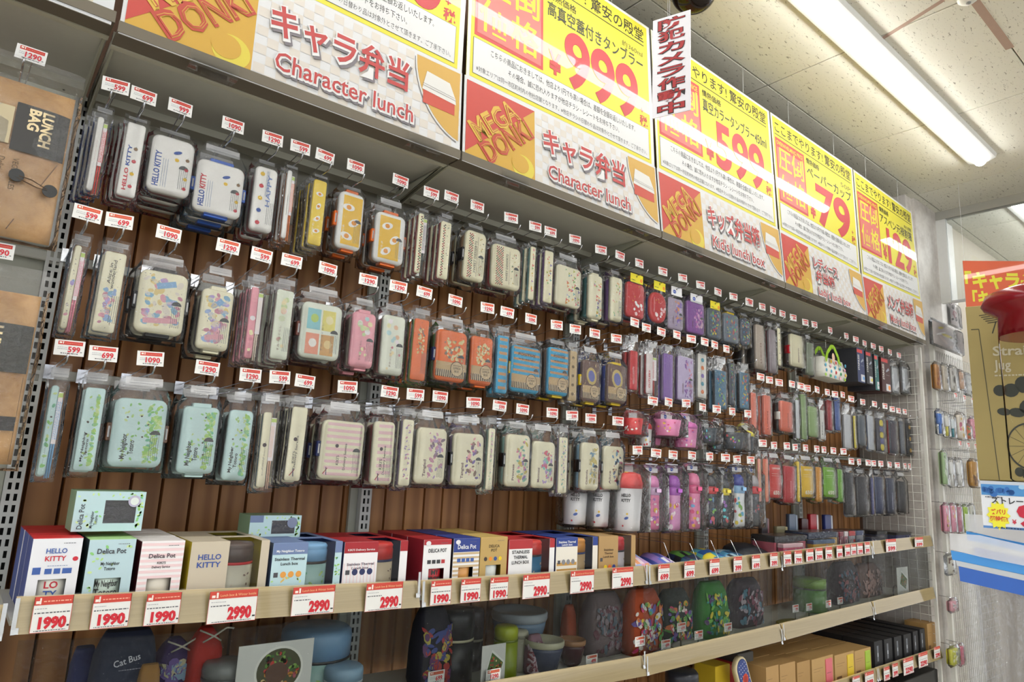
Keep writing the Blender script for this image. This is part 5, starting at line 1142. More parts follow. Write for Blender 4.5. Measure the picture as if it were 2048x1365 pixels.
o9 = ['first of the six small ones in the third bay', 'second of the small ones in the third bay', 'third of the small ones in the third bay', 'fourth of the small ones in the third bay', 'fifth of the small ones in the third bay', 'last of the small ones in the third bay']
for i, r_ in enumerate(((178, 225, 250, 325, '699'), (345, 205, 412, 305, '699'), (507, 190, 570, 285, '699'), (660, 175, 715, 268, '399'), (777, 165, 830, 250, '699'), (893, 150, 943, 235, '399'))): RC.append(('P', *r_, o9[i]))
for i, r_ in enumerate(((285, 208, 385, 370, '399'), (420, 200, 520, 355, '799'), (565, 183, 662, 332, '899'), (678, 170, 775, 312, '399'), (805, 157, 892, 300, '799'), (943, 142, 1022, 285, '899'), (1045, 127, 1118, 268, '399'), (1120, 120, 1193, 252, '399'), (1198, 110, 1275, 242, '399'), (1290, 95, 1360, 232, '399'))):
    RC.append(('X', *r_, ['first', 'second', 'third', 'fourth', 'fifth', 'sixth', 'seventh', 'eighth', 'ninth', 'tenth'][i] + ' from left in the crowded fourth bay'))
RC += [('O', 1322, 1180, 1420, 1290, '599', 'in the last bay, left one'), ('O', 1585, 1165, 1665, 1245, '599', 'in the last bay, right one')]
for cr, a_, b_, c_, d_, p_, wh in RC: railcard(cr, a_, b_, c_, d_, p_.replace('w', ''), wh, 'w' in p_)
for i, r_ in enumerate(((1420, 945, 1470, 1000), (1500, 918, 1560, 990), (1620, 885, 1662, 958), (1675, 862, 1715, 935), (1745, 830, 1815, 913), (1842, 795, 1905, 868), (1942, 755, 1985, 815))):
    p = PY(*px('P', r_[0], r_[1]), -.006); q = PY(*px('P', r_[2], r_[3]), -.006)
    railcard('P', *r_, '399' if i < 4 else '2290', 'of the lowest shelf, ' + ['leftmost one', 'second from left', 'third from left', 'fourth from left', 'wide one under the black cartons', 'sixth from left', 'one at the very end'][i])
#@@PART4
# ================================================================== FLAT GOODS LYING ON THE UPPER SHELF
def flatcase(cr, x1, y1, x2, y2, Y, d, c, c2, label, cat='case', grp='flat clear cases on the upper shelf', zs=SHZ1, film=True, raise_=0.):
    x0, xb, z0, z1 = WR(cr, x1, y1, x2, y2, Y); z0 = shz(x0, zs) + .0005 + raise_; h = max(.012, z1 - z0); w = xb - x0
    t = empty('cutlery_case' if cat == 'case' else 'folded_pouch', (x0, Y, z0))
    b = MB(); b.box(.002, w - .002, .002, d - .002, 0, h * .8, 0, None, .003); b.build('case_tray', mat(c, .3), t)
    b = MB(); b.box(0, w, 0, d, h * .72, h, 0, None, .003); b.build('case_lid', mat(c2, .2), t)
    if film: MB().box(-.004, w + .004, -.005, d + .004, 0, h + .003, 0, None, .004).build('plastic_bag', FILM, t)
    rd = random.Random(int(x0 * 1e4)); a = Art(.0003)
    for i in range(6): a.ell(rd.uniform(.01, w - .01), h * rd.uniform(.2, .6), rd.uniform(.004, .01), h * .1, rd.choice(['#f0e6e0', c2 if c2.startswith('#') else '#d8d0c8', '#c8a0b0']), 0, 1, 7)
    a.build('print', t, y=.001); tag(t, label, cat, grp); return t
flatcase('W', 470, 370, 905, 545, .05, .11, '#d8687a', '#2a2a30', 'flat pink clear case with black lid')
flatcase('W', 925, 320, 1335, 490, .05, .11, '#d8a820', '#22304c', 'flat yellow clear case with navy lid')
flatcase('W', 590, 470, 860, 560, .02, .03, '#d04a70', '#e0b8c0', 'small pink case in front of the black lidded one')
flatcase('W', 1000, 420, 1300, 500, .02, .03, '#c89a20', '#3f5878', 'small yellow and blue case in front of the navy lidded one')
flatcase('W', 1352, 305, 1420, 470, .06, .10, '#7a1f38', '#8c2a40', 'small maroon case on the shelf')
flatcase('W', 1425, 300, 1480, 455, .06, .10, '#c06a80', '#f0e4e6', 'small white and pink case')
flatcase('W', 1488, 295, 1580, 445, .06, .10, '#9a9aa2', '#c03038', 'small grey clear case with red edge')
flatcase('W', 1590, 290, 1690, 430, .06, .10, '#8a8e98', '#3f4c78', 'small grey clear case with blue edge')
flatcase('W', 1790, 380, 1960, 430, .10, .10, '#1c2a50', '#1a2240', 'low navy pouch behind the last price rail', 'pouch')
flatcase('O', 1240, 1110, 1330, 1165, .12, .12, '#22304c', '#1a1c24', 'black pouch with olive top in the last bay', 'pouch')
flatcase('O', 1420, 1125, 1560, 1165, .12, .12, '#1c2c70', '#20222a', 'deep blue pouch below the wire grid', 'pouch')
for i, (a_, c1, c2, l) in enumerate((((285, 110, 400, 350), '#3a3338', '#8a5a60', 'upright dark case with rose edge behind the shelf front'), ((480, 230, 650, 370), '#8a8468', '#b8ac80', 'shiny olive grey case standing behind'), ((655, 60, 790, 340), '#55657c', '#8a98ac', 'upright blue grey slim case'),
                                      ((830, 120, 935, 300), '#3c1418', '#5a1c24', 'upright wine red case'), ((945, 60, 1075, 290), '#b02430', '#e8dcdc', 'upright red and white slim case'), ((1145, 70, 1268, 270), '#2b3a80', '#d8dce8', 'upright navy and white slim case'))):
    x0, x1, z0, z1 = WR('W', *a_, .22); t = empty('cutlery_case', (x0, .22, shz(x0, SHZ1))); h = z1 - t.location.z
    b = MB(); slab(b, (x1 - x0) * .7, h, .02, .006, 0, h / 2, .002, cx=(x1 - x0) / 2); b.build('case', mat(c1, .3), t)
    b = MB(); slab(b, (x1 - x0) * .25, h * .95, .012, .004, 0, h / 2, .002, cx=(x1 - x0) * .9); b.build('case_edge', mat(c2, .3), t); tag(t, l, 'case', 'upright slim cases on the upper shelf')
# pastel and bright pouches of the third bay, each a soft folded pack
def pouch(cr, x1, y1, x2, y2, Y, cols, label, d=.16):
    x0, xb, z0, z1 = WR(cr, x1, y1, x2, y2, Y); w = xb - x0; zb = shz(x0, SHZ1); t = empty('folded_pouch', (x0, Y, zb)); rd = random.Random(int(x0 * 999)); n, m = 7, 5; vs = []; h = max(.02, z1 - zb)
    for j in range(m + 1):
        for i in range(n + 1):
            e = 1 - abs(2 * i / n - 1) ** 3; f = 1 - abs(2 * j / m - 1) ** 3; vs.append((w * i / n, d * j / m, .003 + h * (.35 + .6 * j / m) * e ** .5 * f ** .5 + rd.uniform(-.002, .002) * e))
    fs = [(j * (n + 1) + i, j * (n + 1) + i + 1, (j + 1) * (n + 1) + i + 1, (j + 1) * (n + 1) + i) for j in range(m) for i in range(n)]
    k = len(vs); vs2 = [(v[0], v[1], 0.) for v in vs]; b = MB(); b.v = vs + vs2
    for f in fs: b.f.append(f); b.m.append(0); b.c.append(rd.choice(cols)); b.s.append(True); b.f.append(tuple(q + k for q in f[::-1])); b.m.append(0); b.c.append(cols[0]); b.s.append(True)
    ed = [(i, i + 1) for i in range(n)] + [(m * (n + 1) + i + 1, m * (n + 1) + i) for i in range(n)] + [((j + 1) * (n + 1), j * (n + 1)) for j in range(m)] + [(j * (n + 1) + n, (j + 1) * (n + 1) + n) for j in range(m)]
    for p, q in ed: b.f.append((q, p, p + k, q + k)); b.m.append(0); b.c.append(cols[0]); b.s.append(True)
    b.build('fabric', INK, t); MB().box(w * .1, w * .9, -.006, .004, .0, .006, 0, None, .002).build('zipper', mat(cols[-1], .4), t)
    tag(t, label, 'pouch', 'folded pouches of the third bay')
pouch('M', 570, 1290, 790, 1370, .03, ['#c9a6d8', '#e6a6c0', '#f0d8e4', '#e8a070', '#a8b8e8'], 'pastel lilac and pink folded pouch at the left of the third bay')
pouch('M', 800, 1305, 1000, 1370, .03, ['#3f4fa0', '#e8e4ee', '#8a70b8', '#5a70c8'], 'blue and white folded pouch')
pouch('M', 1040, 1288, 1240, 1350, .05, ['#1c2c50', '#27506a', '#1a1c28', '#5a9040'], 'dark navy folded pouch with green patches')
pouch('M', 1225, 1268, 1420, 1345, .05, ['#3f90a8', '#e0cc3a', '#2f5fa8', '#60b0c0'], 'teal and yellow folded pouch')
pouch('M', 1420, 1285, 1600, 1340, .04, ['#5aa0c8', '#24303c', '#a8c8d8', '#2a5a80'], 'pale blue and black folded pouch')
pouch('P', 735, 75, 960, 150, .05, ['#16181e', '#1c2028', '#22262e'], 'black folded pouch beside the pink case')
for i, (x, y) in enumerate(((800, 1220), (1020, 1225), (1200, 1200), (1370, 1200), (1570, 1190))):
    p = PY(*px('M', x, y), .06); zb = shz(p.x, SHZ1); t = MB().tube([(0, -.05, .0), (0, -.045, .02), (0, 0, p.z - zb), (0, .02, p.z - zb + .002), (0, .25, p.z - zb + .002), (0, .25, 0)], .0011, 5).build('wire_divider', CHROME, None, (p.x, .06, zb))
    tag(t, ['thin wire divider at the pastel pouch', 'thin wire divider beside the blue white pouch', 'thin wire divider beside the dark pouch', 'thin wire divider beside the teal pouch', 'thin wire divider beside the black pouch'][i], 'divider', 'wire shelf dividers')

# ================================================================== MIDDLE SHELF BEHIND VINYL
def curtain(x0, x1, z0, z1, label, seed, amp=.010, sag=0.):
    rd = random.Random(seed); n, m = 34, 8; vs = []; ph = [rd.uniform(0, 6) for _ in range(4)]
    for j in range(m + 1):
        for i in range(n + 1):
            u = i / n; v = j / m; x = x0 + (x1 - x0) * u; z = z0 + (z1 - z0) * v - sag * v * math.sin(math.pi * u)
            y = -.001 + amp * (math.sin(u * 21 + ph[0] + v * 1.2) * .5 + math.sin(u * 9 + ph[1] - v) * .5) * (1 - .3 * v) + .014
            vs.append((x, y, z))
    fs = [(j * (n + 1) + i, j * (n + 1) + i + 1, (j + 1) * (n + 1) + i + 1, (j + 1) * (n + 1) + i) for j in range(m) for i in range(n)]
    t = MB().add(vs, fs, 0, None, True).build('vinyl_curtain', VINYL); tag(t, label, 'curtain', 'clear vinyl curtains'); return t
for i in range(5):
    za = min(PY(*LIP1B[i], 0).z, PY(*LIP1B[i + 1], 0).z) + .01; zb = SHZ2[i][1] + .03
    curtain(i * .9 + .02, i * .9 + .88 - (.05 if i == 4 else 0), zb, za, 'clear vinyl curtain in front of the ' + ['navy fabric bag', 'bowls and food photo card', 'floral cloth bags', 'green cup', 'small silver ring'][i], i, sag=.02 if i < 2 else 0)
def MR(cr, x1, y1, x2, y2, Y, zs=SHZ2):
    x0, xb, z0, z1 = WR(cr, x1, y1, x2, y2, Y); zb = shz(x0, zs); return x0, xb, zb + .0005, z1
def softbag(x0, x1, z0, z1, Y, d, col, label, prints=None, nm='cloth_bag', txt=None, ties=False, seed=1):
    w, h = x1 - x0, z1 - z0; t = empty(nm, ((x0 + x1) / 2, Y, z0)); rd = random.Random(seed); b = MB(); rings = []
    for k, (s, zz, dd) in enumerate(((.86, 0, .9), (1, .12, 1), (.98, .5, 1), (.9, .8, .8), (.62 if ties else .8, .93, .45), (.3 if ties else .66, 1, .3))):
        rings.append([(w / 2 * s * (abs(math.cos(a)) ** .5) * (1 if math.cos(a) > 0 else -1) * (1 + rd.uniform(-.03, .03)), d / 2 + d / 2 * dd * (abs(math.sin(a)) ** .6) * (1 if math.sin(a) > 0 else -1), h * zz) for a in [2 * math.pi * i / 16 for i in range(16)]])
    b.loft(rings, 0, None, True); b.build('cloth_body', mat(col, .85), t)
    if prints or txt:
        a = Art(.0004)
        for i in range(70 if prints else 0): a.ell(rd.uniform(-w * .42, w * .42), rd.uniform(h * .08, h * .78), rd.uniform(.006, .020), rd.uniform(.004, .012), rd.choice(prints), rd.uniform(0, 3), 1, 7)
        if txt: a.text(txt, -.004, h - .056, .013, '#b8b8c4', .01, 14, w=.05, al='c', k=2); a.fine(-w * .15, h - .068, w * .35, '#8a8a98', .0014, 2)
        a.build('print', t, mp=lambda u, v, k: V(u, d / 2 - d / 2 * max(0, 1 - min(1, abs(u) / (w / 2 * .99)) ** 4) ** .3 * (1 if v < h * .5 else 1 - .2 * (v / h - .5) / .3) - k - .005, v))
    if ties:
        b = MB(); b.tube([(-.02, 0, h * .9), (0, -.01, h * .96), (.03, 0, h * 1.02), (.05, .01, h * 1.0)], .0022, 5); b.tube([(.02, 0, h * .9), (0, -.01, h * .96), (-.03, 0, h * 1.02)], .0022, 5); b.build('drawstring', mat('#d8d4c4', .7), t)
    tag(t, label, 'bag', 'cloth bags behind the vinyl'); return t
x0, x1, z0, z1 = MR('Y', 480, 190, 1080, 610, .06); softbag(x0, x1, z0, z1, .06, .12, '#232940', 'rounded navy fabric lunch bag lettered Cat Bus', None, 'lunch_tote', 'Cat Bus')
x0, x1, z0, z1 = MR('Y', 250, 330, 470, 610, .16); softbag(x0, x1, z0, z1, .16, .1, '#1c2458', 'deep blue cloth bag behind the navy one', None)
x0, x1, z0, z1 = MR('Y', 1420, 130, 1700, 610, .12); softbag(x0, x1, z0, z1, .12, .1, '#c8281e', 'red drawstring cloth bag hanging open', None, ties=True)
x0, x1, z0, z1 = MR('Y', 1090, 240, 1420, 610, .16); softbag(x0, x1, z0, z1, .16, .1, '#4a3470', 'violet cloth bag beside the red drawstring bag', ['#88a8c8', '#6a50a0', '#c8c0a0'], ties=True, seed=4)
x0, x1, z0, z1 = MR('Z', 282, 1338, 322, 1400, .03); softbag(x0, x1, z0, z1, .03, .05, '#a0743c', 'small ochre cloth bag in front of the navy bag', None, seed=6)
def can(x0, x1, z0, z1, Y, body, lid, band, label, cat='jar', nm='lunch_jar', prints=None, hl=.3, handle=False):
    w, h = x1 - x0, z1 - z0; r = w / 2; t = empty(nm, ((x0 + x1) / 2, Y + r, z0))
    MB().lathe([(r * .95, 0), (r * .99, .004), (r * .99, h * (1 - hl) - .004)], 26).build('can_body', mat(body, .3), t)
    MB().lathe([(r, h * (1 - hl) - .004), (r, h * (1 - hl) + .003)], 26).build('can_band', mat(band, .3), t)
    MB().lathe([(r * .99, h * (1 - hl) + .003), (r, h * .9), (r * .97, h * .96), (r * .86, h), (.001, h)], 26).build('can_lid', mat(lid, .3), t)
    if prints:
        rd = random.Random(3); a = Art(.0003)
        for i in range(26): a.ell(rd.uniform(-r, r), rd.uniform(h * .04, h * (1 - hl) * .9), rd.uniform(.003, .008), rd.uniform(.002, .005), rd.choice(prints), rd.uniform(0, 3), 1, 7)
        a.build('print', t, mp=lambda u, v, k: V(r * math.sin(u / r), -r * math.cos(u / r) - k - .0008, v))
    if handle: MB().tube([(-r * .95, -.01, h * .75), (-r * .8, -r * .7, h * .95), (0, -r * 1.05, h * 1.02), (r * .8, -r * .7, h * .95), (r * .95, -.01, h * .75)], .003, 6).build('handle', mat(lid, .4), t)
    tag(t, label, cat, 'jars and bowls behind the vinyl'); return t
can(*MR('F', 395, 1060, 812, 1365, .12), .12, '#a8cfca', '#7fa6cc', '#2c2a2c', 'large pale teal thermal can with blue lid', prints=LEAF + ['#7a6a50'], hl=.38)
can(*MR('F', 640, 1300, 865, 1480, .05), .05, '#88aac4', '#93b4cf', '#c4ccd4', 'small pale blue jar in front of the thermal can')
can(*MR('Y', 1560, 485, 1970, 760, .05), .05, '#c8c4b8', '#8a8c8c', '#55575a', 'open metal jar beside the salad card', hl=.2)
# salad photo card
def card(cr, x1, y1, x2, y2, Y, label, food, zs=SHZ2):
    x0, xb, z0, z1 = WR(cr, x1, y1, x2, y2, Y); zb = shz(x0, zs); w, h = xb - x0, z1 - zb - .0005; t = empty('photo_card', (x0, Y, zb + .0005)); MB().box(0, w, 0, .002, 0, h).build('card', mat('#e9e8e4', .5), t); MB().add([(w * .3, .002, 0), (w * .7, .002, 0), (w * .7, .05, 0), (w * .3, .002, h * .5)], [(0, 1, 2), (0, 2, 3)]).build('card_stand', mat('#d8d8d4', .5), t)
    a = Art(.0004); rd = random.Random(2); W_ = min(w * .38, h * .36)
    if food == 'bowl':
        W_ = .054; cx, cz = w * .55, h - .062; a.ell(cx, cz, W_ * 1.08, W_ * .98, '#f6f4ee', 0, 1, 28); a.ell(cx, cz, W_ * .98, W_ * .88, '#4a4a2c', 0, 2, 28)
        for i in range(70):
            an = rd.uniform(0, 6.28); q = W_ * rd.uniform(.1, .85); c = rd.choice(['#5c8a2c', '#86b04a', '#3c6a24', '#c8352c']) if math.sin(an) > -.1 else rd.choice(['#c8842c', '#d8a850', '#e8c890', '#b0505a']); a.ell(cx + q * math.cos(an), cz + q * math.sin(an) * .88, rd.uniform(.003, .008), rd.uniform(.003, .006), c, rd.uniform(0, 3), 3, 7)
        a.ell(cx - W_ * .1, cz - W_ * .1, W_ * .5, W_ * .42, '#5a3a28', 0, 4, 18)
    else:
        a.poly([(w * .18, h * .45), (w * .75, h * .22), (w * .96, h * .62), (w * .42, h * .9)], '#fbfaf6', 1); a.poly([(w * .24, h * .48), (w * .74, h * .28), (w * .9, h * .6), (w * .42, h * .84)], '#4f6a2c', 2)
        for i in range(34):
            u, v = rd.uniform(.1, .9), rd.uniform(.12, .88); X_ = w * (.24 + .5 * u + .17 * v); Z_ = h * (.48 - .2 * u + .34 * v); a.ell(X_, Z_, rd.uniform(.002, .005), rd.uniform(.002, .004), rd.choice(['#d8502c', '#e8a03c', '#7cac3c', '#f0d89c', '#b83020']), 0, 3, 7)
    a.build('print', t); tag(t, label, 'card', 'food photo cards')
card('F', -5, 1128, 462, 1480, .035, 'grey card with a salad bowl photo', 'bowl')
card('K', 415, 1083, 590, 1300, .03, 'white card with a packed meal photo', 'tray')
# bay 1: dark striped cloth, dark jars, bowls, tray
x0, x1, z0, z1 = MR('Z', 850, 1225, 908, 1365, .10); softbag(x0, x1, z0, z1, .10, .1, '#23222e', 'dark cloth bag with red yellow and blue stripes, just right of the rail joint', ['#a02c2c', '#2c3c80', '#a89a3a', '#5a2c60'], seed=7)
can(*MR('K', 160, 830, 400, 1260, .12), .12, '#1c1c22', '#24242a', '#c8c0a0', 'tall black jar with two pale bands', hl=.4)
can(*MR('V', 490, 195, 640, 640, .22), .22, '#2a262a', '#3a3034', '#a8a090', 'black jar standing behind the banded black jar', hl=.5)
def bowl(cr, x1, y1, x2, y2, Y, col, rim, label, zoff=0.):
    x0, xb, z0, z1 = WR(cr, x1, y1, x2, y2, Y); r = (xb - x0) / 2; zb = shz(x0, SHZ2) + .0005 + zoff; h = z1 - zb; t = empty('bowl', ((x0 + xb) / 2, Y + r, zb))
    MB().lathe([(r * .45, 0), (r * .7, h * .15), (r * .93, h * .7), (r * .95, h * .8)], 24).build('bowl_body', mat(col, .25), t)
    MB().lathe([(r * .96, h * .8), (r, h * .86), (r, h * .97), (r * .95, h), (r * .9, h * .9), (.001, h * .88)], 24).build('bowl_lid', mat(rim, .3), t); tag(t, label, 'bowl', 'jars and bowls behind the vinyl')
bowl('V', 900, 250, 1270, 700, .20, '#7a94b0', '#b4bcc4', 'large blue grey bowl at the back')
bowl('V', 1140, 500, 1400, 715, .05, '#48506a', '#c8c4a8', 'grey blue bowl with beige rim in front')
bowl('V', 1395, 480, 1570, 690, .09, '#4a2028', '#a87850', 'wine red bowl with wooden brown lid')
can(*MR('V', 800, 355, 950, 720, .08), .08, '#8a9a1c', '#a8b428', '#6a7a18', 'olive green tumbler beside the meal card', hl=.25)
can(*MR('V', 925, 385, 1035, 650, .15), .15, '#b8b4a0', '#d0ccb4', '#9a9684', 'beige cup behind the green tumbler', hl=.15)
x0, x1, z0, z1 = MR('V', 1050, 420, 1160, 715, .10); softbag(x0, x1, z0, z1, .10, .05, '#96707e', 'dusty pink pouch left of the bowl', ['#c8b4c0', '#8a4450'], seed=9)
x0, x1, z0, z1 = MR('V', 1600, 60, 1900, 690, .16); softbag(x0, x1, z0, z1, .16, .1, '#7a6a6c', 'greyish rose cloth bag right of the bowls', ['#6a3c48', '#8a7c84', '#50606e'], seed=10)
x0, x1, z0, z1 = MR('V', 1370, 150, 1450, 480, .25); softbag(x0, x1, z0, z1, .25, .05, '#b04a24', 'rust orange cloth hanging behind the bowls', None, seed=11)
MXP = ['#e07a3a', '#c83a6a', '#e0c03a', '#5aa04a', '#6a50a0', '#4a90b8', '#e8e0d8']
x0, x1, z0, z1 = MR('P', 30, 400, 235, 760, .10); softbag(x0, x1, z0, z1, .10, .09, '#b8502c', 'orange and pink floral cloth bag', MXP, seed=12)
x0, x1, z0, z1 = MR('P', 245, 400, 420, 740, .14); softbag(x0, x1, z0, z1, .14, .09, '#2c3430', 'dark cloth bag with mixed dots', MXP, seed=13)
x0, x1, z0, z1 = MR('P', 480, 350, 660, 690, .10); softbag(x0, x1, z0, z1, .10, .09, '#3f8a3a', 'bright green patterned cloth bag', ['#7ac04a', '#2f9c8a', '#e0d03a', '#5a3a70'], seed=14)
x0, x1, z0, z1 = MR('P', 690, 330, 880, 620, .14); softbag(x0, x1, z0, z1, .14, .09, '#3a2c38', 'dark plum cloth bag with pale stripes', ['#a89aa4', '#7a3a50', '#4a7a90'], seed=15)
x0, x1, z0, z1 = MR('P', 1330, 220, 1500, 480, .14); softbag(x0, x1, z0, z1, .14, .09, '#33252c', 'dark maroon cloth bag right of the green cup', ['#7a3a40', '#2c4a60'], seed=16)
x0, x1, z0, z1 = MR('P', 1480, 230, 1640, 460, .16); softbag(x0, x1, z0, z1, .16, .09, '#7c625c', 'dusty pink cloth bag beside the silver ring', ['#b08c84'], seed=17)
can(*MR('P', 1195, 330, 1300, 480, .10), .10, '#5f9a44', '#86b040', '#38452c', 'green cup with handle and dark band', handle=True, hl=.3)
def tray(cr, x1, y1, x2, y2, Y, col, label):
    x0, xb, z0, z1 = WR(cr, x1, y1, x2, y2, Y); zb = shz(x0, SHZ2); r = (xb - x0) / 2; t = MB().lathe([(r * .8, 0), (r, .012), (r, .016), (r * .8, .006), (.001, .005)], 26, (0, 0, 0), sy=.45).build('tray', mat(col, .3), None, ((x0 + xb) / 2, Y + r * .45, zb + .0005)); tag(t, label, 'tray', 'trays behind the vinyl')
tray('P', 195, 660, 330, 720, .03, '#9ab0c0', 'pale oval tray before the floral bag'); tray('P', 350, 650, 575, 700, .03, '#d8d8d0', 'white oval tray before the dark dotted bag'); tray('P', 1010, 510, 1150, 560, .03, '#a89a3a', 'olive oval tray left of the green cup')
p = PY(*px('P', 1698, 360), .08); r = .032; zb = shz(p.x, SHZ2); t = empty('silver_ring', (p.x, .08, zb + .001)); b = MB(); pts = [(r * math.cos(a), 0, r + .003 + r * math.sin(a)) for a in [2 * math.pi * i / 24 for i in range(25)]]; b.tube(pts, .003, 6); b.build('ring', CHROME, t); MB().box(-.02, .02, -.006, .006, 0, .004).build('ring_foot', CHROME, t); tag(t, 'small round silver ring standing on the shelf near the wire grid', 'ring')
card('P', 1705, 245, 1785, 400, .05, 'small white leaflet leaning beside the silver ring', 'tray')
def smalltag(cr, x, y, price, label, Y=-.004, zs=SHZ2):
    p = PY(*px(cr, x, y), .02); t = empty('price_label', (p.x, .004 if False else .02, p.z)); c, pr = tag_meshes(price, '#c8502f'); link('card', c, t); link('print', pr, t); MB().box(-.004, .004, .001, .003, shz(p.x, zs) - p.z, -.01).build('card_foot', ACRYL, t); tag(t, label, 'price label', 'price labels behind the vinyl')
for i, (cr, x, y, p_, l) in enumerate((('K', 50, 1325, '699', 'under the dark striped cloth bag'), ('K', 500, 1310, '1290', 'under the meal photo card'), ('K', 1280, 1190, '499', 'right of the wine red bowl'), ('P', 65, 715, '599', 'at the left end of the floral bag shelf'), ('P', 230, 735, '699', 'below the pale oval tray'), ('P', 330, 625, '699', 'in front of the dark dotted bag'), ('P', 440, 675, '799', 'before the white oval tray'), ('P', 628, 625, '699', 'right of the bright green bag'),
        ('P', 1060, 505, '799', 'left of the green cup'), ('P', 1147, 495, '799', 'just below the green cup'), ('P', 1270, 475, '799', 'right below the green cup'), ('P', 1345, 455, '699', 'by the dark maroon bag'))): smalltag(cr, x, y, p_, 'price label standing ' + l)

# ================================================================== LOWEST SHELF
def kraftbox(x1, y1, x2, y2, face, band, label, Y=.03, d=.12, n=2, dark=False, nm='kraft_carton'):
    p = PY(*px('P', x1, y1), Y); q = PY(*px('P', x2, y2), Y); zb = shz(p.x, SHZ3) + .0005; w = q.x - p.x - .002; h = p.z - zb; t = empty(nm, (p.x, Y, zb))
    MB().box(0, w, 0, d, 0, h, 0, None, .0012).build('carton', mat(face, .6), t); a = Art(.0003)
    if band: MB().box(w * .62, w * .93, -.003, .02, h * .12, h * .92, 0, None, .004).build('coloured_tin', mat(band, .35), t); a.fine(w * .66, h * .5, w * .2, '#5a3a3a', .002, 12)
    if dark: a.rect(w * .3, h * .35, w * .5, h * .85, '#70747c', 1); a.fine(w * .1, h * .2, w * .7, '#b8bac0', .0022, 2); a.rect(w * .34, h * .5, w * .46, h * .62, '#b8bcc4', 2)
    else: a.rect(w * .08, h * .1, w * .34, h * .3, '#6a4a2c', 1); a.fine(w * .08, h * .7, w * .42, '#7a5a34', .002, 1); a.fine(w * .08, h * .62, w * .3, '#7a5a34', .0015, 1)
    a.build('print', t)
    a = Art(.0004); a.text('◆' if False else 'I', 0, 0, .001, '#7a5a34') if False else None
    tag(t, label, 'carton', 'cartons on the lowest shelf')
    for k in range(n): c = dup(t, (p.x, Y + (d + .003) * (k + 1), zb)); tag(c, label.split(',')[0] + [', next one behind it', ', rearmost one behind it'][k], 'carton', 'cartons on the lowest shelf')
kraftbox(870, 885, 955, 985, '#b8925c', None, 'plain kraft carton leftmost of the kraft row')
kraftbox(958, 868, 1062, 975, '#b8925c', None, 'plain kraft carton second in the kraft row')
kraftbox(1068, 855, 1156, 970, '#b28c56', None, 'plain kraft carton with dark print')
kraftbox(1162, 835, 1306, 960, '#bd9860', '#e0707c', 'kraft carton with pink tin showing')
kraftbox(1308, 808, 1440, 925, '#bd9860', '#e8c83a', 'kraft carton with yellow tin showing')
kraftbox(1436, 780, 1548, 900, '#bd9860', '#a8c83c', 'kraft carton with lime green tin showing')
for i, (a_, l) in enumerate((((1562, 720, 1622, 870), 'first black carton beside the lime tin'), ((1626, 705, 1684, 850), 'second black carton'), ((1690, 690, 1745, 830), 'middle black carton with a grey label'), ((1750, 675, 1806, 815), 'fourth black carton of the black row'), ((1810, 655, 1850, 800), 'fifth black carton of the black row'), ((1854, 640, 1895, 790), 'last black carton beside the kraft one'))): kraftbox(*a_, '#1e1d20', None, l + ', on the lowest shelf', n=1, dark=True, nm='black_carton', d=.16)
kraftbox(1900, 605, 1962, 770, '#a8834e', None, 'single kraft carton at the far right end of the lowest shelf', n=0)
# blue spotted long case leaning, round tin, yellow and red boxes
x0, x1, z0, z1 = WR('P', 755, 830, 900, 1010, .02); t = empty('spotted_case', ((x0 + x1) / 2, .05, shz(x0, SHZ3)), (0, -.42, 0)); h = .24; b = MB(); slab(b, .085, h, .02, .042, 0, h / 2, .004); b.build('case', mat('#e8d8b0', .4), t); b = MB(); slab(b, .068, h - .016, .003, .034, -.003, h / 2, .002); b.build('spotted_panel', mat('#33478c', .4), t)
a = Art(); rd = random.Random(1)
for i in range(5):
    for j in range(14): a.ell(-.026 + .013 * i + (.006 if j % 2 else 0), .02 + j * .0148, .0022, .0022, '#e8ecf4', 0, 1, 7)
a.ell(0, h * .62, .02, .022, '#c8402c', 0, 2, 14); a.ell(0, h * .62, .012, .014, '#a82c20', 0, 3, 12); a.p = [q for q in a.p if all(abs(v[0]) < .033 for v in q[0])]; a.build('print', t, y=-.0035); tag(t, 'leaning blue case with white dots and red emblem', 'case')
can(*MR('P', 355, 940, 485, 1080, .03, SHZ3), .03, '#e8e0d0', '#20222c', '#e8e0d0', 'round tin with dark dotted lid on the lowest shelf', hl=.6, prints=['#e8e0d0'])
for (a_, c, c2, l) in (((545, 880, 640, 990), '#d8b82c', '#3a7a3a', 'yellow and green box on the lowest shelf'), ((640, 870, 740, 985), '#b8202c', '#e8d8c0', 'red box beside the yellow one'), ((690, 800, 790, 900), '#4a4844', '#8a8680', 'grey carton behind the spotted case')):
    x0, x1, z0, z1 = MR('P', *a_, .12, SHZ3); t = empty('snack_box', (x0, .12, z0)); MB().box(0, x1 - x0, 0, .1, 0, z1 - z0, 0, None, .002).build('carton', mat(c, .5), t); a = Art(); a.rect(.004, .01, x1 - x0 - .004, (z1 - z0) * .4, c2, 1); a.build('print', t); tag(t, l, 'carton')
# big black carton under the lowest shelf at the right
p = PY(*px('P', 1900, 880), .0); t = empty('black_carton', (3.95, .02, .18)); MB().box(0, .5, 0, .3, 0, .27, 0, None, .003).build('carton', mat('#18181a', .3), t); a = Art(); a.fine(.05, .2, .3, '#4a4a50', .004, 1); a.build('print', t); MB().box(0, .5, .02, .28, -.18, -.001).build('plinth', mat('#3a3a3c', .6), t); tag(t, 'wide glossy black carton under the lowest shelf at the right end', 'carton')
plinth = MB().box(-.9, 3.92, .03, .38, 0, .12).build('shelf_plinth', mat('#8d8b80', .5)); tag(plinth, 'grey kick plinth along the bottom of the shelving', 'plinth')

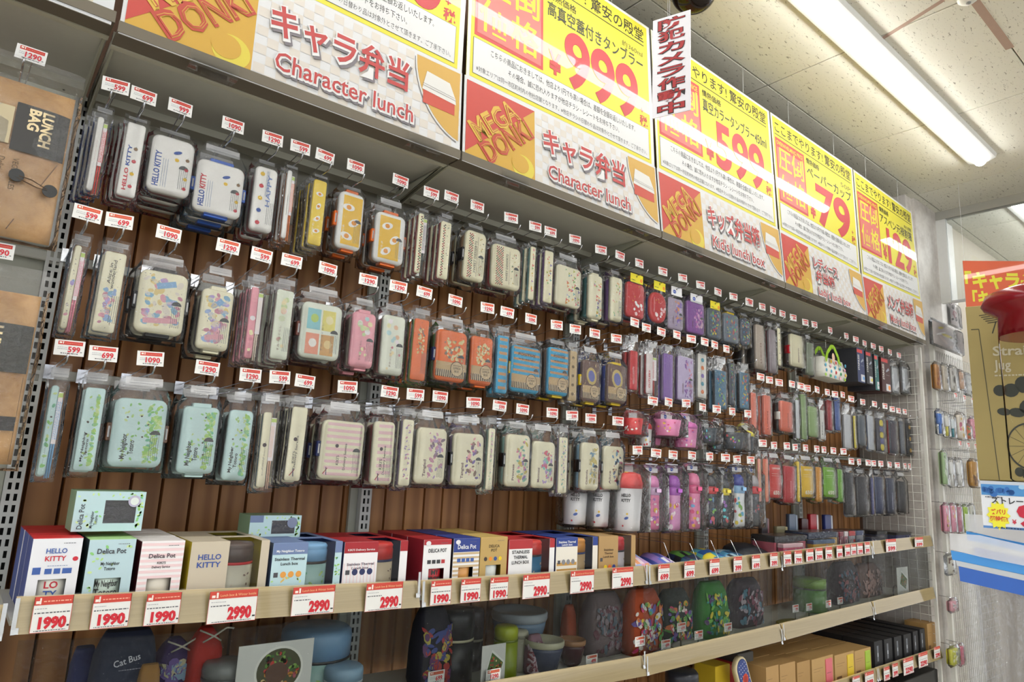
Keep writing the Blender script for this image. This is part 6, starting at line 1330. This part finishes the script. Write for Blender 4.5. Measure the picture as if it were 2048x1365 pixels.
# ================================================================== RIGHT END: grid, post, pillar goods
t = empty('wire_grid', (4.448, 0, .0)); zt = 2.31
MB().box(-.008, .008, -.004, .012, .1, zt + .02, 0, None, .002).build('post', mat('#dedcd4', .35), t)
for i in range(8): b = MB(); y = .045 + i * .047; b.tube([(0, y, .12), (0, y, zt)], .0018, 5); b.build('wire', mat('#d8d6ce', .35), t)
for i in range(44): b = MB(); z = .14 + i * .05; b.tube([(0.003, .01, z), (.003, .385, z)], .0018, 5); b.build('wire', mat('#d8d6ce', .35), t)
tag(t, 'white wire grid panel with a white post closing the shelf end', 'grid')
t = empty('wire_grid', (4.60, -.01, .05))
MB().box(0, .032, -.012, .012, .0, 2.34, 0, None, .002).build('post', mat('#dcdad2', .35), t)
b0 = None
for i in range(26):
    x = .05 + i * .033
    if b0 is None: b = MB(); b.tube([(0, 0, 0), (0, 0, 2.28)], .0018, 5); b0 = b.build('wire', mat('#c8c6be', .35), t, (x, .004, .02)).data
    else: link('wire', b0, t, (x, .004, .02))
b0 = None
for i in range(46):
    if b0 is None: b = MB(); b.tube([(.03, 0, 0), (.92, 0, 0)], .0018, 5); b0 = b.build('wire', mat('#c8c6be', .35), t, (0, .006, .04 + i * .05)).data
    else: link('wire', b0, t, (0, .006, .04 + i * .05))
tag(t, 'white wire grid panel beyond the pillar, full of small hanging goods', 'grid')
def mini(cr, x1, y1, x2, y2, Y, col, label, cat='pack', kind='card', cols=None, nm='blister_pack'):
    x0, xb, z0, z1 = WR(cr, x1, y1, x2, y2, Y); w, h = xb - x0, z1 - z0; t = empty(nm, ((x0 + xb) / 2, Y, z0)); rd = random.Random(int(x1 * 7 + y1))
    if kind == 'card': MB().box(-w / 2, w / 2, 0, .003, 0, h, 0, None, .001).build('backing_card', mat(col, .5), t)
    elif kind == 'scoop':
        b = MB(); slab(b, w * .7, h * .5, .02, w * .2, 0, h * .68, .004); b.build('tool_head', mat(col, .3), t); b = MB(); b.tube([(0, .008, 0), (0, .008, h * .5)], w * .12, 6); b.build('tool_handle', mat((cols or ['white'])[0], .3), t)
    else:
        b = MB(); slab(b, w, h, .03, min(w, h) * .2, 0, h / 2, .004); b.build('pack_body', mat(col, .35), t)
    a = Art(.0004)
    for i in range(9): a.ell(rd.uniform(-w * .38, w * .38), rd.uniform(h * .1, h * .9), rd.uniform(.08, .2) * w, rd.uniform(.04, .12) * h, rd.choice(cols or ['#f0f0ee']), rd.uniform(-.6, .6), 1, 8)
    if kind != 'scoop': a.clip(-w / 2, 0, w / 2, h).build('print', t)
    film_mesh(w, h, .02, .02, .004, 3, 4, 5).build('plastic_bag', FILM, t)
    MB().tube([(0, .01, h + .016), (0, -Y + -.004 if False else .01, h + .017), (0, .012 - Y, h + .02)], .0018, 5).build('hang_wire', CHROME, t)
    tag(t, label, cat, 'small packs on the wire grid beyond the pillar'); return t
SY = -.07
mini('S', 85, 205, 300, 445, SY, '#c8bcb8', 'wide picture card with pale hand tools, top of the far grid', 'card', 'card', ['#f0eeec', '#9a8a84', '#d8c8c0', '#6a6460', '#e0d060'])
mini('S', 205, 90, 285, 265, .02, '#efe6e6', 'upright white picture card behind the wide one', 'card', 'card', ['#d8a8b0', '#8a8284'])
mini('S', 108, 505, 150, 680, SY, '#b87a28', 'amber box on the far grid, second row', 'pack', 'slab', ['#8a3c20'])
mini('S', 160, 515, 205, 690, SY, '#dcd0bc', 'shiny cream pack beside the amber box', 'pack', 'slab', ['#f4ece0'])
mini('S', 212, 530, 268, 695, SY, '#e8e4dc', 'white pack with a round hole, second row of the far grid', 'pack', 'slab', ['#b8b0a4'])
mini('S', 275, 560, 310, 680, SY, '#e2b898', 'small peach pack, second row of the far grid', 'pack', 'slab', ['#f4e0d0'])
mini('S', 318, 580, 375, 725, SY, '#ececea', 'white card with black and white discs', 'pack', 'card', ['#202024', '#d8d8d8'])
mini('S', 125, 830, 165, 985, SY, '#3f78d0', 'blue plastic scoop on the far grid', 'tool', 'scoop', ['#3f78d0'], 'scoop')
mini('S', 172, 850, 210, 1000, SY, '#ecebe4', 'white plastic scoop beside the blue one', 'tool', 'scoop', ['#d8d040'], 'scoop')
mini('S', 214, 870, 250, 1010, SY, '#e4ecf0', 'white and teal tool, third row of the far grid', 'tool', 'scoop', ['#2f8a9a'], 'scoop')
mini('S', 262, 850, 318, 1020, SY, '#f4e8d8', 'cream pack with yellow ends', 'pack', 'slab', ['#f0c030', '#e88aa0'])
mini('S', 322, 930, 358, 1020, SY, '#e0703a', 'orange and green small pack', 'pack', 'slab', ['#3a9a5a'])
mini('S', 355, 880, 398, 1020, SY, '#f0a8b8', 'pink pack, third row of the far grid', 'pack', 'slab', ['#e06a88'])
mini('S', 160, 1110, 195, 1330, SY, '#a8c890', 'pale green long pack, fourth row', 'pack', 'slab', ['#e8f0e0'])
mini('S', 205, 1165, 245, 1340, SY, '#f0f0ee', 'white ladle with black neck, left one', 'tool', 'scoop', ['#e8e8e6'], 'ladle')
mini('S', 252, 1165, 298, 1340, SY, '#f0f0ee', 'white ladle with black neck, right one', 'tool', 'scoop', ['#e8e8e6'], 'ladle')
mini('S', 350, 1170, 415, 1345, SY, '#c8902c', 'amber ribbed pack, fourth row', 'pack', 'slab', ['#e0b050', '#8a5a1c'])
mini('S', 418, 1190, 472, 1260, SY, '#ecebe6', 'white round sponge pack, fourth row', 'pack', 'slab', ['#d8d8d0'])
mini('T', 162, 232, 198, 398, SY, '#f0a0b8', 'pink boxed pack, left of the pink pair', 'pack', 'slab', ['#f0d860', '#fbeef2', '#e86a90'])
mini('T', 205, 232, 242, 400, SY, '#f0a0b8', 'pink boxed pack, right of the pink pair', 'pack', 'slab', ['#f0d860', '#fbeef2', '#e86a90'])
mini('T', 246, 240, 280, 400, SY, '#c87a90', 'dusty rose boxed pack next to the pink pair', 'pack', 'slab', ['#e0a8b8'])
mini('T', 286, 240, 322, 392, SY, '#a8cc48', 'lime green boxed pack', 'pack', 'slab', ['#88b030'])
mini('T', 328, 235, 360, 390, SY, '#d8d8cc', 'grey white boxed pack', 'pack', 'slab', ['#a8a89c'])
mini('T', 178, 560, 232, 665, SY, '#dcd8c8', 'small card with three brown buttons', 'pack', 'card', ['#7a5a44'])
mini('T', 205, 850, 245, 905, SY, '#e8a8b4', 'small pink and white pack low on the far grid', 'pack', 'slab', ['#f8f0f2'])
mini('T', 203, 1160, 258, 1245, SY, '#d8d83a', 'small yellow pack with white top, low on the far grid', 'pack', 'slab', ['#f4f4d0'])
mini('T', 262, 1140, 290, 1250, SY, '#d06a80', 'rose pack beside the yellow one', 'pack', 'slab', ['#e8a0b0'])
for i, (x, y) in enumerate(((238, 722), (298, 738), (355, 758), (415, 775), (268, 1050), (325, 1062), (375, 1070), (432, 1080))):
    p = PY(*px('S', x, y), -.12); t = empty('peg_hook', (p.x, .0, p.z - .03)); MB().tube([(0, 0, 0), (0, -.115, 0), (0, -.122, .014)], .002, 5).build('hook_rod', CHROME, t); c, pr = tag_meshes('399'); c = link('price_card', c, t, (0, -.124, .03)); link('print', pr, c)
    tag(t, 'chrome hook with price card on the far grid, ' + ['upper row first', 'upper row second', 'upper row third', 'upper row last', 'lower row first', 'lower row second', 'lower row third', 'lower row last'][i], 'hook', 'hooks on the far grid')
for i, (z, x0) in enumerate(((2.02, 4.75), (1.55, 4.9), (1.1, 5.1), (.6, 5.1))):   # pale shelving of the next aisle
    t = MB().box(0, 3, 0, .5, 0, .03, 0, None, .003).build('shelf_board', mat('#d8d6cc', .5), None, (6.2, -1.3, z)); tag(t, 'pale shelf board of the next aisle, ' + ['topmost', 'second from top', 'third from top', 'lowest'][i], 'shelf', 'shelf boards of the next aisle')
t = MB().box(0, 3, .5, .53, 0, 2.3).build('aisle_backboard', mat('#55493c', .7), None, (6.2, -1.3, 0)); tag(t, 'dark back panel of the next aisle shelving', 'panel')

# ================================================================== LEFT: brown paper lunch bags
def paperbag(right, top, bottom, W, label, txts, belt, seed, Y=.03):
    tr = PY(*right[0], Y); br = PY(*right[1], Y); x1 = (tr.x + br.x) / 2; z1 = PY(*top, Y).z; z0 = PY(*bottom, Y).z; h = z1 - z0; x0 = x1 - W; t = empty('paper_lunch_bag', (x0, Y, z0)); rd = random.Random(seed); n = 10
    b = MB(); vs = []
    for s in (0, 1):
        for j in range(n + 1):
            for i in range(n + 1):
                u, v = i / n, j / n; e = (1 - abs(2 * u - 1) ** 6) * (1 - abs(2 * v - 1) ** 6); y = (-.012 * e if s == 0 else .05 + .01 * e) + rd.uniform(-.0009, .0009) * (e > 0.01)
                if e < .01: y = .018
                vs.append((W * u, y, h * v))
    k = (n + 1) ** 2; fs = []
    for j in range(n):
        for i in range(n):
            q = (j * (n + 1) + i, j * (n + 1) + i + 1, (j + 1) * (n + 1) + i + 1, (j + 1) * (n + 1) + i); fs += [q, tuple(z + k for z in q[::-1])]
    b.add(vs, fs, 0, None, True).build('paper_body', CRUMP, t)
    a = Art(.0005); mp = lambda u, v, kk: V(u, -.012 * (1 - abs(2 * u / W - 1) ** 6) * (1 - abs(2 * v / h - 1) ** 6) - kk - .004, v)
    txts(a, W, h); a.build('print', t, mp=mp)
    if belt: belt(t, W, h)
    f = film_mesh(W, h, .04, .05, .012, seed, 9, 12, W / 2 + .01).build('plastic_bag', FILM, t); f.location = (W / 2, -.012, 0)
    tag(t, label, 'bag', 'brown paper lunch bags'); return t, x0, z0, z1
def t1(a, W, h):
    a.grid(W * .62, h * .52, W - .004, h * .83, '#2e2c2a'); a.text('LUNCH', W * .80, h * .81, .019, '#d8c49a', .04, -90, w=.075, k=2); a.text('BAG', W * .71, h * .81, .019, '#d8c49a', .04, -90, w=.046, k=2)
    a.grid(W * .02, h * .55, W * .61, h * .79, '#b3a585'); a.fine(W * .1, h * .7, W * .4, '#c87a60', .003, 2); a.fine(W * .1, h * .64, W * .4, '#c87a60', .003, 2)
    a.text('VEGETABLES', W * .66, h * .47, .010, '#5c4a34', 0, -90, w=.066, k=2); a.text('Delicious', W * .57, h * .46, .010, '#5c4a34', 0, -90, w=.045, k=2)
    a.ell(W * .2, h * .25, .03, .03, '#7a68b0', .2, 1, 12); a.line(W * .95, h * .5, W * .7, h * .0 + .01, .0016, '#6a4a2c', 1)
def bt1(t, W, h):
    for (x, z) in ((W * .70, h * .36), (W * .93, h * .31)):
        b = MB(); b.lathe([(.013, 0), (.013, .003), (.004, .003), (.004, .0035)], 18, sm=False); o = b.build('string_button', mat('#161616', .4), t, (x, -.022, z)); o.rotation_euler = (math.pi / 2, 0, 0)
    MB().tube([(W * .70, -.024, h * .36), (W * .8, -.026, h * .35), (W * .93, -.024, h * .31), (W * .84, -.026, h * .31), (W * .70, -.024, h * .345)], .0011, 5).build('string', mat('#4a3420', .8), t)
def t2(a, W, h):
    a.grid(W * .45, h * .52, W - .004, h * .80, '#35342e'); a.text('LUNCH', W * .70, h * .78, .022, '#d8c49a', .04, -90, w=.085, k=2); a.text('TOTE', W * .58, h * .78, .022, '#d8c49a', .04, -90, w=.06, k=2)
    a.grid(W * .3, h * .19, W * .97, h * .27, '#231f1c')
    a.line(W * .97, h * .5, W * .97, h * .02, .001, '#7a5a34', 1)
tb, xb0, zb0, zb1 = paperbag(((150, 215), (100, 485)), (110, 180), (60, 480), .25, 'brown paper lunch bag with string buttons and dark LUNCH BAG label', t1, bt1, 3)
tb2, xc0, zc0, zc1 = paperbag(((80, 610), (20, 960)), (75, 590), (10, 930), .25, 'brown paper bag with dark label, hanging below the buttoned one', t2, None, 5)
p = PY(*px('A', 170, 300), .045); hook(p.x - .01, p.x, p.z, '1290', 'hook with 1290 card above the upper paper bag')
p = PY(8, 503, .045); hook(p.x - .02, p.x - .01, p.z, '1290', 'hook with cut off card above the lower paper bag')

# ================================================================== CEILING FITTINGS AND HANGING SIGNS
c = PZ(1388, -2, 3.30); t = empty('dome_camera', (c.x, c.y, CZ)); R_ = .088
MB().lathe([(.001, -.03), (.11, -.03), (.115, -.015), (.115, 0)], 28).build('ceiling_base', mat('#cfcac4', .4), t)
b = MB(); b.lathe([(R_ * math.sin(a) + .0005, -.045 - R_ * .95 * math.cos(a) + 0) for a in [math.pi / 2 * i / 10 for i in range(11)]], 28); b.build('mirror_dome', mat('#2a2320', .06, .65, 'smoked_mirror'), t)
tag(t, 'smoked mirror camera dome on the ceiling above the hanging notice', 'camera')
def hang(tl, tr, bl, z, H, art, W0, label, nm, cat):
    A_ = PZ(*tl, z); B_ = PZ(*tr, z); d = (B_ - A_); W = d.length; an = math.atan2(d.y, d.x); t = empty(nm, A_, (0, 0, an)); MB().box(0, W, 0, .002, -H, 0).build('board', mat('#eceaf0', .3), t)
    art(W, H).build('print', t, mt=INKG)
    for x in ((W * .4, W * .45) if nm == 'hanging_notice' else (.01, W - .01)): MB().tube([(x, .001, -.012), (x, .001, CZ - z)], .0007, 4).build('hanging_thread', mat('#e8e8ec', .3), t)
    tag(t, label, cat); return t
def art_n(W, H):
    a = Art(.0004)
    for i, ch in enumerate('防犯カメラ作動中'):
        y = -H + H * (.875 - .122 * i) - .002; a.text(ch, W * .5, y, H * .105, '#241016', .055, 0, w=W * .74, al='c', k=2, sh=.0); a.text(ch, W * .5, y + .001, H * .100, '#d0262e', .022, 0, w=W * .70, al='c', k=3)
    return a
d1 = ray(1306, 42); d2 = ray(1301, 239); k = 1.75; A_ = CP + d1 * k; H_ = A_.z - (CP + d2 * ((A_.x - CP.x) / d2.x)).z
hang((1306, 42), (1381, 19), (1301, 239), A_.z, H_, art_n, 1, 'white vertical notice with red lettering hanging from the ceiling in front of the yellow posters', 'hanging_notice', 'sign')
d1 = ray(1925, 522); k = (4.5 - CP.x) / d1.x; A_ = CP + d1 * k; H_ = A_.z - (CP + ray(1936, 720) * k).z
def art_p(W, H):
    a = Art(.0006); a.rect(0, -H * .52, W, 0, '#e8602e', 1); s = W / .62
    a.text('「キャラ弁」', .005, -H * .29, H * .17, '#f4ea2c', .05, 0, w=W * .98, k=2); a.text('「キャラ弁当箱', .04, -H * .47, H * .15, '#f4ea2c', .05, 0, w=W * .98, k=2)
    for i, ch in enumerate('大お自'): a.text(ch, .07, -H * (.67 + .16 * i), H * .11, '#e0522c', .04, 0, k=2)
    for i in range(3): a.fine(.2, -H * (.6 + .16 * i), W * .6, '#e0522c', .03, 2)
    return a
hang((1925, 522), (2085, 523), None, A_.z, H_, art_p, 1, 'orange and white poster with yellow lettering hanging by threads beyond the pillar', 'hanging_poster', 'poster')
for pts, l in (((1760, 80, 1887, 0), 'brown paper tape strip on a ceiling joint, running toward the sprinkler'), ((1945, -4, 2020, 97), 'wider brown paper tape strip on the ceiling, right of the sprinkler')):
    a_ = PZ(pts[0], pts[1], CZ); b_ = PZ(pts[2], pts[3], CZ); d = (b_ - a_); n = V(-d.y, d.x, 0).normalized() * (.010 if 'wider' not in l else .016); n.z = 0
    MBt = MB(); MBt.add([a_ - n, b_ - n, b_ + n, a_ + n, *[q - V(0, 0, .0008) for q in (a_ - n, b_ - n, b_ + n, a_ + n)]], [(0, 1, 2, 3), (7, 6, 5, 4), (0, 4, 5, 1), (2, 6, 7, 3), (1, 5, 6, 2), (3, 7, 4, 0)]); tag(MBt.build('paper_tape', mat('#b59a8c', .8)), l, 'tape', 'paper tape on the ceiling')
c = PZ(1936, -4, CZ); t = empty('smoke_detector', c); MB().lathe([(.001, -.022), (.022, -.02), (.036, -.008), (.038, 0)], 20).build('detector_body', mat('#dcdad2', .4), t); MB().lathe([(.001, -.026), (.008, -.025), (.010, -.021)], 12).build('sensor_tip', mat('#8a8a88', .4), t); tag(t, 'small round detector on the ceiling at the top edge', 'detector')

# ================================================================== FOREGROUND DISPLAY AT THE RIGHT
_r = ray(1990, 900); AN = math.atan2(-_r.x, _r.y); FU = V(math.cos(AN), math.sin(AN), 0); FN = V(-math.sin(AN), math.cos(AN), 0)
def PF(x, y, D): d = ray(x, y); return CP + d * (D / d.dot(FN))
def loc(P, O): d = P - O; return d.dot(FU), d.z
# kraft jar box
D = 1.20; O = PF(1958, 960, D); T = PF(1955, 612, D); h = T.z - O.z; t = empty('straight_jug_box', O, (0, 0, AN)); W = .17
t.name = 'kraft_jug_box'; MB().box(0, W * .8, 0, .11, 0, h, 0, None, .001).build('carton', mat('#a8965c', .6), t)
a = Art(.0004); a.line(.030, .0, .018, h * .86, .0011, '#3c3a28', 1); a.line(.018, h * .86, .006, h * .86, .0011, '#3c3a28', 1)
for i in range(5): a.line(.02 + .003 * i, h * (.94 - .012 * i), .085 - .004 * i, h * (.955 - .012 * i), .0012, '#3c3a28', 1)
a.line(.045, h * .9, .038, h * .83, .002, '#3c3a28', 1); a.line(.05, h * .84, .09, h * .85, .0016, '#3c3a28', 1)
a.text('Straight', .036, h * .70, h * .055, '#c8c0a4', .02, 0, w=.085, k=2); a.text('Jug', .036, h * .62, h * .055, '#c8c0a4', .02, 0, k=2); a.fine(.036, h * .585, .08, '#c8c0a4', .002, 2)
for (x, z, rx, rz, ro) in ((.042, .50, .010, .0075, 0), (.058, .50, .012, .009, .1), (.076, .53, .012, .011, 0), (.09, .52, .010, .009, 0), (.045, .38, .010, .005, -.1), (.064, .375, .012, .006, -.1), (.08, .41, .013, .009, .5), (.082, .36, .009, .009, 0), (.06, .05, .007, .006, 0), (.075, .04, .012, .010, 0), (.09, .0, 0, 0, 0)):
    if rx: a.ell(x, h * z, rx, rz * 1.1, '#2f3226', ro, 1, 14)
cx, cz, rr = .078, h * .19, .032
for i in range(28):
    q = 2 * math.pi * i / 28; q2 = 2 * math.pi * (i + 1) / 28
    a.line(cx + rr * math.cos(q), cz + rr * math.sin(q), cx + rr * math.cos(q2), cz + rr * math.sin(q2), .0024, '#33352a', 2)
    if i % 2 == 0: a.line(cx, cz, cx + rr * math.cos(q), cz + rr * math.sin(q), .0005, '#33352a', 1)
a.ell(cx, cz, .005, .005, '#33352a', 0, 3, 12); a.rect(.094, 0, W, h * .75, '#d8882c', 1); a.sx(.80).build('print', t)
tag(t, 'tall kraft jug box with dark leaf and wheel drawings, at the right edge in front', 'box')
# red lidded drinking jar beside it
D = 1.10; cen = PF(2080, 622, D); r = .064; zb_ = PF(2050, 965, D).z; t = empty('drinking_jar', (cen.x, cen.y, zb_)); hz = cen.z - zb_
MB().lathe([(r * .70, 0), (r * .74, .004), (r * .74, hz - .03), (r * .72, hz - .025)], 30).build('glass_body', film_mat('jar_plastic', (1, 1, 1), .0, 0, .0, .03, 1.03), t)
MB().lathe([(r * .74, hz - .034), (r * .72, hz - .006), (r * .95, hz + .004), (r, hz + .010), (r * .92, hz + .022), (r * .6, hz + .030), (.001, hz + .031)], 34).build('lid', mat('#8c1420', .2), t)
b = MB(); b.tube([(-r * .56, -.02, 0), (-r * .60, -.022, hz * .6), (-r * .62, -.024, hz - .04)], .0042, 8); b.build('straw', mat('#c8a0a0', .3), t)
tag(t, 'clear drinking jar with dark red lid and pink straw at the right edge', 'jar')
# price sign
D = .97; O = PF(1967, 1056, D); T = PF(1965, 962, D); h = T.z - O.z; W = .15; t = empty('price_sign', O, (0, 0, AN)); MB().box(0, W * .68, 0, .002, 0, h, 0, None, .0006).build('card', mat('#eef0f4', .3), t)
a = Art(.0004); a.rect(.001, h * .70, W - .001, h * .93, '#4f93d0', 1); rd = random.Random(3)
for i in range(12): a.ell(rd.uniform(.004, .05), h * rd.uniform(.72, .84), rd.uniform(.002, .006), h * .06, '#2f6cb8', 0, 2, 8)
for i in range(9): a.ell(rd.uniform(.045, .1), h * rd.uniform(.76, .9), rd.uniform(.003, .007), h * .05, '#a8d0ec', 0, 2, 8)
a.rect(0, h * .93, W, h, '#c8d0dc', 1); a.text('ストレートジャー', .014, h * .52, h * .15, '#26262a', .02, 0, w=.088, k=2); a.fine(.006, h * .66, .024, '#5a5a60', .0012, 2)
st = [(.022 + (.0165 if i % 2 == 0 else .0125) * math.cos(math.pi * i / 12), h * .28 + (.0165 if i % 2 == 0 else .0125) * math.sin(math.pi * i / 12)) for i in range(24)]
a.poly(st, '#f6ee3a', 2); a.text('ズバリ', .022, h * .30, h * .11, '#d84a2a', .03, 0, w=.02, al='c', k=3); a.text('超特価!', .022, h * .16, h * .10, '#d84a2a', .03, 0, w=.024, al='c', k=3)
a.text('¥', .040, h * .12, h * .09, '#d03048', .03, 0, w=.006, k=2); a.text('980', .047, h * .10, h * .42, '#c8203c', .05, 0, w=.075, k=2); a.rect(0, 0, W, h * .05, '#5a8ac8', 1); a.fine(.02, h * .025, .05, '#26304a', .0012, 2)
a.sx(.68).build('print', t); tag(t, 'small price sign with blue picture strip and yellow starburst', 'sign')
# rack: board behind the sign that carries box and jar, on one post out of frame
zt_ = PF(1967, 962, 1.2).z; zt_ = min(PF(1958, 960, 1.20).z, PF(2050, 965, 1.10).z) - .001
t = empty('display_rack', PF(2000, 980, 1.07), (0, 0, AN)); t.location.z = zt_ - .02; o = t.location
MB().box(-.004, .4, .02, .26, .0, .019, 0, None, .002).build('rack_shelf', mat('#d0cec4', .4), t); MB().box(.3, .34, .1, .14, -t.location.z, 0).build('rack_post', mat('#b8b6ac', .4), t); MB().box(.1, .6, -.1, .4, -t.location.z, -t.location.z + .03).build('rack_base', mat('#b8b6ac', .4), t)
MB().tube([(.055, .02, -.004), (.055, -.10, -.004), (.055, -.105, .006)], .002, 6).build('rack_hook', CHROME, t)
tag(t, 'pale display rack board behind the small price sign, at the right edge', 'rack')
# zip bags
def zipbag(D, dx, dy, sc, label, seed):
    pts = {k_: PF(x + dx, y + dy, D) for k_, (x, y) in dict(tl=(1898, 1092), tr=(2110, 1130), bl=(1945, 1480), br=(2110, 1500)).items()}; O = pts['tl'].copy(); t = empty('zip_bag_pack', O, (0, 0, AN))
    def q(x, y, off=0.): u, z = loc(PF(x + dx, y + dy, D), O); return (u, off, z)
    rd = random.Random(seed); n, m = 16, 12; vs = []
    for j in range(m + 1):
        for i in range(n + 1):
            u, v = i / n, j / m; xl = 1898 + 52 * v ** .7; x = xl + (2115 - xl) * u; y = 1072 + 40 * u + (1500 - 1072) * v; p = q(x, y); vs.append((p[0], .012 * math.sin(u * 26 + seed + v * 2) * min(1, v * 3) + rd.uniform(-.003, .003), p[2]))
    b = MB(); fs = [(j * (n + 1) + i, (j + 1) * (n + 1) + i, (j + 1) * (n + 1) + i + 1, j * (n + 1) + i + 1) for j in range(m) for i in range(n)]; b.add(vs, fs, 0, None, True)
    b.build('clear_pouch', film_mat('smoky_clear_film', (.88, .88, .90), .10, .5, .05), t)
    for (y0, y1, c, nm_) in ((1100, 1118, '#3f95e0', 'zip_rail'), (1119, 1130, '#c8ccd0', 'clear_rail'), (1131, 1160, '#2a62c0', 'zip_rail')):
        A1, A2, B1, B2 = q(1903 + (y0 - 1100) * .5, y0, -.016), q(2112, y0 + 42, -.016), q(1906 + (y0 - 1100) * .5, y1, -.016), q(2112, y1 + 44, -.016); b = MB(); sh = lambda P, d_: (P[0], P[1] + d_, P[2])
        b.add([A1, A2, B2, B1, sh(A1, .006), sh(A2, .006), sh(B2, .006), sh(B1, .006)], [(3, 2, 1, 0), (0, 1, 5, 4), (2, 3, 7, 6), (4, 5, 6, 7), (1, 2, 6, 5), (3, 0, 4, 7)]); b.build(nm_, mat(c, .25), t)
    b = MB(); W2 = q(2110, 1080)[0]; b.add([q(1900, 1066, -.01), q(1960, 1070, -.014), q(2110, 1105, -.012), q(2110, 1142, -.018), q(1960, 1112, -.018), q(1902, 1098, -.014)], [(0, 1, 4, 5), (1, 2, 3, 4)], 0, None, True); b.build('folded_top_film', HEADF, t)
    tag(t, label, 'bag', 'clear zip bags on the foreground rack'); return t
zipbag(.98, 0, 0, 1, 'clear bag pack with two blue zip rails, nearest at the lower right', 1)
zipbag(1.07, 30, -38, 1, 'second clear zip bag pack peeking above the nearest one', 4)
